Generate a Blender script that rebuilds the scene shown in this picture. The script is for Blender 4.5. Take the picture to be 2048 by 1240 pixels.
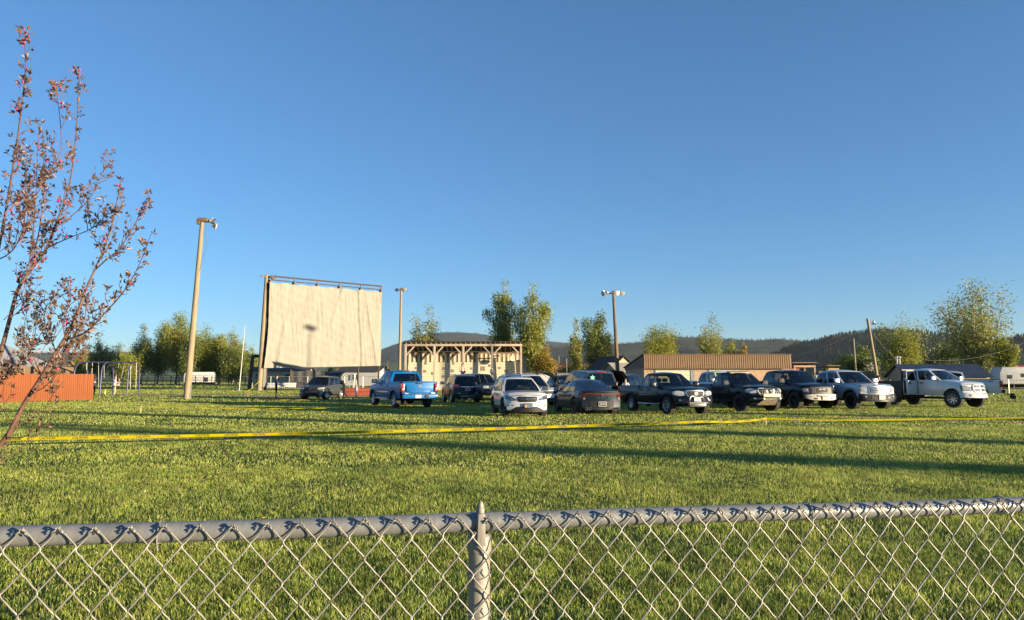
import bpy, bmesh, math, random
import numpy as np
from mathutils import Vector, Matrix

for o in list(bpy.data.objects):
    bpy.data.objects.remove(o)
SC = bpy.context.scene
COL = SC.collection
R = math.radians
random.seed(7)
rng = np.random.default_rng(7)

# ------------------------------------------------------------------ camera
CAM_H = 1.55
cd = bpy.data.cameras.new('camera')
cam = bpy.data.objects.new('camera', cd)
COL.objects.link(cam)
cam.location = (0, 0, CAM_H)
cam.rotation_euler = (R(90 + 5.25), 0, 0)
cd.sensor_width = 36
cd.lens = 26.0
cd.clip_start = 0.05
cd.clip_end = 20000
SC.camera = cam
SC.render.resolution_x, SC.render.resolution_y = 1024, 620

# ------------------------------------------------------------------ light
SUN_AZ, SUN_EL = -26.0, 6.0          # azimuth measured from +X; the camera looks along +Y
w = bpy.data.worlds.new('World')
SC.world = w
w.use_nodes = True
nt = w.node_tree
nt.nodes.clear()
sky = nt.nodes.new('ShaderNodeTexSky')
sky.sky_type = 'NISHITA'
sky.sun_disc = False
sky.sun_elevation = R(SUN_EL)
sky.sun_rotation = R(90 - SUN_AZ)
sky.altitude = 1500
sky.air_density = 1.0
sky.dust_density = 0.0
sky.ozone_density = 4.6
bg = nt.nodes.new('ShaderNodeBackground')
bg.inputs[1].default_value = 0.116
wo = nt.nodes.new('ShaderNodeOutputWorld')
gmm = nt.nodes.new('ShaderNodeGamma')
gmm.inputs[1].default_value = 0.82
nt.links.new(sky.outputs[0], gmm.inputs[0])
nt.links.new(gmm.outputs[0], bg.inputs[0])
nt.links.new(bg.outputs[0], wo.inputs[0])

sd = bpy.data.lights.new('sun', 'SUN')
sd.energy = 5.0
sd.angle = R(0.53)
sd.color = (1.0, 0.82, 0.55)
sun = bpy.data.objects.new('sun', sd)
COL.objects.link(sun)
_to = Vector((math.cos(R(SUN_AZ)) * math.cos(R(SUN_EL)), math.sin(R(SUN_AZ)) * math.cos(R(SUN_EL)), math.sin(R(SUN_EL))))
sun.rotation_euler = _to.to_track_quat('Z', 'Y').to_euler()
sun.location = _to * 200

vs = SC.view_settings
vs.view_transform = 'Standard'
vs.look = 'None'
vs.exposure = 1.45
vs.gamma = 1.0
vs.use_curve_mapping = False
try:
    SC.cycles.transparent_max_bounces = 24
    SC.cycles.max_bounces = 8
except Exception:
    pass

# ------------------------------------------------------------------ helpers
def PX(px, Y):
    """world X of an image column at forward distance Y"""
    return (px - 1024.0) / 1485.0 * Y

def upsun(x, y, d):
    """point d metres towards the sun from a ground point"""
    return (x + d * math.cos(R(SUN_AZ)), y + d * math.sin(R(SUN_AZ)))

def HZ(py, Y):
    """world height of an image row at forward distance Y"""
    k, p = (620.0 - py) / 1479.0, R(5.25)
    return CAM_H + Y * (k * math.cos(p) + math.sin(p)) / (math.cos(p) - k * math.sin(p))

MATS = {}
def M(name, col, rough=0.6, metal=0.0, var=0.18, scale=4.0, bump=0.0, bscale=30.0, coat=0.0, spec=0.5,
      col2=None, stretch=None, bdist=0.02, trans=0.0, island=0.0, emit=None):
    if name in MATS:
        return MATS[name]
    m = bpy.data.materials.new(name)
    m.use_nodes = True
    n = m.node_tree.nodes
    l = m.node_tree.links
    b = n['Principled BSDF']
    b.inputs['Roughness'].default_value = rough
    b.inputs['Metallic'].default_value = metal
    b.inputs['Coat Weight'].default_value = coat
    b.inputs['Coat Roughness'].default_value = 0.06
    b.inputs['Specular IOR Level'].default_value = spec
    c = (*col, 1)
    b.inputs['Base Color'].default_value = c
    tc = n.new('ShaderNodeTexCoord')
    mp = n.new('ShaderNodeMapping')
    l.new(tc.outputs['Object'], mp.inputs[0])
    if stretch:
        mp.inputs['Scale'].default_value = stretch
    if var > 0 or col2:
        nz = n.new('ShaderNodeTexNoise')
        nz.inputs['Scale'].default_value = scale
        nz.inputs['Detail'].default_value = 6
        l.new(mp.outputs[0], nz.inputs[0])
        rp = n.new('ShaderNodeValToRGB')
        rp.color_ramp.elements[0].position = 0.3
        rp.color_ramp.elements[1].position = 0.7
        c2 = col2 if col2 else tuple(min(1, x * (1 + var)) for x in col)
        c1 = col if col2 else tuple(x * (1 - var) for x in col)
        rp.color_ramp.elements[0].color = (*c1, 1)
        rp.color_ramp.elements[1].color = (*c2, 1)
        l.new(nz.outputs[0], rp.inputs[0])
        outc = rp.outputs[0]
        if island > 0:
            ge = n.new('ShaderNodeNewGeometry')
            hs = n.new('ShaderNodeHueSaturation')
            mr = n.new('ShaderNodeMapRange')
            mr.inputs[3].default_value = 1 - island
            mr.inputs[4].default_value = 1 + island
            l.new(ge.outputs['Random Per Island'], mr.inputs[0])
            l.new(mr.outputs[0], hs.inputs['Value'])
            mr2 = n.new('ShaderNodeMapRange')
            mr2.inputs[3].default_value = 0.5 + island * 0.06
            mr2.inputs[4].default_value = 0.5 - island * 0.07
            l.new(ge.outputs['Random Per Island'], mr2.inputs[0])
            l.new(mr2.outputs[0], hs.inputs['Hue'])
            l.new(outc, hs.inputs['Color'])
            outc = hs.outputs[0]
        l.new(outc, b.inputs['Base Color'])
        if trans > 0:
            tr = n.new('ShaderNodeBsdfTranslucent')
            l.new(outc, tr.inputs[0])
            mx = n.new('ShaderNodeMixShader')
            mx.inputs[0].default_value = trans
            l.new(b.outputs[0], mx.inputs[1])
            l.new(tr.outputs[0], mx.inputs[2])
            l.new(mx.outputs[0], n['Material Output'].inputs[0])
    if bump > 0:
        nb = n.new('ShaderNodeTexNoise')
        nb.inputs['Scale'].default_value = bscale
        nb.inputs['Detail'].default_value = 4
        l.new(mp.outputs[0], nb.inputs[0])
        bp = n.new('ShaderNodeBump')
        bp.inputs['Strength'].default_value = bump
        bp.inputs['Distance'].default_value = bdist
        l.new(nb.outputs[0], bp.inputs['Height'])
        l.new(bp.outputs[0], b.inputs['Normal'])
    if emit:
        b.inputs['Emission Color'].default_value = (*emit, 1)
        b.inputs['Emission Strength'].default_value = 1.0
    MATS[name] = m
    return m

def glass(name, tint, refl=1.0):
    if name in MATS:
        return MATS[name]
    m = bpy.data.materials.new(name)
    m.use_nodes = True
    n = m.node_tree.nodes
    l = m.node_tree.links
    n.remove(n['Principled BSDF'])
    t = n.new('ShaderNodeBsdfTransparent')
    t.inputs[0].default_value = (*tint, 1)
    g = n.new('ShaderNodeBsdfGlossy')
    g.inputs['Roughness'].default_value = 0.02
    g.inputs[0].default_value = (refl, refl, refl, 1)
    fr = n.new('ShaderNodeFresnel')
    fr.inputs[0].default_value = 1.6
    mx = n.new('ShaderNodeMixShader')
    l.new(fr.outputs[0], mx.inputs[0])
    l.new(t.outputs[0], mx.inputs[1])
    l.new(g.outputs[0], mx.inputs[2])
    l.new(mx.outputs[0], n['Material Output'].inputs[0])
    MATS[name] = m
    return m

def tag(o, label=None, cat=None, group=None, kind=None):
    if label: o['label'] = label
    if cat: o['category'] = cat
    if group: o['group'] = group
    if kind: o['kind'] = kind
    return o

def empty(name, loc=(0, 0, 0), rz=0.0, label=None, cat=None, group=None):
    o = bpy.data.objects.new(name, None)
    o.empty_display_size = 0.2
    COL.objects.link(o)
    o.location = loc
    o.rotation_euler = (0, 0, rz)
    return tag(o, label, cat, group)

def link(name, me, mats=None, parent=None, loc=None, rot=None):
    o = bpy.data.objects.new(name, me)
    COL.objects.link(o)
    if mats is not None and len(me.materials) == 0:
        for m in (mats if isinstance(mats, (list, tuple)) else [mats]):
            me.materials.append(m)
    if parent: o.parent = parent
    if loc is not None: o.location = loc
    if rot is not None: o.rotation_euler = rot
    return o

class MB:
    def __init__(s):
        s.v, s.f, s.m = [], [], []
    def add(s, vs_, fs_, mi=0):
        o = len(s.v)
        s.v += [tuple(p) for p in vs_]
        s.f += [tuple(i + o for i in f) for f in fs_]
        s.m += [mi] * len(fs_)
        return s
    def box(s, c, sz, rot=None, mi=0, taper=(1, 1)):
        hx, hy, hz = sz[0] / 2, sz[1] / 2, sz[2] / 2
        P = []
        for z in (-1, 1):
            tx, ty = (taper if z > 0 else (1, 1))
            for x, y in ((-1, -1), (1, -1), (1, 1), (-1, 1)):
                p = Vector((x * hx * tx, y * hy * ty, z * hz))
                if rot: p = rot @ p
                P.append(p + Vector(c))
        return s.add(P, [(3, 2, 1, 0), (4, 5, 6, 7), (0, 1, 5, 4), (1, 2, 6, 5), (2, 3, 7, 6), (3, 0, 4, 7)], mi)
    def beam(s, a, b, wd, ht, mi=0, up=(0, 0, 1)):
        a, b = Vector(a), Vector(b)
        d = b - a
        x = d.normalized()
        u = Vector(up)
        if abs(x.dot(u)) > 0.98: u = Vector((0, 1, 0))
        y = u.cross(x).normalized()
        z = x.cross(y)
        rot = Matrix((x, y, z)).transposed()
        return s.box((a + b) / 2, (d.length, wd, ht), rot, mi)
    def tube(s, pts, rad, n=8, mi=0, cap=True):
        pts = [Vector(p) for p in pts]
        if not isinstance(rad, (list, tuple)): rad = [rad] * len(pts)
        P = []
        prev = None
        for i, p in enumerate(pts):
            d = (pts[min(i + 1, len(pts) - 1)] - pts[max(i - 1, 0)])
            d = d.normalized() if d.length > 1e-9 else Vector((0, 0, 1))
            if prev is None:
                u = Vector((0, 0, 1)) if abs(d.z) < 0.9 else Vector((1, 0, 0))
                a = d.cross(u).normalized()
            else:
                a = (prev - d * prev.dot(d))
                a = a.normalized() if a.length > 1e-6 else d.orthogonal().normalized()
            prev = a
            b = d.cross(a)
            for k in range(n):
                t = 2 * math.pi * k / n
                P.append(p + (a * math.cos(t) + b * math.sin(t)) * rad[i])
        F = []
        for i in range(len(pts) - 1):
            for k in range(n):
                k2 = (k + 1) % n
                F.append((i * n + k, i * n + k2, (i + 1) * n + k2, (i + 1) * n + k))
        if cap:
            F.append(tuple(range(n - 1, -1, -1)))
            F.append(tuple((len(pts) - 1) * n + k for k in range(n)))
        return s.add(P, F, mi)
    def lathe(s, prof, axis='z', n=16, c=(0, 0, 0), mi=0, arc=None):
        P = []
        for (r_, h) in prof:
            for k in range(n):
                t = 2 * math.pi * k / n
                a, b = r_ * math.cos(t), r_ * math.sin(t)
                p = (a, b, h) if axis == 'z' else ((a, h, b) if axis == 'y' else (h, a, b))
                P.append((p[0] + c[0], p[1] + c[1], p[2] + c[2]))
        F = []
        for i in range(len(prof) - 1):
            for k in range(n):
                k2 = (k + 1) % n
                F.append((i * n + k, i * n + k2, (i + 1) * n + k2, (i + 1) * n + k))
        return s.add(P, F, mi)
    def prism(s, poly, a, b, mi=0):
        """poly: 3D points, extruded by vector from offset a to offset b"""
        n = len(poly)
        A = [Vector(p) + Vector(a) for p in poly]
        B = [Vector(p) + Vector(b) for p in poly]
        F = [tuple(range(n - 1, -1, -1)), tuple(range(n, 2 * n))]
        F += [(i, (i + 1) % n, n + (i + 1) % n, n + i) for i in range(n)]
        return s.add(A + B, F, mi)
    def grid(s, fn, nu, nv, mi=0, flip=False):
        P = [fn(i / nu, j / nv) for j in range(nv + 1) for i in range(nu + 1)]
        F = []
        for j in range(nv):
            for i in range(nu):
                q = (j * (nu + 1) + i, j * (nu + 1) + i + 1, (j + 1) * (nu + 1) + i + 1, (j + 1) * (nu + 1) + i)
                F.append(q[::-1] if flip else q)
        return s.add(P, F, mi)
    def mesh(s, name, mats=None, smooth=35, bevel=0.0, seg=2, recalc=True):
        me = bpy.data.meshes.new(name)
        me.from_pydata(s.v, [], s.f)
        me.polygons.foreach_set('material_index', s.m)
        bm = bmesh.new()
        bm.from_mesh(me)
        if recalc:
            bmesh.ops.recalc_face_normals(bm, faces=bm.faces)
        if bevel > 0:
            ed = [e for e in bm.edges if len(e.link_faces) == 2 and e.calc_face_angle(0) > R(28)]
            try:
                bmesh.ops.bevel(bm, geom=ed, offset=bevel, segments=seg, affect='EDGES', profile=0.6, clamp_overlap=True)
            except Exception:
                pass
        if smooth:
            for f in bm.faces: f.smooth = True
            for e in bm.edges:
                if len(e.link_faces) == 2 and e.calc_face_angle(0) > R(smooth): e.smooth = False
        bm.to_mesh(me)
        bm.free()
        if mats:
            for m in (mats if isinstance(mats, (list, tuple)) else [mats]):
                me.materials.append(m)
        return me
    def build(s, name, mats, parent=None, loc=None, rot=None, **k):
        return link(name, s.mesh(name, mats, **k), None, parent, loc, rot)

def np_mesh(name, V, F, mats, smooth=False):
    me = bpy.data.meshes.new(name)
    nv, nf, k = len(V), len(F), F.shape[1]
    me.vertices.add(nv)
    me.vertices.foreach_set('co', np.ascontiguousarray(V, dtype=np.float32).ravel())
    me.loops.add(nf * k)
    me.loops.foreach_set('vertex_index', np.ascontiguousarray(F, dtype=np.int32).ravel())
    me.polygons.add(nf)
    me.polygons.foreach_set('loop_start', np.arange(0, nf * k, k, dtype=np.int32))
    if smooth:
        me.polygons.foreach_set('use_smooth', np.ones(nf, dtype=bool))
    me.update(calc_edges=True)
    for m in (mats if isinstance(mats, (list, tuple)) else [mats]):
        me.materials.append(m)
    return me

def text_mesh(body, size, mat, extrude=0.004, bold=0.0):
    cu = bpy.data.curves.new('lettering', 'FONT')
    cu.body = body
    cu.size = size
    cu.extrude = extrude
    cu.offset = bold
    cu.align_x = 'CENTER'
    cu.align_y = 'CENTER'
    cu.resolution_u = 3
    o = bpy.data.objects.new('lettering', cu)
    COL.objects.link(o)
    dg = bpy.context.evaluated_depsgraph_get()
    me = bpy.data.meshes.new_from_object(o.evaluated_get(dg))
    bpy.data.objects.remove(o)
    me.materials.clear()
    me.materials.append(mat)
    return me
# ------------------------------------------------------------------ ground and grass
def field_noise(x, y, s=1.0, seed=0):
    r_ = np.random.default_rng(seed)
    out = np.zeros_like(x)
    for k in range(7):
        a = r_.uniform(0, 2 * np.pi)
        f = s * r_.uniform(0.5, 2.2)
        out += np.sin((x * np.cos(a) + y * np.sin(a)) * f + r_.uniform(0, 6.28) + 1.3 * np.sin((x * np.sin(a) - y * np.cos(a)) * f * 0.7))
    return out / 7.0

m_soil = M('lawn_soil', (0.09, 0.10, 0.025), 0.95, col2=(0.15, 0.16, 0.04), scale=0.35, bump=0.6, bscale=14, spec=0.1)
gm = MB()
gx = [-9000, -400, -120, -40, -12, -4, 0, 4, 12, 40, 120, 400, 9000]
gy = [-300, -40, -8, -2, 0, 4, 10, 25, 60, 150, 400, 1200, 9000]
P = [(x, y, 0) for y in gy for x in gx]
n_ = len(gx)
gm.add(P, [(j * n_ + i, j * n_ + i + 1, (j + 1) * n_ + i + 1, (j + 1) * n_ + i) for j in range(len(gy) - 1) for i in range(n_ - 1)])
tag(gm.build('ground', m_soil), kind='structure')

def grass_mat(name, c1, c2, c3, trans=0.42):
    m = bpy.data.materials.new(name)
    m.use_nodes = True
    n = m.node_tree.nodes
    l = m.node_tree.links
    b = n['Principled BSDF']
    b.inputs['Roughness'].default_value = 0.5
    b.inputs['Specular IOR Level'].default_value = 0.35
    ge = n.new('ShaderNodeNewGeometry')
    rp = n.new('ShaderNodeValToRGB')
    e = rp.color_ramp.elements
    e[0].position, e[0].color = 0.0, (*c1, 1)
    e[1].position, e[1].color = 0.72, (*c2, 1)
    x = e.new(0.93); x.color = (*c3, 1)
    l.new(ge.outputs['Random Per Island'], rp.inputs[0])
    tc = n.new('ShaderNodeTexCoord')
    nz = n.new('ShaderNodeTexNoise')
    nz.inputs['Scale'].default_value = 0.55
    nz.inputs['Detail'].default_value = 5
    l.new(tc.outputs['Object'], nz.inputs[0])
    nz2 = n.new('ShaderNodeTexNoise')
    nz2.inputs['Scale'].default_value = 2.3
    nz2.inputs['Detail'].default_value = 3
    l.new(tc.outputs['Object'], nz2.inputs[0])
    ad = n.new('ShaderNodeMath'); ad.operation = 'ADD'
    l.new(nz.outputs[0], ad.inputs[0]); l.new(nz2.outputs[0], ad.inputs[1])
    mr = n.new('ShaderNodeMapRange')
    mr.inputs[1].default_value, mr.inputs[2].default_value = 0.75, 1.25
    mr.inputs[3].default_value, mr.inputs[4].default_value = 0.55, 1.4
    l.new(ad.outputs[0], mr.inputs[0])
    hs = n.new('ShaderNodeHueSaturation')
    l.new(mr.outputs[0], hs.inputs['Value'])
    mh = n.new('ShaderNodeMapRange')
    mh.inputs[1].default_value, mh.inputs[2].default_value = 0.35, 0.65
    mh.inputs[3].default_value, mh.inputs[4].default_value = 0.515, 0.485
    l.new(nz.outputs[0], mh.inputs[0])
    l.new(mh.outputs[0], hs.inputs['Hue'])
    l.new(rp.outputs[0], hs.inputs['Color'])
    l.new(hs.outputs[0], b.inputs['Base Color'])
    tr = n.new('ShaderNodeBsdfTranslucent')
    l.new(hs.outputs[0], tr.inputs[0])
    mx = n.new('ShaderNodeMixShader')
    mx.inputs[0].default_value = trans
    l.new(b.outputs[0], mx.inputs[1]); l.new(tr.outputs[0], mx.inputs[2])
    l.new(mx.outputs[0], n['Material Output'].inputs[0])
    return m

m_grass = grass_mat('grass_blades', (0.205, 0.280, 0.040), (0.365, 0.420, 0.064), (0.52, 0.48, 0.20))

BARE = [  # (cx, cy, rx, ry) bare patches kept free of blades: playground mulch, dirt infield
    (-31.0, 68.5, 7.5, 2.2), (-17.0, 62.5, 6.0, 3.0)]

def blades(y0, y1, n, h, wd, tri):
    """positions thinned with distance inside the wedge the photograph can see, plus a margin at the sides"""
    u = rng.random(n)
    Y = np.sqrt(y0 * y0 + u * (y1 * y1 - y0 * y0))
    X = (rng.random(n) * 2 - 1) * (0.78 * Y + 1.2)
    nz = field_noise(X, Y, 2.2, 3) + 0.6 * field_noise(X, Y, 9.0, 4)
    keep = rng.random(n) < np.clip(0.78 + 0.55 * nz, 0.15, 1)
    for cx, cy, rx, ry in BARE:
        keep &= ((X - cx) / rx) ** 2 + ((Y - cy) / ry) ** 2 > 1 + 0.25 * nz
    X, Y, nz = X[keep], Y[keep], nz[keep]
    k = len(X)
    hh = h * (0.55 + 0.6 * rng.random(k)) * (1 + 0.45 * np.clip(nz, -0.8, 1.2))
    hh *= np.where(rng.random(k) > 0.985, 1.7, 1.0)
    ww = wd * (0.6 + 0.8 * rng.random(k))
    az = rng.random(k) * 2 * np.pi
    la = rng.random(k) * 2 * np.pi + 0.8 * field_noise(X, Y, 3.0, 9)
    ln = hh * (0.15 + 0.75 * rng.random(k) ** 1.5)
    dx, dy = np.cos(az) * ww / 2, np.sin(az) * ww / 2
    lx, ly = np.cos(la) * ln, np.sin(la) * ln
    z0 = np.full(k, -0.004)
    if tri:
        V = np.empty((k, 3, 3), np.float32)
        V[:, 0] = np.stack([X - dx, Y - dy, z0], 1)
        V[:, 1] = np.stack([X + dx, Y + dy, z0], 1)
        V[:, 2] = np.stack([X + lx, Y + ly, hh], 1)
        F = np.arange(k * 3, dtype=np.int32).reshape(k, 3)
        return V.reshape(-1, 3), F
    V = np.empty((k, 5, 3), np.float32)
    V[:, 0] = np.stack([X - dx, Y - dy, z0], 1)
    V[:, 1] = np.stack([X + dx, Y + dy, z0], 1)
    V[:, 2] = np.stack([X + dx * 0.75 + lx * 0.38, Y + dy * 0.75 + ly * 0.38, hh * 0.62], 1)
    V[:, 3] = np.stack([X - dx * 0.75 + lx * 0.38, Y - dy * 0.75 + ly * 0.38, hh * 0.62], 1)
    V[:, 4] = np.stack([X + lx, Y + ly, hh * 0.96], 1)
    b = (np.arange(k, dtype=np.int32) * 5)[:, None]
    F = np.concatenate([b + np.array([[0, 1, 2]]), b + np.array([[0, 2, 3]]), b + np.array([[3, 2, 4]])], 0)
    return V.reshape(-1, 3), F

VV, FF, off = [], [], 0
for (y0, y1, n, h, wd, tri) in ((1.2, 3.6, 170000, 0.052, 0.0042, False), (3.6, 7.0, 195000, 0.052, 0.0056, False),
                                (7.0, 13, 230000, 0.050, 0.009, True), (13, 24, 210000, 0.050, 0.016, True),
                                (24, 48, 200000, 0.050, 0.032, True), (48, 110, 160000, 0.060, 0.07, True),
                                (110, 260, 70000, 0.085, 0.22, True)):
    v, f = blades(y0, y1, n, h, wd, tri)
    VV.append(v); FF.append(f + off); off += len(v)
go = link('lawn_grass', np_mesh('lawn_grass', np.concatenate(VV), np.concatenate(FF), m_grass))
tag(go, 'long green lawn grass covering the whole field', 'grass', kind='stuff')
print('grass tris', sum(len(f) for f in FF))

# dirt infield under the screen and mulch bed of the playground
def flat_patch(name, cx, cy, rx, ry, z, mat, seed):
    r_ = random.Random(seed)
    N = 40
    pts = []
    for k in range(N):
        t = 2 * math.pi * k / N
        q = 1 + 0.06 * math.sin(3 * t + seed) + 0.05 * r_.uniform(-1, 1)
        pts.append((cx + rx * q * math.cos(t), cy + ry * q * math.sin(t), z))
    mb = MB()
    mb.add([(cx, cy, z + 0.02)] + pts, [(0, 1 + k, 1 + (k + 1) % N) for k in range(N)])
    return tag(mb.build(name, mat), kind='structure')
m_mulch = M('bark_mulch', (0.26, 0.15, 0.07), 0.95, col2=(0.42, 0.27, 0.14), scale=9, bump=0.8, bscale=40)
m_dirt = M('infield_dirt', (0.34, 0.20, 0.08), 0.95, col2=(0.46, 0.29, 0.12), scale=1.2, bump=0.4, bscale=12)
flat_patch('playground_mulch', -31.0, 68.5, 8.0, 2.6, 0.008, m_mulch, 1)
flat_patch('infield_dirt', -17.0, 62.5, 6.4, 3.4, 0.008, m_dirt, 2)

# ------------------------------------------------------------------ hills
def interp(tab, x):
    return float(np.interp(x, [t[0] for t in tab], [t[1] for t in tab]))

def hill_mat(name, forest1, forest2, mead, mz, mfade, scale):
    m = bpy.data.materials.new(name)
    m.use_nodes = True
    n = m.node_tree.nodes
    l = m.node_tree.links
    b = n['Principled BSDF']
    b.inputs['Roughness'].default_value = 0.95
    b.inputs['Specular IOR Level'].default_value = 0.1
    tc = n.new('ShaderNodeTexCoord')
    nz = n.new('ShaderNodeTexNoise')
    nz.inputs['Scale'].default_value = scale
    nz.inputs['Detail'].default_value = 8
    l.new(tc.outputs['Object'], nz.inputs[0])
    rp = n.new('ShaderNodeValToRGB')
    rp.color_ramp.elements[0].position, rp.color_ramp.elements[0].color = 0.36, (*forest1, 1)
    rp.color_ramp.elements[1].position, rp.color_ramp.elements[1].color = 0.66, (*forest2, 1)
    l.new(nz.outputs[0], rp.inputs[0])
    sx = n.new('ShaderNodeSeparateXYZ')
    l.new(tc.outputs['Object'], sx.inputs[0])
    n2 = n.new('ShaderNodeTexNoise')
    n2.inputs['Scale'].default_value = scale * 0.5
    l.new(tc.outputs['Object'], n2.inputs[0])
    ad = n.new('ShaderNodeMath'); ad.operation = 'MULTIPLY_ADD'
    ad.inputs[1].default_value = mfade * 3
    l.new(n2.outputs[0], ad.inputs[0]); l.new(sx.outputs[2], ad.inputs[2])
    mr = n.new('ShaderNodeMapRange')
    mr.inputs[1].default_value, mr.inputs[2].default_value = mz + mfade * 1.2, mz + mfade * 1.8
    l.new(ad.outputs[0], mr.inputs[0])
    mx = n.new('ShaderNodeMix'); mx.data_type = 'RGBA'
    mx.inputs[6].default_value = (*mead, 1)
    l.new(mr.outputs[0], mx.inputs[0]); l.new(rp.outputs[0], mx.inputs[7])
    l.new(mx.outputs[2], b.inputs['Base Color'])
    return m

def hill(name, prof, Yf, Yr, Yb, mat, x0, x1, amp, seed, nx=150):
    ny = 26
    xs = np.linspace(x0, x1, nx)
    P = []
    for j in range(ny + 1):
        t = j / ny
        Y = Yf + (Yb - Yf) * t
        tr = (Yr - Yf) / (Yb - Yf)
        for px in xs:
            Hr = (756 - interp(prof, px)) / 1490.0 * Yr
            X = (px - 1024) / 1485.0 * (Yr * 0.6 + Y * 0.4)
            q = (t / tr) if t < tr else max(0.0, 1 - (t - tr) / (1 - tr))
            s_ = q * q * (3 - 2 * q) if t >= tr else q ** 1.25
            nzv = amp * (math.sin(X * 0.013 + seed + 2 * math.sin(Y * 0.004)) + 0.6 * math.sin(X * 0.031 + Y * 0.011 + seed * 2)) * (4 * q * (1 - q)) if t < tr else 0
            P.append((X, Y, -2 + max(0, s_ * (Hr + CAM_H + 2) + nzv * s_)))
    mb = MB()
    mb.add(P, [(j * nx + i, j * nx + i + 1, (j + 1) * nx + i + 1, (j + 1) * nx + i) for j in range(ny) for i in range(nx - 1)])
    o = mb.build(name, mat, smooth=80)
    tag(o, kind='structure')
    return np.array(P).reshape(ny + 1, nx, 3), (Yr - Yf) / (Yb - Yf)

def conifers(name, label, grid_, tr, n, h0, h1, mat, lo, seed, hedge=0.25):
    r_ = np.random.default_rng(seed)
    ny, nx = grid_.shape[0] - 1, grid_.shape[1]
    V, F = [], []
    ring = 6
    base_f = []
    for i in range(n):
        u = r_.random() * (nx - 1.001)
        t = lo * tr + (1.02 - lo) * tr * (1 - (r_.random() ** 1.6) if r_.random() > hedge else 1 + r_.uniform(-0.03, 0.05))
        v = min(t * ny, ny - 0.001)
        i0, j0 = int(u), int(v)
        a, b = u - i0, v - j0
        p = (grid_[j0, i0] * (1 - a) * (1 - b) + grid_[j0, i0 + 1] * a * (1 - b) + grid_[j0 + 1, i0] * (1 - a) * b + grid_[j0 + 1, i0 + 1] * a * b)
        h = r_.uniform(h0, h1) * (0.7 + 0.5 * r_.random())
        rr = h * r_.uniform(0.13, 0.22)
        o = len(V)
        ph = r_.uniform(0, 6)
        for zz, q in ((-0.1, 0.9), (0.38, 0.62)):
            for k in range(ring):
                an = ph + 2 * math.pi * k / ring
                w_ = q * rr * r_.uniform(0.75, 1.2)
                V.append((p[0] + w_ * math.cos(an), p[1] + w_ * math.sin(an), p[2] + zz * h))
        V.append((p[0], p[1], p[2] + 0.62 * h))
        V.append((p[0] + rr * 0.1, p[1], p[2] + h))
        for k in range(ring):
            k2 = (k + 1) % ring
            F.append((o + k, o + k2, o + 2 * ring))
            F.append((o + ring + k, o + ring + k2, o + 2 * ring + 1))
    o = link(name, np_mesh(name, np.array(V), np.array(F, dtype=np.int32), mat))
    return tag(o, label, 'forest', kind='stuff')

m_h1 = hill_mat('far_hill', (0.020, 0.034, 0.026), (0.040, 0.052, 0.034), (0.085, 0.12, 0.035), 62, 12, 0.012)
m_h2 = hill_mat('mid_hill', (0.024, 0.036, 0.020), (0.070, 0.072, 0.040), (0.10, 0.12, 0.04), 14, 6, 0.016)
m_h3 = hill_mat('near_hill', (0.016, 0.026, 0.014), (0.034, 0.042, 0.020), (0.08, 0.09, 0.03), 4, 3, 0.03)
m_con = M('conifer_needles', (0.016, 0.028, 0.014), 0.9, col2=(0.036, 0.048, 0.020), scale=0.05, island=0.4, spec=0.1)
H1 = [(-900, 706), (-300, 708), (0, 706), (250, 703), (420, 706), (600, 716), (720, 712), (757, 701), (800, 684), (850, 668.5), (880, 664), (905, 663), (950, 665), (1000, 672), (1100, 682), (1200, 690), (1400, 706), (1700, 722), (2600, 735)]
H2 = [(900, 756), (1000, 735), (1040, 712), (1080, 699), (1150, 692), (1250, 687), (1300, 684), (1350, 673), (1400, 675), (1450, 678), (1520, 681), (1555, 677), (1600, 682), (1700, 690), (1900, 698), (2200, 690), (2900, 690)]
H3 = [(1380, 756), (1480, 738), (1560, 706), (1600, 690), (1650, 680), (1690, 669), (1730, 664), (1770, 660), (1850, 664), (1900, 672), (1960, 681), (2010, 684), (2060, 672), (2150, 660), (2400, 655), (3000, 660)]
g1, t1 = hill('far_hill', H1, 2300, 4600, 6500, m_h1, -900, 2600, 10, 1)
g2, t2 = hill('mid_hill', H2, 1500, 2800, 3900, m_h2, 900, 2900, 9, 4)
g3, t3 = hill('near_hill', H3, 750, 1500, 2100, m_h3, 1380, 3000, 7, 8)
conifers('far_hill_forest', 'bluish conifer wood over the broad hill behind the open stand', g1, t1, 6000, 8, 13, m_con, 0.30, 5)
conifers('mid_hill_forest', 'conifer wood on the low ridge above the brown roof', g2, t2, 6000, 6, 11, m_con, 0.22, 6)
conifers('near_hill_forest', 'dark conifer wood on the hill behind the leaning pole', g3, t3, 7000, 6, 11, m_con, 0.12, 7)
# ------------------------------------------------------------------ chain-link fence in the foreground
m_galv = M('galvanised_pipe', (0.215, 0.218, 0.222), 0.45, 0.3, var=0.16, scale=9, bump=0.12, bscale=60)
m_wire = M('galvanised_wire', (0.29, 0.275, 0.245), 0.5, 0.35, var=0.2, scale=30)
m_post = M('weathered_post', (0.27, 0.25, 0.215), 0.55, 0.3, var=0.22, scale=14, bump=0.15, bscale=50, stretch=(1, 1, 0.25))
FA = R(9.45)
RAILZ = 1.2375
fence = empty('chain_link_fence', (-0.071, 1.649, 0), FA, 'galvanised chain-link fence with round top rail in the foreground', 'fence')
X0, X1 = -2.75, 2.75
for a, b in ((X0, -0.5), (0.042, 1.07), (1.07, X1)):
    pass
def rail_piece(a, b, r_):
    mb = MB()
    N = 10
    mb.tube([(a + (b - a) * i / N, 0, RAILZ + 0.0015 * math.sin(i * 1.3)) for i in range(N + 1)], r_, 20)
    mb.build('top_rail', m_galv, fence)
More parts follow.
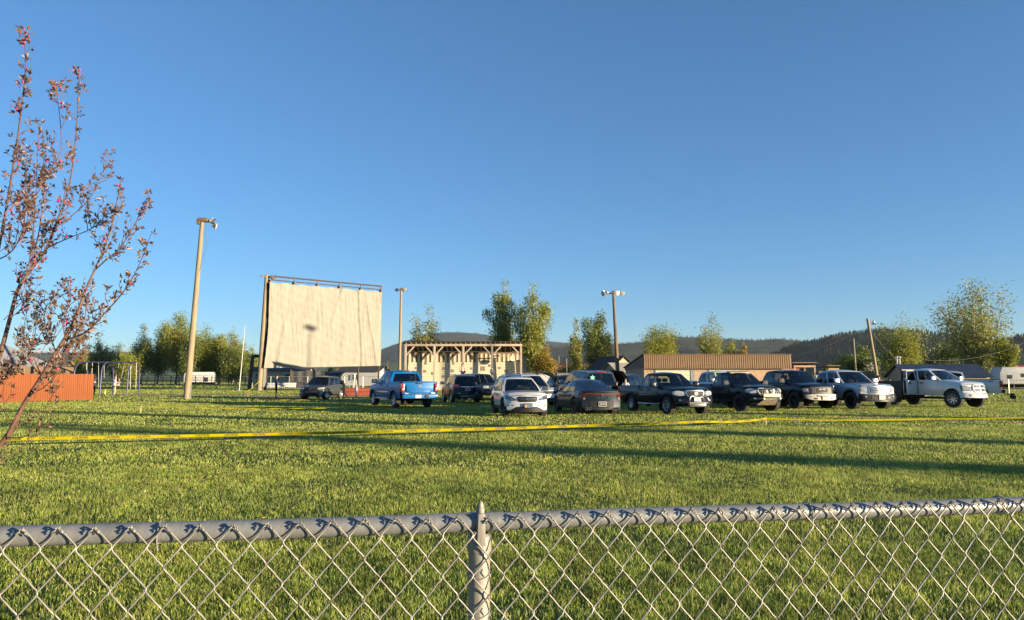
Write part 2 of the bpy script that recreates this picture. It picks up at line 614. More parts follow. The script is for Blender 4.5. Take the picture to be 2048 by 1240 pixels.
rail_piece(X0, 0.052, 0.0205)
rail_piece(0.052, X1, 0.0192)
for px_ in (-2.75, 0.0, 2.75):
    mb = MB()
    mb.tube([(px_, 0.002, -0.05), (px_, 0.002, 0.6), (px_, 0.002, RAILZ - 0.045)], [0.0245, 0.0240, 0.0238], 20)
    po = mb.build('post', m_post, fence)
    cp = MB()
    cp.lathe([(0.0262, -0.062), (0.0268, -0.055), (0.0262, -0.030), (0.020, -0.024)], 'z', 20, (px_, 0.002, RAILZ))
    # loop that carries the rail, and the pointed finial standing in front of it
    cp.lathe([(0.0235, -0.009), (0.0252, -0.007), (0.0252, 0.007), (0.0235, 0.009)], 'x', 20, (px_, 0, RAILZ))
    cp.box((px_ + 0.001, -0.026, RAILZ - 0.012), (0.019, 0.008, 0.068), taper=(0.72, 1))
    cp.lathe([(0.0075, 0.016), (0.0085, 0.022), (0.0088, 0.030), (0.0066, 0.032), (0.0074, 0.035), (0.0060, 0.040), (0.0036, 0.045), (0.0008, 0.047)], 'z', 12, (px_ + 0.001, -0.012, RAILZ + 0.0005))
    cp.build('post_cap', m_post, po, bevel=0.0015)
    for zz in (1.125, 1.045, 0.80, 0.45):
        t = MB()
        t.tube([(px_ + 0.0275 * math.cos(k * 0.42), 0.002 + 0.0275 * math.sin(k * 0.42), zz + 0.004 * math.sin(k)) for k in range(16)], 0.0013, 5)
        t.tube([(px_ + 0.020, -0.030, zz + 0.002), (px_ + 0.016, -0.033, zz + 0.012), (px_ + 0.019, -0.032, zz + 0.018)], 0.0013, 5)
        t.build('tie_wire', m_wire, po)
DW, DH = 0.0655, 0.0835
def wire_mesh(flip, seed):
    rr = random.Random(seed)
    pts = []
    side = 1 if not flip else -1
    z = 1.2565
    s_ = side
    # cut end folded back over its neighbour at the top of the mesh
    for k in range(7):
        t = k / 6
        pts.append((side * DW / 4 - side * (0.011 * (1 - t)) + 0.0022 * math.cos(k * 2.2), -0.0045 + 0.0028 * math.sin(k * 2.2), z - 0.014 * (1 - t) + 0.0005))
    k = 0
    while z > 0.03:
        jx, jz = rr.gauss(0, 0.0007), rr.gauss(0, 0.0009)
        cx = s_ * DW / 4 + jx
        dep = 0.0024 if k % 2 == 0 else -0.0024
        zz = z + jz
        bow = rr.gauss(0.0004, 0.0004)
        pts.append((cx + s_ * 0.0008, 0, zz))
        pts.append((cx - s_ * DW * 0.045, dep, zz - DH * 0.072))
        pts.append((cx - s_ * DW * 0.16, dep * 1.1, zz - DH * 0.17 + bow))
        pts.append((cx - s_ * DW * 0.34, dep * 1.1, zz - DH * 0.33 - bow))
        pts.append((cx - s_ * DW * 0.455, dep, zz - DH * 0.428))
        z -= DH / 2
        s_ = -s_
        k += 1
    mb = MB()
    mb.tube(pts, 0.00178, 6)
    return mb.mesh('wire', m_wire, smooth=70)
wm = ([wire_mesh(False, k) for k in range(5)], [wire_mesh(True, 50 + k) for k in range(5)])
x = 0.0207 - DW * 42
i = 0
while x < X1 - 0.04:
    # two wires meet at every peak
    sagz = 0.0015 * math.sin(i * 0.7) + random.uniform(-0.0015, 0.0015)
    link('wire', random.choice(wm[0]), None, fence, (x - DW / 4, -0.0285, sagz), (0, 0, random.uniform(-0.05, 0.05)))
    link('wire', random.choice(wm[1]), None, fence, (x + DW / 4, -0.0285, sagz), (0, 0, random.uniform(-0.05, 0.05)))
    x += DW * random.uniform(0.985, 1.015)
    i += 1
for tx in (-0.655, 0.775, 1.29, -1.5, 1.95):
    t = MB()
    t.tube([(tx + 0.002 * math.sin(k), 0.0225 * math.cos(k * 0.45 + 2.2) - 0.0005, RAILZ + 0.0225 * math.sin(k * 0.45 + 2.2)) for k in range(15)], 0.0015, 5)
    t.tube([(tx, -0.022, RAILZ - 0.008), (tx + 0.004, -0.031, RAILZ - 0.022), (tx + 0.006, -0.034, RAILZ - 0.03)], 0.0015, 5)
    t.build('tie_wire', m_wire, fence)

# ------------------------------------------------------------------ purple-leaved crabapple beyond the fence, at the left
m_bark = M('crabapple_bark', (0.085, 0.040, 0.028), 0.75, col2=(0.150, 0.078, 0.055), scale=25, bump=0.3, bscale=70)
m_pleaf = M('purple_leaf', (0.150, 0.080, 0.062), 0.42, col2=(0.185, 0.130, 0.070), scale=3.0, trans=0.25, island=0.5)
m_bud = M('pink_bud', (0.50, 0.03, 0.10), 0.5, var=0.3, island=0.3)
CY = 4.3
def C3(px, py, d=0.0):
    Y = CY + d
    return Vector((PX(px, Y), Y, HZ(py, Y)))
BR = [  # (points in the picture plane of the tree, depth start, depth end, radius start, radius end, leafy from)
    ([(-95, 1290), (-60, 1120), (-25, 985), (0, 905), (25, 866), (50, 811), (84, 753), (109, 706), (126, 677)], 0, 0, 0.028, 0.016, 9),
    ([(126, 677), (147, 631), (159, 589), (178, 541), (197, 492), (210, 443), (216, 405), (222, 363)], 0, 0.25, 0.015, 0.003, 0.12),
    ([(178, 541), (200, 520), (226, 497), (252, 455), (268, 417), (281, 390)], 0.12, -0.15, 0.007, 0.002, 0.15),
    ([(126, 680), (168, 664), (210, 618), (235, 589), (260, 547), (277, 505), (289, 468)], 0, -0.35, 0.009, 0.002, 0.05),
    ([(-85, 1200), (-60, 960), (-25, 800), (0, 698), (13, 635), (25, 580), (46, 543), (78, 497), (96, 443), (111, 401), (122, 334), (126, 241), (126, 174), (124, 141)], 0.05, 0.5, 0.026, 0.003, 0.42),
    ([(78, 497), (113, 480), (164, 459), (185, 443), (201, 422)], 0.25, 0.0, 0.006, 0.002, 0.2),
    ([(96, 455), (143, 417), (168, 384), (185, 342), (195, 306)], 0.3, 0.6, 0.006, 0.002, 0.2),
    ([(-25, 800), (-40, 640), (-22, 520), (-8, 410), (4, 292), (10, 208), (13, 145), (6, 61)], 0.1, -0.3, 0.016, 0.003, 0.3),
    ([(40, 548), (48, 501), (50, 440), (50, 376), (48, 292), (50, 250)], 0.2, 0.05, 0.006, 0.002, 0.1),
    ([(46, 543), (60, 470), (64, 420), (67, 384), (66, 330), (65, 275)], 0.2, 0.5, 0.006, 0.002, 0.1),
    ([(0, 420), (30, 370), (62, 350), (96, 300), (80, 180), (76, 170)], -0.1, 0.1, 0.006, 0.002, 0.2),
    ([(84, 753), (55, 715), (70, 680), (84, 656), (103, 618), (105, 577)], 0, 0.3, 0.006, 0.002, 0.2),
    ([(100, 724), (130, 690), (160, 655), (165, 600), (168, 590)], 0, 0.35, 0.005, 0.002, 0.2),
    ([(50, 811), (25, 845), (12, 815), (8, 780), (18, 745)], 0, -0.3, 0.004, 0.0015, 0.4),
    ([(20, 875), (63, 870), (96, 811), (110, 785), (122, 769)], 0, -0.4, 0.005, 0.0015, 0.35),
    ([(10, 925), (40, 905), (84, 866), (105, 840), (122, 811)], 0, 0.3, 0.005, 0.0015, 0.35),
    ([(-20, 1010), (0, 954), (15, 905), (27, 878), (45, 850)], 0, 0.2, 0.010, 0.003, 9),
    ([(-20, 980), (-8, 985), (10, 968)], 0, -0.3, 0.004, 0.002, 0.3),
    ([(109, 706), (90, 740), (70, 800), (60, 850)], 0.0, 0.5, 0.004, 0.0015, 0.3),
    ([(-8, 410), (20, 440), (28, 380), (25, 330), (20, 300)], 0, 0.2, 0.005, 0.002, 0.15),
    ([(0, 640), (40, 600), (58, 590)], 0.1, 0.3, 0.004, 0.0015, 0.3),
    ([(-20, 520), (10, 500), (30, 450), (22, 390)], 0.1, -0.3, 0.006, 0.002, 0.1),
    ([(84, 753), (60, 705), (42, 662), (48, 618)], 0, -0.25, 0.006, 0.0015, 0.12),
    ([(109, 706), (96, 670), (82, 640), (88, 600)], 0, 0.2, 0.006, 0.0015, 0.1),
    ([(126, 677), (121, 640), (133, 598), (130, 575)], 0, -0.2, 0.006, 0.0015, 0.1),
    ([(100, 724), (135, 716), (150, 690), (158, 672)], 0, 0.3, 0.005, 0.0015, 0.1),
    ([(62, 790), (92, 772), (118, 742), (124, 722)], 0, -0.3, 0.005, 0.0015, 0.15),
    ([(13, 635), (38, 612), (30, 570), (36, 540)], 0.1, 0.4, 0.006, 0.0015, 0.1),
    ([(-25, 800), (2, 760), (30, 742), (48, 700)], 0.1, -0.3, 0.005, 0.0015, 0.15),
]
ct = empty('crabapple_tree', C3(-95, 1291), 0, 'young crabapple tree with purple-brown leaves and pink buds at left edge', 'tree')
ctl = ct.location.copy()
LV, LF, BV, BF = [], [], [], []
def leaf(p, d, size, V, F, fat=0.5):
    d = d.normalized()
    sd_ = d.cross(Vector((random.uniform(-1, 1), random.uniform(-1, 1), random.uniform(-0.4, 1)))).normalized()
    nrm = sd_.cross(d)
    o = len(V)
    tip = p + d * size + nrm * random.uniform(-0.3, 0.1) * size
    mid = p + d * size * 0.5
    V += [p, mid + sd_ * size * fat * 0.5 + nrm * size * 0.12, tip, mid - sd_ * size * fat * 0.5 + nrm * size * 0.12]
    F += [(o, o + 1, o + 2), (o, o + 2, o + 3)]
tr_mb, br_mb = MB(), MB()
SHOOTS = []
for bi, (pts, d0, d1, r0, r1, lf) in enumerate(BR):
    n = len(pts)
    P3 = [C3(p[0], p[1], d0 + (d1 - d0) * i / (n - 1)) - ctl for i, p in enumerate(pts)]
    # smooth subdivision
    Q = []
    for i in range(n - 1):
        a = P3[max(i - 1, 0)]; b = P3[i]; c = P3[i + 1]; d = P3[min(i + 2, n - 1)]
        for k in range(4):
            t = k / 4
            Q.append(0.5 * ((2 * b) + (c - a) * t + (2 * a - 5 * b + 4 * c - d) * t * t + (3 * b - a - 3 * c + d) * t ** 3))
    Q.append(P3[-1])
    rad = [0.66 * (r0 + (r1 - r0) * (i / (len(Q) - 1)) ** 0.8) for i in range(len(Q))]
    (tr_mb if bi == 0 else br_mb).tube(Q, rad, 8 if r0 > 0.01 else 5)
    if lf > 1: continue
    nsh = int(8 + 9 * random.random()) if bi not in (13, 14, 15, 17, 18, 20) else 2
    for _ in range(nsh):
        t = max(lf, 0.1) + (0.9 - max(lf, 0.1)) * random.random()
        ii = t * (len(Q) - 1); i0 = min(int(ii), len(Q) - 2)
        p = Q[i0].lerp(Q[i0 + 1], ii - i0)
        ax = (Q[i0 + 1] - Q[i0]).normalized()
        out = ax.orthogonal(); out.rotate(Matrix.Rotation(random.uniform(0, 6.283), 3, ax))
        ln = random.uniform(0.10, 0.32) * (1.1 - 0.85 * t) * (0.55 if bi in (2, 3) else 1.0)
        dr = (out * 0.5 + ax * 0.7 + Vector((0, 0, 0.75))).normalized()
        S = [p, p + dr * ln * 0.5 + out * 0.02, p + (dr + Vector((0, 0, 0.3))).normalized() * ln]
        br_mb.tube(S, [0.0026, 0.002, 0.001], 4, cap=False)
        for q in range(int(ln * 38)):
            u = random.uniform(0.15, 1.0)
            pp = S[0].lerp(S[1], u * 2) if u < 0.5 else S[1].lerp(S[2], u * 2 - 1)
            for _k in range(random.randint(2, 4)):
                dd = (dr + Vector((random.gauss(0, 0.8), random.gauss(0, 0.8), random.gauss(0, 0.8)))).normalized()
                leaf(pp + dd * 0.006, dd, random.uniform(0.014, 0.034), LV, LF, 0.44)
    total = sum((Q[i + 1] - Q[i]).length for i in range(len(Q) - 1))
    ns = int(total * (36 if bi in (4, 7) else 29) * (1 - lf))
    if bi in (13, 14, 15, 17, 18): ns = int(ns * 0.45)
    for s in range(ns):
        t = lf + (1 - lf) * random.random()
        ii = t * (len(Q) - 1)
        i0 = min(int(ii), len(Q) - 2)
        p = Q[i0].lerp(Q[i0 + 1], ii - i0)
        ax = (Q[i0 + 1] - Q[i0]).normalized()
        out = ax.orthogonal()
        out.rotate(Matrix.Rotation(random.uniform(0, 6.283), 3, ax))
        ln = random.uniform(0.008, 0.05) * (1.25 if t < 0.7 else 0.7)
        dr = (out + ax * 0.9 + Vector((0, 0, 0.25))).normalized()
        e = p + dr * ln
        br_mb.tube([p, e], [0.0014, 0.0009], 3, cap=False)
        for q in range(random.randint(3, 6)):
            dd = (dr + Vector((random.gauss(0, 0.75), random.gauss(0, 0.75), random.gauss(0, 0.75)))).normalized()
            leaf(e + dd * 0.004, dd, random.uniform(0.016, 0.036), LV, LF, 0.44)
        if random.random() < (0.22 if bi in (4, 7, 10) else 0.07):
            for q in range(random.randint(1, 4)):
                c = e + Vector((random.gauss(0, 0.012), random.gauss(0, 0.012), random.gauss(0, 0.012)))
                r_ = random.uniform(0.004, 0.009)
                o = len(BV)
                BV += [c + Vector(v) * r_ for v in ((1, 0, 0), (-1, 0, 0), (0, 1, 0), (0, -1, 0), (0, 0, 1.3), (0, 0, -1.3))]
                BF += [(o + a, o + b, o + c_) for a, b, c_ in ((0, 2, 4), (2, 1, 4), (1, 3, 4), (3, 0, 4), (2, 0, 5), (1, 2, 5), (3, 1, 5), (0, 3, 5))]
tr_mb.build('trunk', m_bark, ct, smooth=70)
tag(br_mb.build('branches', m_bark, ct, smooth=70), kind='stuff')
tag(link('crown', np_mesh('crown', np.array([tuple(v) for v in LV]), np.array(LF, dtype=np.int32), m_pleaf), None, ct), kind='stuff')
tag(link('buds', np_mesh('buds', np.array([tuple(v) for v in BV]), np.array(BF, dtype=np.int32), m_bud), None, ct), kind='stuff')

# ------------------------------------------------------------------ trees
m_trunk = M('tree_bark', (0.22, 0.18, 0.13), 0.85, col2=(0.36, 0.31, 0.24), scale=6, bump=0.4, bscale=20)
LEAFM = {
    'mid': M('leaf_mid', (0.175, 0.215, 0.022), 0.55, col2=(0.315, 0.325, 0.038), scale=0.5, trans=0.42, island=0.45),
    'dark': M('leaf_dark', (0.088, 0.130, 0.024), 0.55, col2=(0.180, 0.215, 0.036), scale=0.5, trans=0.38, island=0.45),
    'yellow': M('leaf_yellow', (0.28, 0.215, 0.022), 0.55, col2=(0.38, 0.27, 0.035), scale=0.5, trans=0.42, island=0.4),
    'pale': M('leaf_pale', (0.195, 0.225, 0.045), 0.55, col2=(0.32, 0.325, 0.066), scale=0.5, trans=0.42, island=0.45),
    'white': M('leaf_blossom', (0.55, 0.50, 0.38), 0.6, col2=(0.20, 0.20, 0.08), scale=0.9, trans=0.2, island=0.3),
}
def tree(name, label, x, y, h, sp, leafm, seed, nl=5000, ls=0.3, low=0.12, plumes=7, sparse=0.0, group=None, cat='tree', trunk_r=None):
    r_ = np.random.default_rng(seed)
    t = empty(name, (x, y, 0), 0, label, cat, group)
    tr = trunk_r or h * 0.018
    wood, twigs = MB(), MB()
    hb = h * low
    wood.tube([(0, 0, -0.2), (0.1 * tr, 0, hb * 0.5), (0.03 * sp, 0.02 * sp, hb), (0.05 * sp, 0, h * 0.45)], [tr * 1.25, tr, tr * 0.85, tr * 0.45], 8)
    C, S = [], []
    for k in range(plumes):
        az = 2 * math.pi * (k + r_.uniform(-0.3, 0.3)) / plumes
        rad = sp * (0.18 + 0.75 * r_.random() ** 0.7) if k else 0.05 * sp
        top = h * (1.0 if k == 0 else r_.uniform(0.66, 1.0) * (1 - 0.12 * rad / sp))
        e = np.array([rad * math.cos(az), rad * math.sin(az), top])
        s_ = np.array([0.03 * sp, 0, h * r_.uniform(low, low + 0.16)])
        m_ = s_ * 0.55 + e * 0.45 + np.array([math.cos(az), math.sin(az), -0.15]) * rad * 0.25
        pl = []
        for q in range(9):
            u = q / 8
            pl.append(s_ * (1 - u) ** 2 + 2 * m_ * u * (1 - u) + e * u * u + r_.normal(0, 0.012 * h, 3) * (1 if 0 < q < 8 else 0))
        wood.tube([tuple(p) for p in pl], [tr * (0.55 * (1 - u / 8) + 0.06) for u in range(9)], 5, cap=False)
        nb = int(16 + 10 * r_.random())
        for b in range(nb):
            u = r_.uniform(0.06, 1.0)
            ii = u * 8
            i0 = min(int(ii), 7)
            p = pl[i0] * (1 - (ii - i0)) + pl[i0 + 1] * (ii - i0)
            a2 = r_.uniform(0, 6.283)
            ln = sp * r_.uniform(0.20, 0.55) * (1.05 - 0.62 * u)
            d = np.array([math.cos(a2), math.sin(a2), r_.uniform(0.2, 1.2)])
            d /= np.linalg.norm(d)
            q = p + d * ln
            twigs.tube([tuple(p), tuple((p + q) / 2 + r_.normal(0, 0.03 * ln, 3)), tuple(q)], [tr * 0.12, tr * 0.08, tr * 0.03], 3, cap=False)
            for g in range(4):
                C.append(p + (q - p) * (0.25 + 0.27 * g))
                S.append(0.10 * sp + ln * 0.24)
    nl = int(nl * 1.9)
    C, S = np.array(C), np.array(S)
    wgt = S ** 1.5 * (1 - sparse * np.clip((C[:, 2] / h - 0.35) / 0.65, 0, 1)) * r_.uniform(0.05, 1.0, len(S)) ** 1.3
    idx = r_.choice(len(C), nl, p=wgt / wgt.sum())
    P = C[idx] + np.clip(r_.normal(0, 1, (nl, 3)), -1.7, 1.7) * S[idx][:, None] * np.array([1, 1, 1.15])
    ok = P[:, 2] > h * low * 0.55
    P = P[ok]
    n = len(P)
    a = r_.normal(0, 1, (n, 3)); a /= np.linalg.norm(a, axis=1)[:, None]
    b = np.cross(a, r_.normal(0, 1, (n, 3))); b /= np.linalg.norm(b, axis=1)[:, None]
    sz = ls * r_.uniform(0.6, 1.3, n)[:, None]
    V = np.empty((n, 4, 3))
    V[:, 0] = P - a * sz * 0.5; V[:, 1] = P + b * sz * 0.34; V[:, 2] = P + a * sz * 0.5; V[:, 3] = P - b * sz * 0.34
    F = np.arange(n * 4, dtype=np.int32).reshape(n, 4)
    wood.build('trunk', m_trunk, t, smooth=70)
    tag(twigs.build('branches', m_trunk, t, smooth=70, recalc=False), kind='stuff')
    tag(link('crown', np_mesh('crown', V.reshape(-1, 3), F, LEAFM[leafm]), None, t), kind='stuff')
    return t

def tpx(name, label, px, Y, py, wpx, leafm, seed, **k):
    return tree(name, label, PX(px, Y), Y, HZ(py, Y), wpx * 1.15 / 1485.0 * Y, leafm, seed, **k)

GL = 'trees along the green rail fence'
tpx('cottonwood_tree', 'thin pale cottonwood rising behind the left end of the swing set', 196, 190, 668, 22, 'pale', 11, sparse=0.6, group=GL)
tpx('cottonwood_tree', 'low pale cottonwood behind the middle of the swing set', 233, 195, 692, 24, 'pale', 12, sparse=0.5, group=GL, nl=4000)
tpx('cottonwood_tree', 'slim cottonwood with a thin bright top right of the swing set', 282, 188, 650, 24, 'pale', 13, sparse=0.55, group=GL)
tpx('cottonwood_tree', 'dark green cottonwood between slim tree and the tall one', 315, 182, 664, 30, 'dark', 14, group=GL, nl=7000)
tpx('cottonwood_tree', 'tallest tree of the left row, just left of wooden lamp pole', 352, 180, 634, 38, 'mid', 15, nl=11000, plumes=9, group=GL)
tpx('cottonwood_tree', 'broad yellow-green tree just right of wooden lamp pole', 408, 178, 654, 42, 'mid', 16, nl=12000, plumes=9, group=GL, low=0.08)
tpx('cottonwood_tree', 'sparse-topped tree left of the white flagpole', 466, 184, 655, 24, 'pale', 17, nl=4500, sparse=0.7, group=GL)
tpx('cottonwood_tree', 'round dark tree behind the foot of the white flagpole', 468, 172, 695, 34, 'dark', 18, nl=8000, low=0.08, group=GL)
tpx('cottonwood_tree', 'small tree behind the black steel frame', 502, 190, 694, 18, 'mid', 19, nl=3000, group=GL)
tpx('cottonwood_tree', 'low leafy tree filling the gap left of the slim cottonwood', 258, 176, 700, 26, 'mid', 40, nl=4500, low=0.04, group=GL)
tpx('cottonwood_tree', 'low pale tree behind the left swing arch', 165, 186, 704, 24, 'mid', 41, nl=4000, low=0.04, group=GL)
tpx('cottonwood_tree', 'leafy tree right of the broad yellow-green one', 438, 176, 668, 28, 'mid', 42, nl=6500, low=0.05, group=GL)
tpx('cottonwood_tree', 'bushy green tree low behind the wooden lamp pole', 382, 174, 676, 30, 'dark', 43, nl=6000, low=0.04, group=GL)
tpx('sapling', 'faint bare sapling above the left barn roof', 45, 160, 680, 12, 'pale', 20, nl=700, ls=0.22, sparse=0.3)
tpx('cottonwood_tree', 'sparse young tree behind the left half of the open stand', 853, 128, 616, 33, 'pale', 21, nl=4600, sparse=0.75, plumes=8, ls=0.26)
tpx('cottonwood_tree', 'tall leafy cottonwood behind right half of stand, left of its twin', 1006, 126, 562, 31, 'mid', 22, nl=6200, plumes=9, ls=0.28, low=0.2)
tpx('cottonwood_tree', 'tall yellow-green cottonwood at the right end of the open stand', 1066, 122, 574, 36, 'mid', 23, nl=8200, plumes=10, ls=0.28)
tpx('yellow_shrub', 'round yellow shrub to the right of the open stand', 1090, 118, 698, 27, 'yellow', 24, nl=6000, low=0.03, ls=0.22, cat='shrub')
tpx('cottonwood_tree', 'slender see-through tree left of the dark bushy tree', 1153, 140, 636, 17, 'pale', 25, nl=2600, sparse=0.2, ls=0.28)
tpx('cottonwood_tree', 'dark bushy tree directly left of the bare-topped lamp pole', 1200, 132, 630, 34, 'dark', 26, nl=10500, plumes=8, ls=0.28, low=0.06)
tpx('willow_tree', 'broad yellow-green willow above the left part of brown roof', 1325, 150, 656, 46, 'mid', 27, nl=9500, plumes=10, sparse=0.6, ls=0.3)
tpx('cottonwood_tree', 'wispy thin-topped tree above the middle of brown roof', 1424, 150, 636, 30, 'pale', 28, nl=5200, sparse=0.72, ls=0.26, plumes=8)
tpx('cottonwood_tree', 'low tree right of the wispy one, over the brown roof', 1462, 152, 676, 20, 'mid', 29, nl=3600, sparse=0.5)
tpx('cottonwood_tree', 'smallest yellowish tree over the right part of brown roof', 1488, 150, 682, 12, 'yellow', 30, nl=1800)
tpx('round_shrub', 'round yellow-green shrub left of the leaning pole', 1690, 118, 718, 26, 'mid', 31, nl=5000, low=0.03, ls=0.24, cat='shrub')
tpx('dark_shrub', 'large dark shrub at the foot of the leaning pole', 1728, 102, 700, 34, 'dark', 32, nl=7500, low=0.03, ls=0.24, cat='shrub')
tpx('blossom_shrub', 'white blossoming shrub beside the leaning pole', 1740, 96, 727, 20, 'white', 33, nl=2200, low=0.03, ls=0.2, cat='shrub')
tpx('cottonwood_tree', 'bare-topped tree with green base behind the dark-roofed shed', 1805, 122, 634, 50, 'mid', 34, nl=8500, plumes=11, sparse=0.86, ls=0.26, low=0.06)
tpx('dark_shrub', 'dark shrub mass between bare-topped tree and the big poplar', 1882, 130, 690, 36, 'dark', 35, nl=6000, low=0.04, cat='shrub')
tpx('poplar_tree', 'big multi-stemmed poplar at the right edge, tallest tree there', 1950, 108, 565, 70, 'pale', 36, nl=8200, plumes=15, ls=0.27, low=0.06, trunk_r=0.34)
tpx('round_shrub', 'bright round bush right of the big poplar trunk', 2012, 104, 672, 26, 'mid', 37, nl=4200, low=0.1, ls=0.24, cat='shrub')
for i, (px, Y, py, wp, lm) in enumerate(((1130, 165, 728, 24, 'dark'), (1172, 170, 735, 26, 'dark'), (1660, 160, 735, 22, 'dark'), (1835, 140, 715, 26, 'dark'), (585, 150, 742, 20, 'dark'), (660, 140, 738, 14, 'mid'), (2012, 118, 754, 22, 'dark'), (2062, 116, 753, 26, 'dark'))):
    tpx('background_shrub', ['dark low shrub in front of the far red-brown house', 'dark low shrub below the bushy tree', 'dark low shrub behind the roofed stalls', 'dark shrub behind the dark-roofed shed', 'low shrub under left half of the screen', 'low shrub under right half of the screen', 'dark low shrub below the left end of travel trailer', 'dark low shrub below the right end of travel trailer'][i], px, Y, py, wp, lm, 60 + i, nl=2600, low=0.03, ls=0.28, cat='shrub', group='low shrubs behind the field')
# columnar trees standing outside the frame on the right; their shadows streak across the lawn
for i, (tx, ty, d, h, sp) in enumerate(((12.4, 17.6, 46, 13, 1.25), (8.6, 12.2, 52, 13, 1.3), (22, 27, 46, 10, 0.9))):
    x, y = upsun(tx, ty, d)
    tree('columnar_poplar', ['middle columnar poplar right of the lawn', 'nearest columnar poplar right of the lawn', 'farthest columnar poplar right of the lawn'][i], x, y, h, sp, 'dark', 80 + i, nl=900, ls=0.32, low=0.12, group='poplar row right of the lawn')
# ------------------------------------------------------------------ structures
m_canvas = M('cream_canvas', (0.262, 0.243, 0.203), 0.75, var=0.08, scale=0.8, bump=1.0, bscale=1.5, bdist=0.10, stretch=(3, 3, 0.55), spec=0.2)
m_wood = M('weathered_pole', (0.216, 0.162, 0.096), 0.85, col2=(0.312, 0.246, 0.156), scale=3, bump=0.4, bscale=12, stretch=(4, 4, 0.3))
m_dkwood = M('dark_pole', (0.098, 0.063, 0.038), 0.85, col2=(0.210, 0.140, 0.084), scale=2, bump=0.3, bscale=12, stretch=(4, 4, 0.3))
m_rust = M('brown_steel', (0.075, 0.050, 0.038), 0.6, 0.3, var=0.3, scale=4)
m_black = M('black_paint', (0.012, 0.012, 0.013), 0.5, var=0.2)
m_alu = M('lamp_aluminium', (0.434, 0.420, 0.385), 0.35, 0.6, var=0.15)
m_white = M('white_paint', (0.518, 0.504, 0.475), 0.5, var=0.1, scale=2)

def lamp_pole(label, px, Y, base_r, top_z, lean, lamps, bar, mat, group, az=0.0, wire_side=None):
    x = PX(px, Y)
    t = empty('lamp_pole', (x, Y, 0), 0, label, 'light pole', group)
    mb = MB()
    N = 9
    P = [(lean * (i / N), 0.0, -0.3 + (top_z + 0.3) * i / N) for i in range(N + 1)]
    mb.tube(P, [base_r * (1 - 0.42 * i / N) for i in range(N + 1)], 14)
    mb.build('pole', mat, t, smooth=60)
    top = Vector((lean, 0, top_z))
    if bar:
        b = MB()
        b.beam(top + Vector((-bar, 0.0, -0.25)), top + Vector((bar, 0.0, -0.25)), 0.12, 0.14)
        b.box(top + Vector((0, -0.02, -0.1)), (0.36, 0.4, 0.42))
        b.build('crossarm', m_dkwood, t, bevel=0.01)
    for (dx, dz, yaw, sc) in lamps:
        l = MB()
        l.lathe([(0.05, -0.34), (0.13, -0.32), (0.16, -0.12), (0.20, -0.10), (0.36, 0.16), (0.38, 0.18), (0.36, 0.19)], 'y', 14)
        l.lathe([(0.36, 0.185), (0.2, 0.215), (0.0, 0.225)], 'y', 14, mi=1)
        l.beam((0, -0.1, 0.0), (0, -0.1, 0.34), 0.05, 0.05)
        l.build('floodlight', [m_alu, m_white], t, top + Vector((dx, 0.0, -0.25 + dz)), (R(-14), 0, yaw)).scale = (sc, sc, sc)
    if wire_side is not None:
        c = MB()
        c.tube([top + Vector((wire_side, -0.1, -0.2)), top + Vector((wire_side * 1.5, -0.1, -2.0)), top + Vector((wire_side * 0.2 - lean * 0.3, -0.1, -4.4)), Vector((lean * 0.35 + base_r * 0.7, -0.1, top_z * 0.35))], 0.013, 5)
        c.build('cable', m_black, t)
        c = MB()
        c.box((base_r * 1.05, -0.05, 0.55), (0.12, 0.14, 1.0))
        c.build('conduit_box', m_alu, t, bevel=0.01)
        b = MB()
        b.box(top + Vector((0.1, -0.02, 0.0)), (0.75, 0.4, 0.30))
        b.box(top + Vector((-0.25, -0.05, -0.15)), (0.25, 0.3, 0.35))
        b.beam(top + Vector((0.4, 0, 0)), top + Vector((0.95, 0, -0.35)), 0.08, 0.08)
        b.build('bracket', m_dkwood, t, bevel=0.01)
    return t
GP = 'wooden floodlight poles around the field'
lamp_pole('tall pale wooden floodlight pole at left, leaning right, single lamp head', 375, 55.5, 0.255, HZ(443, 56), 0.66, [(0.80, 0.12, R(-60), 0.85), (0.95, -0.2, R(-75), 0.7)], 0, m_wood, GP, wire_side=0.28)
lamp_pole('pale wooden floodlight pole between the screen and the stand', 798.5, 118, 0.27, HZ(577, 118), 0.12, [(-0.6, 0.05, R(150), 0.8), (0.65, 0.08, R(170), 0.9), (0.35, 0.05, R(10), 0.7)], 1.15, m_wood, GP)
lamp_pole('dark wooden floodlight pole rising between bushy tree and brown roof', 1237, 98, 0.30, HZ(583, 98), -0.55, [(-1.25, 0.0, R(120), 1.0), (-0.85, 0.1, R(20), 0.7), (0.55, 0.05, R(190), 0.9), (1.2, 0.02, R(170), 1.0)], 1.3, m_dkwood, GP)
_sx, _sy = upsun(-26.3, 95.6, 80)
lamp_pole('floodlight pole outside the right edge that shades the screen', 1024 + 1485 * _sx / _sy, _sy, 0.14, 8.2 + 80 * math.tan(R(SUN_EL)), 0.0, [(-1.3, 0.05, R(150), 0.9), (-0.7, 0.05, R(20), 0.9), (0.7, 0.05, R(190), 0.9), (1.3, 0.05, R(170), 0.9)], 1.6, m_wood, GP)

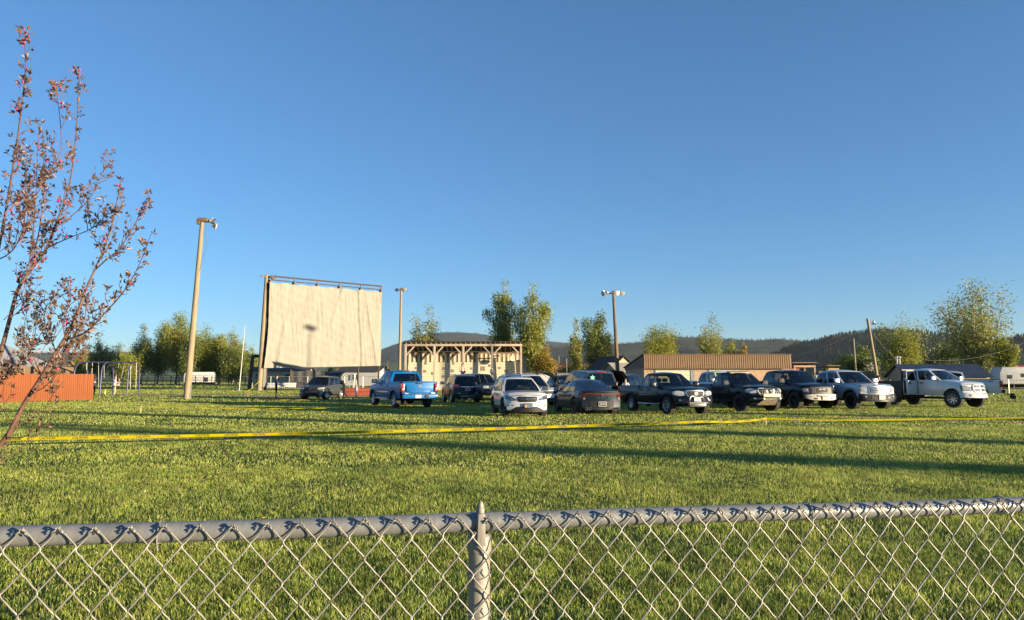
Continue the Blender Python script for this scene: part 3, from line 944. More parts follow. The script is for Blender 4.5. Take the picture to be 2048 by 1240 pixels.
# --- drive-in screen
SL, SR = Vector((PX(533, 92), 92, 0)), Vector((PX(760, 102.5), 102.5, 0))
sdir = (SR - SL).normalized()
snrm = Vector((sdir.y, -sdir.x, 0))
SWID = (SR - SL).length
scr = empty('outdoor_screen', SL, math.atan2(sdir.y, sdir.x), 'big outdoor movie screen of wrinkled cream canvas on steel frame', 'movie screen')
ZB, ZT = 2.85, 13.55
def canvas(u, v):
    x = u * SWID
    zb_ = ZB - 0.08 + 0.45 * u
    z = zb_ + (ZT - zb_) * v
    if v < 0.5: x -= 0.42 * (1 - u) ** 6 * (1 - v / 0.5) ** 1.3
    # scalloped top between the ties, long drapes, narrow vertical creases, diagonal tension folds
    if v > 0.985: z -= 0.10 * abs(math.sin(u * math.pi * 7.5))
    d = 0.016 * math.sin(u * 61 + 1.6 * math.sin(v * 7 + u * 13)) * (0.2 + 0.8 * math.sin(u * 6.0 + v * 3) ** 2)
    d += 0.022 * math.sin(u * 23 + 2.0 * math.sin(v * 3.1 + u * 5)) * (0.3 + 0.7 * v)
    d += 0.014 * math.sin(u * 127 + 2.5 * math.sin(v * 5 + u * 21)) * (0.5 + 0.5 * math.sin(v * 11 + u * 17))
    d += 0.06 * math.exp(-((u - 0.535 - 0.20 * (v - 0.55)) / 0.012) ** 2) * max(0, v - 0.15)
    d += 0.07 * math.exp(-((u - 0.80 - 0.045 * (0.5 - v)) / 0.010) ** 2)
    d += 0.06 * math.exp(-((u - 0.90 + 0.13 * (v - 0.5)) / 0.012) ** 2) * (1 if v < 0.8 else 0.4)
    d += 0.07 * math.exp(-((u - 0.30 + 0.25 * (1 - v)) / 0.02) ** 2) * max(0, v - 0.55)
    d += 0.06 * math.exp(-((u - 0.10 - 0.15 * v * v) / 0.018) ** 2) * (1 - v)
    d += 0.018 * math.sin(v * 48 + 1.5 * math.sin(u * 11)) * math.sin(u * 37 + v * 8)
    d += 0.03 * math.sin(v * 7.0) * math.sin(u * 9)
    return (x, -0.12 - d * 2.0, z)
cv = MB()
cv.grid(canvas, 200, 110)
cv.build('canvas', m_canvas, scr, smooth=80)
fr = MB()
fr.tube([(0.2, 0.05, ZT + 0.75), (SWID + 0.1, 0.05, ZT + 0.75)], 0.10, 8)
fr.build('top_pipe', m_rust, scr)
fr = MB()
fr.tube([(0.2, 0.05, ZT + 0.28), (SWID + 0.1, 0.05, ZT + 0.28)], 0.06, 8)
fr.build('lower_pipe', m_rust, scr)
for k in range(6):
    fr = MB()
    xx = SWID * (0.01 + 0.99 * k / 5)
    fr.beam((xx, 0.05, ZT - 0.1), (xx, 0.05, ZT + 0.85), 0.12, 0.16)
    fr.build('hanger', m_rust, scr)
for k in range(6):
    pp = MB()
    xx = SWID * (0.005 + 0.995 * k / 5)
    pp.tube([(xx, 0.35, -0.3), (xx, 0.35, ZT + 0.3)], 0.13, 8)
    pp.build('frame_post', m_rust, scr)
    if k < 5:
        pp = MB()
        for zz in (3.2, 6.5, 10.0, 13.2):
            pp.tube([(xx, 0.35, zz), (xx + SWID * 0.199, 0.35, zz)], 0.07, 6)
        pp.build('crossbars', m_rust, scr)
pp = MB()
pp.tube([(-0.62, 0.6, -0.3), (-0.4, 0.6, 6), (-0.1, 0.6, ZT + 0.9)], [0.36, 0.31, 0.25], 14)
pp.build('support_pole', m_wood, scr, smooth=60)
pp = MB()
pp.beam((-0.95, 0.5, ZT + 0.75), (1.0, 0.4, ZT + 0.55), 0.14, 0.16)
pp.lathe([(0.05, -0.3), (0.15, -0.25), (0.3, 0.1), (0.0, 0.12)], 'y', 10, (0.35, 0.1, ZT + 0.6))
pp.build('pole_crossarm', m_dkwood, scr)
pp = MB()
pp.beam((-0.18, 0.45, 0), (0.10, 0.45, ZT), 0.35, 0.45)
pp.build('edge_board', m_black, scr)

# black steel frame (dugout end) left of the screen, white flagpole
dg = empty('steel_goal_frame', (PX(499, 93), 93, 0), 0, 'black steel box frame standing left of the movie screen', 'frame')
for nm, a, b, w_ in (('upright', (0, 0, 0), (0.35, 0.0, 4.3), 0.36), ('upright', (0.9, 2.5, 0), (1.2, 2.5, 4.3), 0.3), ('top_bar', (0.2, 0, 4.25), (2.2, 0.4, 4.45), 0.34), ('top_bar', (0.3, 0, 4.3), (1.2, 2.5, 4.4), 0.28)):
    q = MB(); q.beam(a, b, w_, w_, up=(0, 1, 0)); q.build(nm, m_rust if 'up' in nm else m_black, dg, bevel=0.02)
fp = MB()
fp.tube([(0, 0, 0), (0.25, 0, 4), (0.45, 0, HZ(651, 88))], [0.06, 0.05, 0.03], 8)
fp.lathe([(0.5, 0), (0.55, 0.06), (0.3, 0.12), (0, 0.12)], 'z', 14)
tag(fp.build('flagpole', m_white, None, (PX(479, 88), 88, 0)), 'thin white flagpole without flag, left of the screen', 'flagpole')

# --- open stand behind the cars
YF_, YB_ = 84.0, 86.6
m_lumber = M('grey_lumber', (0.36, 0.28, 0.205), 0.85, col2=(0.46, 0.38, 0.29), scale=2, stretch=(1, 1, 1))
m_cream = M('cream_board', (0.60, 0.515, 0.36), 0.8, col2=(0.68, 0.595, 0.43), scale=0.6)
m_brownb = M('brown_board', (0.204, 0.140, 0.085), 0.85, col2=(0.264, 0.187, 0.119), scale=1)
m_roofd = M('dark_roofing', (0.030, 0.022, 0.018), 0.8, var=0.3)
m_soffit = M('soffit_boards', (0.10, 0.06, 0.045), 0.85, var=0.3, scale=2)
m_patch = M('grey_patch', (0.208, 0.184, 0.152), 0.8, var=0.2)
xl, xr = PX(810.5, YF_), PX(1042, YF_)
st = empty('open_stand', ((xl + xr) / 2, YF_, 0), 0, 'long open-fronted timber stand with cream board back wall and knee braces', 'shelter')
SX = (xr - xl) / 2
ZR = HZ(687, YF_)
DEP = YB_ - YF_
for k in range(5):
    xx = -SX + 2 * SX * k / 4
    q = MB(); q.box((xx, 0, ZR / 2 - 0.14), (0.22, 0.22, ZR - 0.28)); q.build('post', m_lumber, st, bevel=0.01)
    for s_ in (-1, 1):
        if (k == 0 and s_ < 0) or (k == 4 and s_ > 0): continue
        q = MB(); q.beam((xx + s_ * 0.06, 0.02, ZR - 1.32), (xx + s_ * 0.98, 0.02, ZR - 0.33), 0.12, 0.14); q.build('knee_brace', m_lumber, st, bevel=0.008)
q = MB(); q.box((0, -0.02, ZR - 0.17), (2 * SX + 0.3, 0.16, 0.26)); q.build('front_beam', m_lumber, st, bevel=0.01)
ZBK = HZ(703, YB_)
q = MB()
q.prism([(-SX - 0.25, -0.3, ZR + 0.12), (-SX - 0.25, DEP + 0.3, ZBK + 0.05), (-SX - 0.25, DEP + 0.3, ZBK + 0.17), (-SX - 0.25, -0.3, ZR + 0.24)], (0, 0, 0), (2 * SX + 0.5, 0, 0))
q.build('roof', m_roofd, st)
rm = MB(); rm.beam((0, -0.28, ZR + 0.10), (0, DEP, ZBK - 0.04), 0.055, 0.20); rme = rm.mesh('rafter', m_lumber)
for k in range(24):
    link('rafter', rme, None, st, (-SX + 0.08 + (2 * SX - 0.16) * k / 23, 0, 0))
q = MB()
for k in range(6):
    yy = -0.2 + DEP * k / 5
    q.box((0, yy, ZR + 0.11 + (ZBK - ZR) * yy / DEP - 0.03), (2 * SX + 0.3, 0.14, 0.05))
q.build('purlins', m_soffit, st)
ZV0, ZV1 = HZ(724.5, YB_), ZBK - 0.25
bm_ = MB(); bm_.box((0, 0, 0), (2 * SX + 0.1, 0.04, 0.255)); bme = bm_.mesh('board', m_cream, bevel=0.008, seg=1)
zz = ZV0 - 0.14
while zz > 0.1:
    link('board', bme, None, st, (random.uniform(-0.02, 0.02), DEP + random.uniform(-0.008, 0.008), zz))
    zz -= 0.272
nvb = 50
bw = (2 * SX) / nvb
vb = [MB().box((0, 0, 0), (bw * 0.94, 0.04, ZV1 - ZV0)).mesh('upright_board', m_cream, bevel=0.006, seg=1), MB().box((0, 0, 0), (bw * 0.94, 0.04, ZV1 - ZV0 + 0.02)).mesh('upright_board', m_brownb, bevel=0.006, seg=1)]
for k in range(nvb):
    link('upright_board', vb[k % 2], None, st, (-SX + bw * (k + 0.5), DEP + (0.0 if k % 2 == 0 else 0.06), (ZV0 + ZV1) / 2 + (0 if k % 2 == 0 else 0.0)))
q = MB(); q.box((0, DEP - 0.02, ZV1 + 0.1), (2 * SX, 0.06, 0.24)); q.build('wall_header', m_brownb, st)
for (px, py, s_) in ((851, 727, .22), (888, 737, .24), (850, 742.5, .24), (905, 742, .26), (943, 737, .2), (887, 753, .24), (962, 727.5, .22), (979, 731, .22), (999, 736, .24), (966, 737, .42), (907, 727, .2), (866, 747, .26), (930, 760, .24), (832, 736, .2), (1012, 742, .24)):
    q = MB(); q.box((PX(px, YB_) - st.location.x, DEP - 0.035, HZ(py, YB_)), (s_ * 1.25, 0.03, s_ * 1.25)); q.build('patch', m_patch, st)
# right end: side wall stub with bracing and loudspeaker horn
for k in range(12):
    q = MB(); q.box((SX + 0.0, DEP - 0.65 + 0.25, 0.25 + k * 0.30), (0.04, 1.0, 0.285)); q.build('side_board', m_cream, st)
q = MB(); q.beam((SX - 0.72, DEP - 1.2, ZBK - 0.6), (SX - 0.45, DEP - 1.2, 0), 0.14, 0.14); q.build('brace_post', m_lumber, st)
q = MB(); q.beam((SX - 3.4, DEP - 1.2, ZBK - 0.55), (SX - 0.4, DEP - 1.2, ZBK - 0.5), 0.1, 0.12); q.build('brace_beam', m_lumber, st)
q = MB(); q.lathe([(0.05, 0.2), (0.08, 0.1), (0.3, -0.25), (0.27, -0.25), (0.03, 0.0)], 'y', 12); q.build('horn_speaker', m_cream, st, (SX - 1.05, DEP - 1.4, ZBK - 0.85), (0, 0, 0.5))

# --- brown metal-roofed building
YB1 = 95.0
m_seam = M('brown_metal', (0.285, 0.172, 0.085), 0.6, 0.0, var=0.1, scale=1.5)
m_brick = M('tan_brick', (0.390, 0.247, 0.158), 0.85, col2=(0.465, 0.323, 0.217), scale=3, bump=0.3, bscale=20)
m_brside = M('brown_siding', (0.17, 0.105, 0.08), 0.75, var=0.15, scale=2)
m_grey = M('grey_siding', (0.294, 0.266, 0.238), 0.8, var=0.12, scale=2)
bl, br_ = PX(1288, YB1), PX(1583, YB1)
zt, ze = HZ(709, YB1), HZ(737.5, YB1)
bb = empty('brown_roof_building', ((bl + br_) / 2, YB1, 0), 0, 'long low brick building with brown standing-seam metal roof', 'building')
HX = (br_ - bl) / 2
q = MB(); q.box((0, 8.2, ze / 2), (2 * HX - 0.2, 15.6, ze)); q.build('wall', m_brick, bb)
q = MB()
q.prism([(-HX, 0.15, ze + 0.004), (-HX, 0.02, zt - 0.04), (-HX, 16, HZ(737, 111)), (-HX, 16, ze)], (-0.03, 0, 0), (0.02, 0, 0))
q.build('gable_side', m_brside, bb)
q = MB(); q.prism([(-HX, 0.1, zt), (-HX, 16.3, HZ(737, 111) + 0.05), (-HX, 16.3, HZ(737, 111) + 0.2), (-HX, 0.1, zt + 0.06)], (-0.2, 0, 0), (2 * HX + 0.2, 0, 0)); q.build('roof', m_brside, bb)
npan = 34
pw = 2 * HX / npan
pm = MB()
pm.box((0, 0, 0), (pw * 0.98, 0.05, zt - ze))
for _k in range(2): pm.box((-pw / 2 + pw * (_k + 0.3) / 2, -0.05, 0), (0.08, 0.06, zt - ze))
pme = pm.mesh('roof_panel', m_seam)
for k in range(npan):
    link('roof_panel', pme, None, bb, (-HX + pw * (k + 0.5), -0.06, (zt + ze) / 2), (R(-4), 0, 0))
q = MB(); q.box((0, -0.05, zt + 0.03), (2 * HX + 0.1, 0.3, 0.08)); q.build('ridge_cap', m_brside, bb)
for (a, b) in ((1312, 1380), (1420, 1480)):
    x0, x1 = PX(a, YB1) - bb.location.x, PX(b, YB1) - bb.location.x
    g = MB(); g.box(((x0 + x1) / 2, 0.36, 1.3), (x1 - x0 + 0.2, 0.02, 2.6)); g.build('door_frame', m_alu, bb)
    for k in range(4):
        g = MB(); g.box(((x0 + x1) / 2, 0.33, 0.33 + k * 0.63), (x1 - x0, 0.05, 0.60)); g.build('garage_door_panel', m_cream, bb, bevel=0.01, seg=1)
q = MB(); q.box((PX(1387, YB1) - bb.location.x, 0.34, 1.45), (0.55, 0.06, 2.2)); q.build('door', m_alu, bb)
# garage beyond the roof's left end, house gable
def house(name, label, px, Y, wid, dep, hw, hr, wallm, roofm, rz=0, cat='house', wins=(), ridge='x'):
    t = empty(name, (PX(px, Y), Y, 0), rz, label, cat)
    q = MB(); q.box((0, 0, hw / 2), (wid, dep, hw)); q.build('wall', wallm, t)
    q = MB()
    ov = 0.35
    if ridge == 'x':
        q.prism([(-wid / 2, -dep / 2, hw), (-wid / 2, dep / 2, hw), (-wid / 2, 0, hr)], (0.02, 0, 0), (wid - 0.02, 0, 0)); q.build('gable', wallm, t)
        for s_ in (-1, 1):
            q = MB(); q.beam((0, s_ * (dep / 2 + ov), hw - (hr - hw) * ov / (dep / 2) + 0.06), (0, 0, hr + 0.08), wid + 2 * ov, 0.10); q.build('roof_slope', roofm, t)
    else:
        q.prism([(-wid / 2, -dep / 2, hw), (wid / 2, -dep / 2, hw), (0, -dep / 2, hr)], (0, 0.02, 0), (0, dep - 0.02, 0)); q.build('gable', wallm, t)
        for s_ in (-1, 1):
            q = MB(); q.beam((s_ * (wid / 2 + ov), 0, hw - (hr - hw) * ov / (wid / 2) + 0.06), (0, 0, hr + 0.08), dep + 2 * ov, 0.10); q.build('roof_slope', roofm, t)
    for (wx, wz, ww, wh) in wins:
        q = MB(); q.box((wx, -dep / 2 - 0.03, wz), (ww + 0.2, 0.06, wh + 0.2)); f = q.build('window', m_white, t)
        q = MB(); q.box((wx, -dep / 2 - 0.07, wz), (ww, 0.03, wh)); q.build('pane', glass_dark, f)
    return t
glass_dark = M('house_pane', (0.03, 0.035, 0.04), 0.08, var=0.2, spec=0.8)
m_beige = M('beige_siding', (0.403, 0.324, 0.209), 0.8, var=0.08, scale=1.5, bump=0.2, bscale=8, stretch=(0.2, 0.2, 6))
m_shing = M('dark_shingle', (0.055, 0.050, 0.048), 0.9, var=0.3, scale=3)
m_solar = M('dark_blue_roof', (0.040, 0.048, 0.065), 0.35, 0.3, var=0.2, scale=1)
m_red = M('red_metal_roof', (0.36, 0.055, 0.035), 0.5, 0.1, var=0.15, scale=1)
m_redsid = M('red_brown_siding', (0.28, 0.12, 0.075), 0.8, var=0.2)
m_metal = M('grey_metal_roof', (0.322, 0.329, 0.329), 0.45, 0.4, var=0.12, scale=1)
house('beige_house', 'beige house with gable end showing left of the brown-roofed building', 1224, 125, 6.4, 9, 2.3, HZ(714, 125), m_beige, m_shing, R(18), ridge='y')
house('white_garage', 'pale garage gable peeping right of the dark lamp pole', 1249, 119, 5.2, 5, 2.6, HZ(727, 119), m_beige, m_grey, R(20), 'garage')
house('far_house', 'distant red-brown house among trees right of the stand', 1150, 260, 13, 8, HZ(728, 260), HZ(718, 260), m_redsid, m_shing, R(-10), wins=((-3, 3, 1.6, 1.4), (2.5, 3, 1.6, 1.4)))
house('solar_roof_shed', 'wooden shed with dark blue roof behind the white truck', 1872, 92, PX(1945, 92) - PX(1800, 92), 7, HZ(757, 92) + 0.25, HZ(731, 95), m_beige, m_solar, R(-6), 'shed')
house('red_roof_house', 'white house with red metal roof at the right edge', 2030, 150, 11, 7, HZ(748, 150), HZ(733, 153), m_white, m_red, R(12), wins=((-2, 1.4, 1.2, 1.0),))
house('brown_far_building', 'plain brown block behind the shed roof', 1868, 170, 8, 6, HZ(722, 170), HZ(719, 170), m_brside, m_shing, 0, 'building')
lb = empty('left_barn', (PX(0, 62), 62, 0), 0, 'log barn with hipped grey metal roof behind the orange fence', 'barn')
we, zr_ = HZ(731, 60), HZ(688, 66)
q = MB(); q.box((-5.6, 4.0, we / 2), (14.0, 8.0, we)); q.build('wall', m_dkwood, lb)
for k in range(8):
    q = MB(); q.tube([(-12.2, -0.05, we - 0.15 - 0.27 * k), (1.42, -0.05, we - 0.15 - 0.27 * k)], 0.14, 8); q.build('log', m_wood, lb)
rx0, rx1 = PX(72, 60) - lb.location.x, PX(4, 66) - lb.location.x
q = MB(); q.add([(-13, -1.0, we), (rx1 + 1.9, -1.0, we), (rx1, 4.0, zr_), (-13, 4.0, zr_), (rx1 + 1.9, 9.0, we), (-13, 9.0, we)], [(0, 1, 2, 3), (1, 4, 2), (3, 2, 4, 5), (0, 3, 5), (0, 5, 4, 1)]); q.build('roof', m_metal, lb, smooth=0)
for k in range(15):
    xx = rx1 - 0.05 - 0.62 * k
    f = 1.0 if xx < rx1 else max(0.05, 1 - (xx - rx1) / 1.9)
    q = MB(); q.beam((xx, -1.0, we + 0.03), (xx, -1.0 + 5.0 * f, we + (zr_ - we) * f + 0.03), 0.05, 0.06); q.build('roof_seam', m_metal, lb)
house('yellow_house', 'cream house with windows seen under left part of the screen', 565, 150, 11, 7, HZ(742, 150), HZ(735, 152), m_beige, m_shing, R(8), wins=((-4, 1.9, 1.2, 1.0), (1.5, 1.9, 0.8, 0.9), (3.0, 1.9, 0.8, 0.9)))
house('white_far_house', 'white house under the right corner of the screen', 728, 150, 8.4, 6, HZ(743, 150), HZ(733, 152), m_white, m_shing, R(-10), wins=((-1, 1.6, 1.6, 1.0),))
# roofed stalls right of the brown building
def stall(label, px0, px1, Y, pyt, grp):
    x0, x1 = PX(px0, Y), PX(px1, Y)
    z = HZ(pyt, Y)
    t = empty('roofed_stall', ((x0 + x1) / 2, Y, 0), 0, label, 'shelter', grp)
    h = (x1 - x0) / 2
    q = MB(); q.box((0, 1.5, z - 0.06), (2 * h + 0.4, 4.0, 0.12), Matrix.Rotation(R(-3), 3, 'X')); q.build('roof', m_brside, t)
    q = MB(); q.box((0, -0.4, z - 0.45), (2 * h, 0.12, 0.24)); q.build('front_beam', m_brick, t)
    q = MB(); q.box((0, 3.0, z / 2 - 0.3), (2 * h, 0.1, z - 0.8)); q.build('back_wall', m_redsid, t)
    for k in range(3):
        q = MB(); q.box((-h + 0.1 + (2 * h - 0.2) * k / 2, -0.38, z / 2 - 0.3), (0.16, 0.14, z - 0.6)); q.build('post', m_lumber, t)
    return t
stall('open roofed stall at the right end of the brown building', 1586, 1629, 100, 726, 'open roofed stalls')
stall('smaller roofed stall left of the round shrub', 1655, 1676, 108, 732, 'open roofed stalls')
q = MB(); q.box((0, 0, 0.9), (1.1, 1.0, 1.8)); q.box((0, 0, 1.84), (1.25, 1.15, 0.08))
tag(q.build('utility_box', m_cream, None, (PX(1638, 90), 90, 0), bevel=0.02), 'cream box standing between the two roofed stalls', 'box')

# utility poles and wires
def util(label, pxb, pxt, Y, pyt, r0, r1, extra=None):
    h = HZ(pyt, Y)
    t = empty('utility_pole', (PX(pxb, Y), Y, 0), 0, label, 'utility pole', 'utility poles')
    q = MB(); q.tube([(0, 0, -0.3), ((PX(pxt, Y) - PX(pxb, Y)) * 0.5, 0, h * 0.5), (PX(pxt, Y) - PX(pxb, Y), 0, h)], [r0, (r0 + r1) / 2, r1], 10)
    q.build('pole', m_wood, t, smooth=60)
    top = Vector((PX(pxt, Y) - PX(pxb, Y), 0, h))
    if extra == 'lamp':
        q = MB(); q.tube([top + Vector((0, 0, -0.6)), top + Vector((0.35, 0, -0.4)), top + Vector((0.6, 0, -0.25))], 0.03, 6); q.build('lamp_arm', m_alu, t)
        q = MB(); q.lathe([(0.02, 0.2), (0.1, 0.15), (0.12, 0.0), (0.3, -0.15), (0.26, -0.17), (0, -0.17)], 'z', 12, top + Vector((0.65, 0, -0.45))); q.build('yard_lamp', m_alu, t)
    return t, t.location + top
u1, p1 = util('leaning pale utility pole with yard lamp on the right', 1758, 1740, 78, 637, 0.19, 0.13, 'lamp')
u2, p2 = util('thin upright utility pole left of the leaning pole', 1713, 1710, 100, 677, 0.14, 0.10)
u3, p3 = util('short distant pole above the cream box', 1637, 1635.5, 120, 711, 0.10, 0.08)
u4, p4 = util('far thin pole between stand and yellow shrub', 1134, 1133, 150, 717, 0.12, 0.09)
u5, p5 = util('far thin pole left of the leaning stand pole in the meadow', 775, 775, 130, 716, 0.10, 0.08)
u6, p6 = util('far thin pole right of the yellow shrub', 1118, 1118, 170, 712, 0.10, 0.08)
def wirecurve(name, label, a, b, sag, r_=0.012, mat=None):
    q = MB()
    q.tube([a.lerp(b, i / 14) - Vector((0, 0, sag * 4 * (i / 14) * (1 - i / 14))) for i in range(15)], r_, 5)
    tag(q.build(name, mat or m_alu), label, 'cable', 'overhead wires')
wirecurve('overhead_wire', 'overhead wire from leaning pole down to the far left', p1 - Vector((0, 0, 0.9)), Vector((PX(1500, 140), 140, HZ(722, 140))), 1.2)
wirecurve('overhead_wire', 'overhead wire from thin pole to the leaning pole', p2 - Vector((0, 0, 0.2)), Vector((PX(1742, 84), 84, HZ(694, 84))), 0.3)
wirecurve('overhead_wire', 'guy wire from leaning pole to the shed chimneys', p1 - Vector((0, 0, 0.8)), Vector((PX(1793, 90), 90, HZ(716, 90))), 0.3, 0.015)
wirecurve('overhead_wire', 'overhead wire crossing in front of the big poplar', Vector((PX(1795, 92), 92, HZ(712, 92))), Vector((PX(2075, 100), 100, HZ(675, 100))), 1.6)
wirecurve('overhead_wire', 'low overhead wire above the roofed stalls', Vector((PX(1585, 110), 110, HZ(718, 110))), Vector((PX(1715, 110), 110, HZ(726, 110))), 0.2, 0.018, m_black)
wirecurve('overhead_wire', 'lowest overhead wire above the roofed stalls', Vector((PX(1585, 110), 110, HZ(722, 110))), Vector((PX(1715, 110), 110, HZ(731, 110))), 0.2, 0.018, m_black)
for i, px in enumerate((1795, 1800.5)):
    q = MB(); q.lathe([(0.12, 0), (0.11, HZ(716, 96)), (0.17, HZ(715, 96)), (0.15, HZ(712, 96)), (0, HZ(711.5, 96))], 'z', 10)
    tag(q.build('vent_pipe', m_alu, None, (PX(px, 98), 98, 0)), ['left of the two white vent pipes above the shed roof', 'right of the two white vent pipes above the shed roof'][i], 'pipe', 'vent pipes')

# --- orange board fence at left
m_orange = M('orange_stained_board', (0.170, 0.040, 0.006), 0.8, col2=(0.235, 0.062, 0.011), scale=1.3, bump=0.2, bscale=10, stretch=(6, 6, 0.4))
fa, fb = Vector((PX(188, 52.5), 52.5, 0)), Vector((PX(-150, 43.5), 43.5, 0))
fd = (fb - fa).normalized()
flen = (fb - fa).length
of = empty('board_fence', fa, math.atan2(fd.y, fd.x), 'solid orange-stained wooden board fence at the left edge', 'fence')
pw_ = 0.143
bms = []
for k in range(3):
    q = MB(); q.box((0, 0, 0.925), (pw_ - 0.010, 0.022, 1.80)); bms.append(q.mesh('plank', m_orange, bevel=0.004, seg=1))
for k in range(int(flen / pw_)):
    link('plank', bms[k % 3], None, of, (pw_ * (k + 0.5), random.uniform(-0.006, 0.006), random.uniform(-0.012, 0.012)), (0, random.uniform(-0.006, 0.006), random.uniform(-0.02, 0.02)))
for zz in (0.4, 1.0, 1.6):
    q = MB(); q.box((flen / 2, -0.06, zz), (flen, 0.045, 0.09)); q.build('rail', m_orange, of)
for k in range(6):
    q = MB(); q.box((0.1 + 2.4 * k, -0.13, 0.9), (0.09, 0.09, 1.8)); q.build('post', m_orange, of)

# --- green pipe rail fence beyond the playground
m_green = M('green_pipe', (0.020, 0.050, 0.040), 0.5, 0.2, var=0.2)
def rail_fence(label, pxa, pxb, Ya, Yb, rails, h, mat, rr, grp=None, npost=14):
    a, b = Vector((PX(pxa, Ya), Ya, 0)), Vector((PX(pxb, Yb), Yb, 0))
    t = empty('rail_fence', a, math.atan2((b - a).y, (b - a).x), label, 'fence', grp)
    L = (b - a).length
    for k in range(npost):
        q = MB(); q.tube([(L * k / (npost - 1), 0, 0), (L * k / (npost - 1), 0, h + 0.05)], rr * 1.5, 6); q.build('post', mat, t)
    for k in range(rails):
        q = MB(); q.tube([(0, 0, h * (k + 1) / rails), (L, 0, h * (k + 1) / rails)], rr, 6); q.build('rail', mat, t)
    return t
rail_fence('dark green pipe rail fence behind swings and lamp pole', 185, 560, 160, 150, 6, 2.0, m_green, 0.05, npost=24)
rail_fence('wire and steel post fence at the far right of the field', 1985, 2350, 70, 66, 4, 1.35, m_alu, 0.012, npost=12)
rail_fence('second wire fence behind the first at far right', 1990, 2300, 84, 80, 3, 1.3, m_lumber, 0.014, npost=9)
# chain-link backstop under the screen: posts and pale top rail
bsf = rail_fence('field fence with pale top rail under the screen', 505, 800, 112, 112, 1, 1.75, m_alu, 0.035, npost=9)
# corral panel fence at the right of the yellow shrub (grey boards)
a, b = Vector((PX(1040, 92), 92, 0)), Vector((PX(1240, 92), 92, 0))
pf = empty('grey_panel_fence', a, 0, 'tall grey board fence right of the stand behind parked cars', 'fence')
q = MB(); q.box((0, 0, 1.05), (0.42, 0.03, 2.1)); pfm = q.mesh('board', m_grey, bevel=0.005, seg=1)
for k in range(int((b - a).length / 0.45)):
    link('board', pfm, None, pf, (0.45 * k, random.uniform(-0.015, 0.015), random.uniform(-0.03, 0.03)))
for k in range(6):
    q = MB(); q.tube([(2.3 * k, -0.08, 0), (2.3 * k, -0.08, 2.35)], 0.06, 6); q.build('post', m_rust, pf)
q = MB(); q.box(((b - a).length / 2, -0.03, 2.2), ((b - a).length, 0.06, 0.08)); q.build('top_rail', m_rust, pf)
q = MB(); q.box((PX(1085, 91.8) - a.x, -0.12, 1.1), (1.9, 0.05, 1.6)); q.build('pale_panel', m_white, pf)

# dark tarp panel, white benches, ladder, red wall under the screen
m_tarp = M('dark_grey_tarp', (0.075, 0.072, 0.075), 0.8, var=0.15)
q = MB()
q.grid(lambda u, v: (u * 5.2, 0.06 * math.sin(u * 23) + 0.04 * math.sin(v * 7), 1.0 + v * 1.65 - 0.08 * math.sin(u * 9)), 40, 8)
q.box((2.6, 0.12, 1.3), (5.2, 0.05, 2.6))
tag(q.build('windscreen_tarp', m_tarp, None, (PX(582, 116), 116, 0)), 'dark grey tarp hung on the fence under the screen', 'tarp')
m_redwall = M('red_rubber_wall', (0.26, 0.055, 0.030), 0.85, col2=(0.36, 0.09, 0.045), scale=1.5)
for i, (zc, yy) in enumerate(((0.16, 66), (0.16, 67.5))):
    q = MB(); q.box((0, 0, 0.17 + 0.30 * i), (5.2, 1.4, 0.30)); q.box((0, -0.02, 0.335 + 0.30 * i), (5.3, 1.5, 0.05))
    tag(q.build('red_platform', m_redwall, None, (PX(742, yy), yy, 0.0), (0, 0, R(4)), bevel=0.02), ['lower red-brown platform right of the ladder', 'upper red-brown platform right of the ladder'][i], 'platform', 'red platforms')
def bench(px, Y, L, label):
    t = empty('white_bench', (PX(px, Y), Y, 0), R(3), label, 'bench', 'white benches')
    for k in range(2):
        q = MB(); q.box((0, 0.10 * k, 0.52 + 0.30 * k), (L, 0.06, 0.26)); q.build('back_board', m_white, t, bevel=0.008)
    q = MB(); q.box((0, -0.25, 0.42), (L, 0.36, 0.06)); q.build('seat', m_white, t)
    for s_ in (-1, 0, 1):
        q = MB(); q.box((s_ * L * 0.42, -0.1, 0.2), (0.08, 0.4, 0.40)); q.build('leg', m_rust, t)
bench(564, 92, 3.5, 'long white plank bench behind the man in blue jacket')
bench(620, 95, 1.7, 'short white plank bench partly hidden by grey SUV')
ld = empty('step_ladder', (PX(706, 72), 72, 0), R(-20), 'white aluminium step ladder by the dark clothed person', 'ladder')
for s_ in (-1, 1):
    q = MB(); q.beam((s_ * 0.28, -0.35, 0), (s_ * 0.18, 0, 1.9), 0.04, 0.09); q.build('rail', m_white, ld)
    q = MB(); q.beam((s_ * 0.28, 0.6, 0), (s_ * 0.18, 0.05, 1.85), 0.03, 0.05); q.build('rear_rail', m_white, ld)
for k in range(6):
    z = 0.28 + 0.28 * k
    q = MB(); q.box((0, -0.35 + 0.35 * z / 1.9, z), (0.54 - 0.1 * z, 0.12, 0.05)); q.build('step', m_white, ld)
q = MB(); q.box((0, 0.02, 1.9), (0.42, 0.22, 0.06)); q.build('top_cap', m_white, ld)

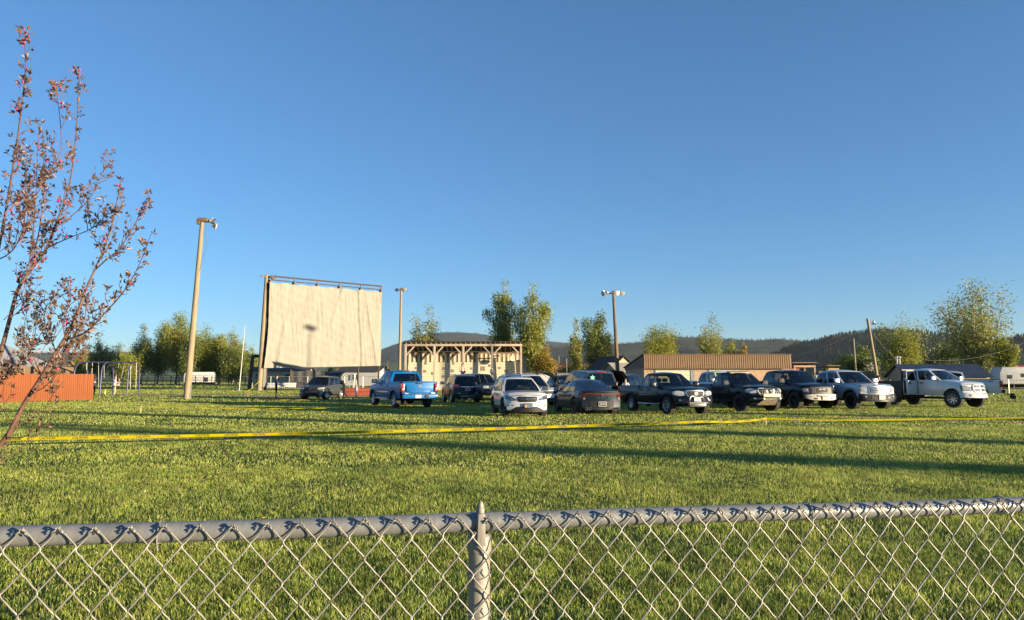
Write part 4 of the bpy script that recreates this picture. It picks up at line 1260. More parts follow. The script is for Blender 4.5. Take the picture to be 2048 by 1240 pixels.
# trailers
def trailer(name, label, px, Y, L, H, z0, mat, wins, rz, arch=False):
    t = empty(name, (PX(px, Y), Y, 0), rz, label, 'trailer')
    q = MB()
    q.prism([(-L / 2, -1.2, z0), (L / 2, -1.2, z0), (L / 2, -1.2, H * 0.86), (L / 2 - 0.25, -1.2, H), (-L / 2 + 0.35, -1.2, H), (-L / 2, -1.2, H * 0.75)], (0, 0, 0), (0, 2.4, 0))
    q.build('body', mat, t, bevel=0.06)
    for (wx, wz, ww, wh) in wins:
        q = MB(); q.box((wx, -1.215, wz), (ww, 0.03, wh)); q.build('window', glass_dark, t)
    q = MB(); q.box((0, -1.21, H * 0.42), (L * 0.98, 0.02, 0.08)); q.build('stripe', m_lumber, t)
    q = MB(); q.box((0, 0.9, z0 / 2), (L * 0.97, 0.08, z0)); q.build('dark_gap_sheet', m_black, t)  # black sheet added to darken the gap beneath the body
    for s_ in (-0.5, 0.5):
        q = MB(); q.lathe([(0.0, -0.1), (0.34, -0.1), (0.36, 0), (0.34, 0.1), (0, 0.1)], 'y', 14, (s_, -1.15, 0.36)); q.build('wheel', m_black, t)
trailer('travel_trailer', 'cream travel trailer below the red roof at right edge', 2052, 100, 7.6, 3.0, 0.75, m_white, ((-0.7, 1.9, 1.0, 0.5), (1.3, 1.9, 0.9, 0.5), (-2.6, 1.7, 0.6, 0.5)), R(-8))
trailer('white_trailer', 'white enclosed trailer behind the green rail fence', 400, 170, 6.4, 2.9, 0.5, m_white, ((1.7, 1.2, 0.9, 1.0),), R(6))

# --- swing set
m_purple = M('violet_powder_coat', (0.055, 0.055, 0.125), 0.4, 0.2, var=0.12)
m_chain = M('swing_chain', (0.45, 0.43, 0.40), 0.5, 0.5)
sw = empty('swing_set', (PX(157, 66), 66, 0), R(4), 'violet steel swing set with arched legs by the orange fence', 'swing set')
BL = 4.95
q = MB(); q.tube([(0, 0, 2.95), (BL, 0, 2.95)], 0.06, 10); q.build('top_beam', m_purple, sw)
for k in range(3):
    xx = BL * (0.04 + 0.92 * k / 2)
    pts = [(xx, -1.25, -0.1), (xx, -1.12, 2.1)] + [(xx, -1.1 * math.cos(t), 2.1 + 0.83 * math.sin(t)) for t in np.linspace(0.15, math.pi - 0.15, 11)] + [(xx, 1.12, 2.1), (xx, 1.25, -0.1)]
    q = MB(); q.tube(pts, 0.062, 10); q.build('arch_leg', m_purple, sw, smooth=60)
for (sx, ty) in ((0.9, 0.0), (1.9, 0.25), (3.7, -0.9), (4.7, 0.1)):
    s_ = MB(); s_.grid(lambda u, v: ((u - 0.5) * 0.5, (v - 0.5) * 0.18 , 0.06 * (2 * u - 1) ** 2), 8, 2)
    s_.box((0, 0, -0.015), (0.4, 0.17, 0.02))
    zs = 0.55 + (0.25 if abs(ty) > 0.5 else 0)
    se = s_.build('swing_seat', m_black, sw, (sx, ty, zs))
    for d in (-0.24, 0.24):
        c = MB(); c.tube([(sx + d, 0, 2.93), (sx + d, ty, zs + 0.05)], 0.014, 5); c.build('chain', m_chain, sw)

# --- barricade tape and stakes
m_tape = M('yellow_tape', (0.40, 0.315, 0.004), 0.85, var=0.08, scale=3, trans=0.25, spec=0.05)
m_ink = M('tape_ink', (0.02, 0.02, 0.015), 0.6, var=0)
m_stake = M('pine_stake', (0.434, 0.329, 0.196), 0.8, var=0.15)
def stake(label, p, h, yaw=0.0, tilt=0.0):
    q = MB()
    q.box((0, 0, h / 2 - 0.03), (0.045, 0.03, h))
    q.prism([(-0.0225, 0, h - 0.03), (0.0225, 0, h - 0.03), (0.0, 0, h + 0.0)], (0, -0.015, 0), (0, 0.015, 0))
    tag(q.build('stake', m_stake, None, (p[0], p[1], 0), (0, tilt, yaw), bevel=0.004, seg=1), label, 'stake', 'wooden tape stakes')
CAUT = text_mesh('CAUTION', 0.066, m_ink, 0.0, 0.001)
def tape(label, pts, wd, twist, text=True, dash=None):
    """pts: (x, y, z); ribbon hangs on edge, turning by twist(t)"""
    P = [Vector(p) for p in pts]
    seg = [(P[i + 1] - P[i]).length for i in range(len(P) - 1)]
    tot = sum(seg)
    def at(t):
        d = t * tot
        for i, s in enumerate(seg):
            if d <= s or i == len(seg) - 1:
                u = min(1, d / s)
                sag = 0.05 * 4 * u * (1 - u)
                return P[i].lerp(P[i + 1], u) - Vector((0, 0, sag)), (P[i + 1] - P[i]).normalized()
            d -= s
    t_ = empty('barricade_tape', P[0], 0, label, 'tape', 'yellow barricade tape lines')
    N = int(tot * 6)
    V = []
    for k in range(N + 1):
        c, d = at(k / N)
        side = Vector((-d.y, d.x, 0)).normalized()
        a = twist(k / N)
        w_ = Vector((0, 0, 1)) * math.cos(a) + side * math.sin(a)
        V += [c + w_ * wd / 2 - P[0], c - w_ * wd / 2 - P[0]]
    q = MB(); q.add(V, [(2 * k, 2 * k + 1, 2 * k + 3, 2 * k + 2) for k in range(N)])
    q.build('ribbon', m_tape, t_, recalc=False, smooth=80)
    if text:
        step = 0.62
        n = int(tot / step)
        for k in range(n):
            t = (k + 0.5) / n
            a = twist(t)
            if abs(math.cos(a)) < 0.75: continue
            c, d = at(t)
            side = Vector((-d.y, d.x, 0)).normalized()
            up = (Vector((0, 0, 1)) * math.cos(a) + side * math.sin(a)).normalized()
            nrm = d.cross(up)
            o = link('lettering', CAUT, None, t_)
            mat = Matrix((d, up, nrm)).transposed().to_4x4()
            mat.translation = c - P[0] + nrm * 0.004
            o.matrix_local = mat
    return t_
A = (PX(40, 16.1), 16.1, 0.245); A0 = (PX(-260, 15.6), 15.6, 0.28)
Bp = (PX(1410, 23.0), 23.0, 0.215); S1 = (PX(1530, 24.6), 24.6, 0.22)
Cc = (PX(1850, 26.4), 26.4, 0.11); Dd = (PX(2300, 26.8), 26.8, 0.30)
tape('near yellow barricade tape running from left edge to the front stake', [A0, A, Bp, S1], 0.066, lambda t: 0.10 * math.sin(t * 9))
tape('near yellow barricade tape from the front stake to right edge', [S1, Cc, Dd], 0.066, lambda t: 0.85 - 0.4 * max(0, (t - 0.35)) + 0.15 * math.sin(t * 14), text=False)
stake('front stake where the two near tapes meet at right', (S1[0], S1[1] + 0.04), 0.29)
stake('stake at the left edge holding the near tape', (A0[0], A0[1] + 0.04), 0.34)
stake('stake at right edge holding the near tape', (Dd[0], Dd[1]), 0.34)
L2 = (PX(283, 33.2), 33.2, 0.26); E2 = (PX(1120, 36.5), 36.5, 0.20)
stake('slanted stake on the lawn below the lamp pole', (L2[0], L2[1] + 0.03), 0.33, 0.2, R(8))
tape('middle barricade tape from slanted stake towards the blue pickup', [L2, (PX(700, 34.6), 34.6, 0.17), E2], 0.042, lambda t: 0.9 + 0.5 * math.sin(t * 120), text=False)
L3 = (PX(443, 46.5), 46.5, 0.22); E3 = (PX(760, 48.5), 48.5, 0.2)
stake('knotted stake behind the slanted one', (L3[0], L3[1]), 0.3, 0.4, R(25))
tape('far barricade tape in front of the man in blue jacket', [L3, E3], 0.042, lambda t: 0.9 + 0.5 * math.sin(t * 60), text=False)
L4 = (PX(497, 62), 62, 0.3); E4 = (PX(440, 78), 78, 0.12)
stake('short pale stake near the steel frame', (L4[0], L4[1]), 0.34)
tape('farthest barricade tape lying by the flagpole', [(PX(455, 84), 84, 0.1), (PX(498, 84), 84, 0.14), (PX(521, 90), 90, 1.3)], 0.07, lambda t: 0.6 * math.sin(t * 9), text=False)

# dandelions in the lawn
m_dand = M('dandelion_yellow', (0.80, 0.55, 0.02), 0.7, var=0.15)
m_stem = M('dandelion_stem', (0.20, 0.24, 0.07), 0.6, var=0.1)
m_seed = M('dandelion_clock', (0.62, 0.60, 0.52), 0.9, var=0.1)
def dandelion(px, py, kind, label):
    Y = CAM_H * 1490 / (py - 756.0) * 0.94
    h = 0.09 if kind == 'y' else 0.13
    t = empty('dandelion', (PX(px, Y), Y, 0), random.uniform(0, 6), label, 'flower', 'dandelions in the lawn')
    q = MB(); q.tube([(0, 0, 0), (0.006, 0, h * 0.6), (0.004, 0.004, h)], 0.0018, 5); q.build('stem', m_stem, t)
    q = MB()
    if kind == 'y':
        for k in range(22):
            a = k * 2.4; rr = 0.017 * math.sqrt((k + 1) / 22)
            q.box((rr * math.cos(a), rr * math.sin(a), h + 0.006 - rr * 0.15), (0.008, 0.005, 0.003), Matrix.Rotation(a, 3, 'Z'))
        q.lathe([(0.0, -0.004), (0.012, 0.0), (0.016, 0.005), (0.0, 0.007)], 'z', 10, (0.004, 0.004, h)); q.build('bloom', m_dand, t)
    else:
        for k in range(40):
            zz = 1 - 2 * (k + 0.5) / 40; a = k * 2.4; rr = math.sqrt(1 - zz * zz)
            d = Vector((rr * math.cos(a), rr * math.sin(a), zz))
            q.beam(Vector((0, 0, h)) + d * 0.004, Vector((0, 0, h)) + d * 0.016, 0.0014, 0.0014)
        q.build('seed_head', m_seed, t)
for (px, py, kd, lb) in ((535, 1030, 'y', 'yellow dandelion just above the top rail left of centre'), (1680, 1232, 'y', 'yellow dandelion seen through the mesh at bottom right'), (838, 972, 'y', 'yellow dandelion above the finial, left of centre'), (1310, 940, 's', 'pale dandelion clock in the lawn right of centre'), (655, 1240, 'y', 'small dandelion near the bottom, left of the post'), (1232, 893, 's', 'dandelion clock just below the near tape'), (1990, 880, 's', 'dandelion clock near the right edge of the lawn'), (300, 985, 's', 'dandelion clock right of the crabapple')):
    dandelion(px, py, kd, lb)
# ------------------------------------------------------------------ vehicles
def paint(name, col, metal=0.35, rough=0.32):
    if name in MATS: return MATS[name]
    dk = max(col) < 0.12 or name == 'blue_paint'
    m = M(name, col, rough, metal, var=0, coat=0.35 if dk else 0.8, spec=0.15 if dk else 0.5)
    n = m.node_tree.nodes; l = m.node_tree.links
    b = n['Principled BSDF']
    # film of dust, thicker on the sills
    tc = n.new('ShaderNodeTexCoord'); sx = n.new('ShaderNodeSeparateXYZ'); l.new(tc.outputs['Object'], sx.inputs[0])
    nz = n.new('ShaderNodeTexNoise'); nz.inputs['Scale'].default_value = 5; nz.inputs['Detail'].default_value = 6; l.new(tc.outputs['Object'], nz.inputs[0])
    mr = n.new('ShaderNodeMapRange'); mr.inputs[1].default_value, mr.inputs[2].default_value = 1.0, 0.3
    mr.inputs[3].default_value, mr.inputs[4].default_value = 0.0, 0.08; l.new(sx.outputs[2], mr.inputs[0])
    mu = n.new('ShaderNodeMath'); mu.operation = 'MULTIPLY'; l.new(mr.outputs[0], mu.inputs[0]); l.new(nz.outputs[0], mu.inputs[1])
    mx = n.new('ShaderNodeMix'); mx.data_type = 'RGBA'; mx.inputs[6].default_value = (*col, 1); mx.inputs[7].default_value = (0.22, 0.18, 0.13, 1)
    l.new(mu.outputs[0], mx.inputs[0]); l.new(mx.outputs[2], b.inputs['Base Color'])
    r2 = n.new('ShaderNodeMath'); r2.operation = 'MULTIPLY_ADD'; r2.inputs[1].default_value = 0.8; r2.inputs[2].default_value = rough
    l.new(mu.outputs[0], r2.inputs[0]); l.new(r2.outputs[0], b.inputs['Roughness'])
    c2 = n.new('ShaderNodeMath'); c2.operation = 'MULTIPLY_ADD'; c2.inputs[1].default_value = 0.7; c2.inputs[2].default_value = 0.03
    l.new(mu.outputs[0], c2.inputs[0]); l.new(c2.outputs[0], b.inputs['Coat Roughness'])
    return m
m_plas = M('black_plastic', (0.010, 0.010, 0.011), 0.6, var=0.25, scale=6, spec=0.3)
m_tyre = M('tyre_rubber', (0.020, 0.019, 0.017), 0.85, col2=(0.050, 0.044, 0.035), scale=6, bump=0.4, bscale=40)
m_chrome = M('chrome', (0.46, 0.455, 0.45), 0.22, 1.0, var=0.05)
m_rimS = M('silver_rim', (0.55, 0.55, 0.56), 0.3, 0.8, var=0.1)
m_rimB = M('black_rim', (0.02, 0.02, 0.021), 0.35, 0.5, var=0.1)
m_int = M('car_interior', (0.020, 0.019, 0.018), 0.85, var=0.2)
m_seat = M('seat_cloth', (0.055, 0.050, 0.045), 0.9, var=0.2)
m_head = M('headlamp_lens', (0.40, 0.40, 0.37), 0.12, 0.35, var=0.25, scale=9, coat=1.0)
m_steel = M('brushed_steel', (0.20, 0.20, 0.20), 0.3, 0.8, var=0.1)
m_headd = M('dark_headlamp_lens', (0.13, 0.135, 0.14), 0.12, 0.6, var=0.5, scale=14, coat=1.0)
m_amber = M('amber_lens', (0.60, 0.25, 0.04), 0.15, var=0.1, coat=1.0)
m_tail = M('tail_lens', (0.24, 0.006, 0.010), 0.15, var=0.2, scale=8, coat=1.0)
m_plate = M('licence_plate', (0.44, 0.43, 0.41), 0.4, var=0.08)
m_pink = M('red_plate', (0.40, 0.13, 0.12), 0.4, var=0.1)
m_dkplate = M('dark_plate', (0.10, 0.13, 0.15), 0.4, var=0.1)
g_clear = glass('clear_glass', (0.66, 0.70, 0.68))
g_tint = glass('tinted_glass', (0.10, 0.105, 0.11))
g_mid = glass('half_tint_glass', (0.34, 0.37, 0.36))

WH = {}
def wheel_meshes(r, tw, style, rimr):
    key = (r, tw, style, rimr)
    if key in WH: return WH[key]
    t = MB(); h = tw / 2
    t.lathe([(rimr, -h * 0.85), (r * 0.9, -h), (r * 0.975, -h * 0.88), (r, -h * 0.6), (r, h * 0.6), (r * 0.975, h * 0.88), (r * 0.9, h), (rimr, h * 0.85), (rimr * 0.96, h * 0.5)], 'y', 32)
    nb = 30
    for k in range(nb):   # tread blocks
        a = 2 * math.pi * k / nb
        for s_ in (-1, 0, 1):
            rot = Matrix.Rotation(-(a + 0.06 * s_), 3, 'Y')
            t.box(rot @ Vector((r, s_ * h * 0.56, 0)), (0.018, h * 0.44, 2 * math.pi * r / nb * 0.62), rot)
    tm = t.mesh('tyre', m_tyre, smooth=40)
    d = MB()
    d.lathe([(0.0, 0.0), (rimr * 0.5, 0.0), (rimr * 0.97, -0.02), (rimr * 0.97, 0.02), (rimr * 0.4, 0.05), (0, 0.05)], 'y', 20)
    dm = d.mesh('brake', m_plas)
    rm_ = MB()
    rm_.lathe([(rimr * 0.90, -h * 0.5), (rimr * 0.95, h * 0.3), (rimr * 1.0, h * 0.86), (rimr * 1.03, h * 0.9), (rimr * 1.0, h * 0.93), (rimr * 0.93, h * 0.80), (rimr * 0.9, h * 0.2)], 'y', 32)
    ns = {'six': 6, 'ten': 10, 'five': 5, 'eight': 8}[style]
    for k in range(ns):
        a = 2 * math.pi * k / ns
        rot = Matrix.Rotation(-a, 3, 'Y')
        w0, w1 = (0.34, 0.30) if style == 'six' else ((0.42, 0.30) if style == 'five' else (0.22, 0.17))
        P = [Vector((x_, y_, z_)) for x_, y_, z_ in ((rimr * 0.12, h * 0.62, -rimr * w0 / 2), (rimr * 0.95, h * 0.78, -rimr * w1 / 2), (rimr * 0.95, h * 0.78, rimr * w1 / 2), (rimr * 0.12, h * 0.62, rimr * w0 / 2))]
        rm_.prism([rot @ p for p in P], (0, -0.045, 0), (0, 0, 0))
    rm_.lathe([(0.0, h * 0.70), (rimr * 0.16, h * 0.70), (rimr * 0.2, h * 0.62), (rimr * 0.22, h * 0.3)], 'y', 16)
    for k in range(6):
        a = k * 1.047
        rm_.lathe([(0, 0.012), (0.012, 0.01), (0.012, 0)], 'y', 6, (rimr * 0.17 * math.cos(a) * 1.3, h * 0.66, rimr * 0.17 * math.sin(a) * 1.3))
    WH[key] = (tm, dm, rm_)
    return WH[key]
RM = {}

class Car:
    def __init__(s, name, label, cat, spec, loc, phi, pm, group='vehicles parked on the lawn'):
        s.p = spec
        s.root = empty(name, (loc[0], loc[1], 0), R(phi), label, cat, group)
        s.pm = pm
        s.side_w = lambda x: float(np.interp(x, [t[0] for t in spec['wid']], [t[1] for t in spec['wid']]))
    def D(s, x, y, z):
        p = s.p
        f, r_, xa, xb = p['front'], p['rear'], p['axf'], p['axr']
        if x > xa:
            t = min(1.2, (x - xa) / (f - xa)) ** 2
            x -= t * (p.get('cf', 0.16) * (y / p['hw']) ** 2 + p.get('lf', 0.18) * max(0, z - p.get('zl', 0.55)))
        elif x < xb:
            t = min(1.2, (x - xb) / (r_ - xb)) ** 2
            x += t * (p.get('cr', 0.10) * (y / p['hw']) ** 2 + p.get('lr', 0.08) * max(0, z - p.get('zl', 0.55)))
        return (x, y, z)
    def zb(s, x):
        p = s.p
        z0 = interp(p['sill'], x) if isinstance(p['sill'], list) else p['sill']
        for xa in (p['axf'], p['axr']):
            d = abs(x - xa)
            Ra = p['arch']
            if d < Ra:
                z0 = max(z0, p['r'] + math.sqrt(max(0, Ra * Ra - d * d)) * p.get('archk', 1.0))
        return z0
    def ztop(s, x): return interp(s.p['top'], x)
    def section(s, x, bed=None):
        p = s.p
        w_ = s.side_w(x); zt = s.ztop(x) if not bed else bed['rail']
        zb = s.zb(x)
        z00 = interp(p['sill'], x) if isinstance(p['sill'], list) else p['sill']
        zs = zt - (p.get('shd', 0.075) if not bed else 0.03)
        zm1 = z00 + 0.30 * (zs - z00); zm2 = z00 + 0.66 * (zs - z00)
        pr = [(0, zb), (w_ * 0.86, zb), (w_ * 0.972, zb + 0.012), (w_ * 0.998, max(zm1, zb + 0.03)), (w_, max(zm2, zb + 0.045)), (w_ * 0.978, max(zs, zb + 0.06))]
        if bed:
            pr += [(w_ * 0.95, zt), (w_ - 0.13, zt), (w_ - 0.15, bed['floor']), (0, bed['floor'])]
        else:
            pr += [(w_ * 0.925, zt), (w_ * 0.82, zt + 0.018), (w_ * 0.45, zt + p.get('crown', 0.03)), (0, zt + p.get('crown', 0.03) * 1.15)]
        return pr
    def stations(s, x0, x1, bed=False):
        p = s.p
        X = set([x0, x1])
        for xa in (p['axf'], p['axr']):
            for k in range(15):
                X.add(xa + p['arch'] * math.cos(math.pi * k / 14))
            X.add(xa + p['arch'] + 0.004); X.add(xa - p['arch'] - 0.004)
        for t in p['top']: X.add(t[0])
        for t in p['wid']: X.add(t[0])
        for k in range(40): X.add(x0 + (x1 - x0) * k / 40)
        return sorted(x for x in X if x0 - 1e-6 <= x <= x1 + 1e-6)
    def loft(s, name, x0, x1, bed=None, caps=(True, True), cabin=None):
        p = s.p
        mb = MB()
        xs = s.stations(x0, x1)
        rings = [s.section(x, bed) for x in xs]
        n = len(rings[0])
        for sgn in (1, -1):
            P = [s.D(x, sgn * q[0], q[1]) for x, rg in zip(xs, rings) for q in rg]
            for i in range(len(xs) - 1):
                for k in range(n - 1):
                    f = (i * n + k, i * n + k + 1, (i + 1) * n + k + 1, (i + 1) * n + k)
                    mi = 0
                    if k < 2: mi = 1
                    if k == 2 and p.get('clad'): mi = 1
                    if bed and k >= 6: mi = 1
                    xm = (xs[i] + xs[i + 1]) / 2
                    if cabin and cabin[0] < xm < cabin[1] and k >= 6: mi = 2
                    o = len(mb.v)
                    mb.add([P[j] for j in (f if sgn > 0 else f[::-1])], [(0, 1, 2, 3)], mi)
        # end caps with columns so that they follow the plan curvature
        for e, on in ((0, caps[0]), (len(xs) - 1, caps[1])):
            if not on: continue
            rg = rings[e][1:7] if not bed else rings[e][1:6]
            rows = [[s.D(xs[e], q[0] * c, q[1] + (p.get('crown', 0.03) * (1 - abs(c)) if j == len(rg) - 1 and not bed else 0)) for c in np.linspace(-1, 1, 9)] for j, q in enumerate(rg)]
            P = [q for r_ in rows for q in r_]
            mb.add(P, [(j * 9 + i, j * 9 + i + 1, (j + 1) * 9 + i + 1, (j + 1) * 9 + i) for j in range(len(rows) - 1) for i in range(8)], 0)
        me = mb.mesh(name, [s.pm, m_plas, m_int], smooth=0, recalc=False)
        bm = bmesh.new(); bm.from_mesh(me)
        bmesh.ops.remove_doubles(bm, verts=bm.verts, dist=0.0006)
        bmesh.ops.recalc_face_normals(bm, faces=bm.faces)
        for f in bm.faces: f.smooth = True
        for e in bm.edges:
            if len(e.link_faces) == 2 and e.calc_face_angle(0) > R(40): e.smooth = False
        bm.to_mesh(me); bm.free()
        return link(name, me, None, s.root)
    def plate(s, name, cols, mat, end='f', off=0.012, depth=0.08, n=10, parent=None, bevel=0.006):
        """panel on the nose or tail given by columns (y, z low, z high), following the body's curvature"""
        ys = np.linspace(cols[0][0], cols[-1][0], n + 1)
        lo = np.interp(ys, [c[0] for c in cols], [c[1] for c in cols]); hi = np.interp(ys, [c[0] for c in cols], [c[2] for c in cols])
        x0 = (s.p['front'] + off) if end == 'f' else (s.p['rear'] - off)
        x1 = x0 - depth if end == 'f' else x0 + depth
        V = []
        for xx in (x0, x1):
            for y, a, b in zip(ys, lo, hi):
                V.append(s.D2(x0, xx - x0, y, a)); V.append(s.D2(x0, xx - x0, y, b))
        m_ = 2 * (n + 1)
        F = []
        for i in range(n):
            F.append((2 * i, 2 * i + 1, 2 * i + 3, 2 * i + 2))
            F.append((m_ + 2 * i, m_ + 2 * i + 2, m_ + 2 * i + 3, m_ + 2 * i + 1))
            F.append((2 * i, 2 * i + 2, m_ + 2 * i + 2, m_ + 2 * i))
            F.append((2 * i + 1, m_ + 2 * i + 1, m_ + 2 * i + 3, 2 * i + 3))
        F.append((0, m_, m_ + 1, 1)); F.append((2 * n, 2 * n + 1, m_ + 2 * n + 1, m_ + 2 * n))
        mb = MB(); mb.add(V, F)
        return mb.build(name, mat, parent or s.root, bevel=bevel, seg=1)
    def D2(s, x0, dx, y, z):
        q = s.D(x0, y, z)
        return (q[0] + dx, y, z)
    def box(s, name, c, sz, mat, rot=None, parent=None, bevel=0.01, mirror=False, taper=(1, 1)):
        for sg in ((1, -1) if mirror else (1,)):
            mb = MB(); mb.box((c[0], c[1] * sg, c[2]), sz, rot if sg > 0 or rot is None else Matrix.Rotation(0, 3, 'X') @ rot, taper=taper)
            o = mb.build(name, mat, parent or s.root, bevel=bevel)
        return o
    def tube(s, name, pts, r_, mat, mirror=False, parent=None, n=8):
        for sg in ((1, -1) if mirror else (1,)):
            mb = MB(); mb.tube([(p[0], p[1] * sg, p[2]) for p in pts], r_, n); o = mb.build(name, mat, parent or s.root, smooth=60)
        return o
    def wheels(s, style, rimm, rimr=None, steer=0.0):
        p = s.p
        rimr = rimr or p['r'] * 0.62
        tm, dm, rmb = wheel_meshes(p['r'], p['tw'], style, rimr)
        key = (p['r'], p['tw'], style, rimr, rimm.name)
        if key not in RM: RM[key] = rmb.mesh('rim', rimm, smooth=35)
        for xa, st_ in ((p['axf'], steer), (p['axr'], 0)):
            for sg in (1, -1):
                o = link('wheel', dm, None, s.root, (xa, sg * p['ht'], p['r']), (0, random.uniform(0, 6) if False else 0, (math.pi if sg < 0 else 0) + R(st_)))
                link('tyre', tm, None, o)
                link('rim', RM[key], None, o, None, (0, random.uniform(0, 1.2), 0))
        # arch liners / axle
        a = MB(); a.tube([(p['axf'], -p['ht'], p['r']), (p['axf'], p['ht'], p['r'])], 0.05, 6); a.tube([(p['axr'], -p['ht'], p['r']), (p['axr'], p['ht'], p['r'])], 0.06, 6)
        a.lathe([(0, -0.16), (0.14, -0.1), (0.17, 0), (0.14, 0.1), (0, 0.16)], 'y', 10, (p['axr'], 0.0, p['r']))
        a.box(((p['axf'] + p['axr']) / 2, 0, p['r'] + 0.02), (p['axf'] - p['axr'], 0.9, 0.10))
        a.build('chassis', m_plas, s.root)
    def flares(s, rad, mat, span=(0.02, 0.98)):
        p = s.p
        for xa in (p['axf'], p['axr']):
            for sg in (1, -1):
                pts = []
                for k in range(15):
                    t = math.pi * (span[0] + (span[1] - span[0]) * k / 14)
                    x = xa + (p['arch'] + 0.012) * math.cos(t)
                    pts.append(s.D(x, sg * s.side_w(x) * 0.992, p['r'] + (p['arch'] + 0.012) * math.sin(t) * p.get('archk', 1.0)))
                mb = MB(); mb.tube(pts, rad, 6); mb.build('wheel_arch_trim', mat, s.root, smooth=60)
    def door(s, x0, x1, zlo=None, handle=None, hm=None, gap=0.012, open_=0):
        """proud outer skin of a door on both sides"""
        for sg in (1, -1):
            xs = [x for x in s.stations(x0 + gap, x1 - gap)]
            mb = MB(); V = []; nk = 5
            for x in xs:
                pr = s.section(x)[2:6]
                z_lo = max(pr[0][1], (zlo or s.p['sill_z']) + 0.05)
                q = [(float(np.interp(zz, [a[1] for a in pr], [a[0] for a in pr])), zz) for zz in np.linspace(z_lo, pr[3][1] - 0.004, nk)]
                V += [s.D(x, sg * (a + 0.007), b) for a, b in q]
            n = len(xs)
            mb.add(V, [(i * nk + k, i * nk + k + 1, (i + 1) * nk + k + 1, (i + 1) * nk + k) for i in range(n - 1) for k in range(nk - 1)])
            # rim back to the body
            rim = [i * nk for i in range(n)] + [(n - 1) * nk + k for k in range(1, nk)] + [i * nk + nk - 1 for i in range(n - 2, -1, -1)] + [k for k in range(nk - 2, 0, -1)]
            W = [(V[i][0], V[i][1] - sg * 0.012, V[i][2]) for i in rim]
            m_ = len(rim)
            mb.add([V[i] for i in rim] + W, [(i, (i + 1) % m_, m_ + (i + 1) % m_, m_ + i) for i in range(m_)])
            d = mb.build('door', s.pm, s.root, smooth=40)
            if handle is not None:
                hx = handle
                hw_ = s.side_w(hx); zt = s.ztop(hx) - 0.14
                h = MB(); h.box((hx, sg * (hw_ * 0.992 + 0.028), zt), (0.22, 0.028, 0.045)); h.build('handle', hm or s.pm, d, bevel=0.01)
    def greenhouse(s, g, sideg, frontg, rearg, rear_frac=(0.06, 0.94), roofm=None, rails=None):
        """cabin above the beltline: body-coloured pillars with real openings, panes set slightly in"""
        xwb, xrf, xrr, xrb = g['xwb'], g['xrf'], g['xrr'], g['xrb']
        zb, zr, wb, wr = g['zb'], g['zr'], g['wb'], g['wr']
        arc = g.get('arc', 0.03); bul = g.get('bul', 0.10); rb = g.get('rbul', 0.06)
        fw = g.get('wbf', wb * 0.97); rw = g.get('wbr', wb * 0.97)
        def side(sg):
            def P(u, v):
                bx = xwb + (xrb - xwb) * u; tx = xrf + (xrr - xrf) * u
                bz = s.ztop(max(min(bx, s.p['top'][-1][0]), s.p['top'][0][0])) - 0.005 if g.get('follow', True) else zb
                bw = (fw + (wb - fw) * min(1, u / 0.25)) if u < 0.25 else (rw + (wb - rw) * min(1, (1 - u) / 0.25))
                tw_ = wr * (1 - 0.05 * (2 * u - 1) ** 2)
                b = Vector((bx, bw, bz)); t = Vector((tx, tw_, zr - g.get('drop', 0.05) * max(0, (u - 0.5) * 2) ** 2 + arc * 4 * u * (1 - u)))
                p = b.lerp(t, v)
                p.y += 0.05 * math.sin(math.pi * v) * 0.8
                return Vector((p.x, sg * p.y, p.z))
            return P
        fm = MB()
        panes = []
        def panel(P, cb, kinds, v0, v1, nsub, inset, names):
            rows = [0, v0, v0 + (v1 - v0) * 0.5, v1, 1]
            for i, kd in enumerate(kinds):
                (a0, b0), (a1, b1) = cb[i], cb[i + 1]
                ns = nsub if kd else 2
                for j in range(4):
                    q = MB() if False else None
                    Q = []
                    for jj in (rows[j], rows[j + 1]):
                        for k in range(ns + 1):
                            u = (a0 + (b0 - a0) * jj) * (1 - k / ns) + (a1 + (b1 - a1) * jj) * (k / ns)
                            Q.append(P(u, jj))
                    F = [(k, k + 1, ns + 2 + k, ns + 1 + k) for k in range(ns)]
                    if kd and j in (1, 2):
                        nm = names[i]
                        panes.append((nm, i, Q, F, inset))
                    else:
                        fm.add(Q, F)
        for sg in (1, -1):
            panel(side(sg), g['cols'], g['kinds'], g.get('v0', 0.05), g.get('v1', 0.88), 4, (0, -sg * 0.010, 0), ['window%d' % sg] * 20)
        L_, R__ = side(1), side(-1)
        def fr(u, v):
            p = L_(0, v).lerp(R__(0, v), u); p.x += bul * math.sin(math.pi * u) * (1 - 0.3 * v) - (0.0 if v < 1 else 0); p.z += 0.02 * v * math.sin(math.pi * u); return p
        def rr(u, v):
            p = L_(1, v).lerp(R__(1, v), u); p.x -= rb * math.sin(math.pi * u) * (1 - 0.3 * v); p.z += 0.02 * v * math.sin(math.pi * u); return p
        panel(fr, [(0, 0), (0.035, 0.05), (0.965, 0.95), (1, 1)], [0, 1, 0], 0.01, 0.93, 10, (-0.006, 0, 0), ['windshield'] * 3)
        panel(rr, [(0, 0), (rear_frac[0], rear_frac[0] + 0.02), (rear_frac[1], rear_frac[1] - 0.02), (1, 1)], [0, 1, 0], g.get('rv0', 0.08), g.get('rv1', 0.88), 8, (0.008, 0, 0), ['rear_window'] * 3)
        # roof skin
        def roof(u, v):
            a, b = L_(v, 1), R__(v, 1)
            p = a.lerp(b, u)
            f0 = bul * 0.7 * math.sin(math.pi * u); r0 = rb * 0.7 * math.sin(math.pi * u)
            p.x += f0 * (1 - v) ** 2 - r0 * v ** 2
            p.z += 0.02 * math.sin(math.pi * u) + 0.035 * math.sin(math.pi * u) * math.sin(math.pi * v)
            return p
        rf = MB(); rf.grid(roof, 10, 10)
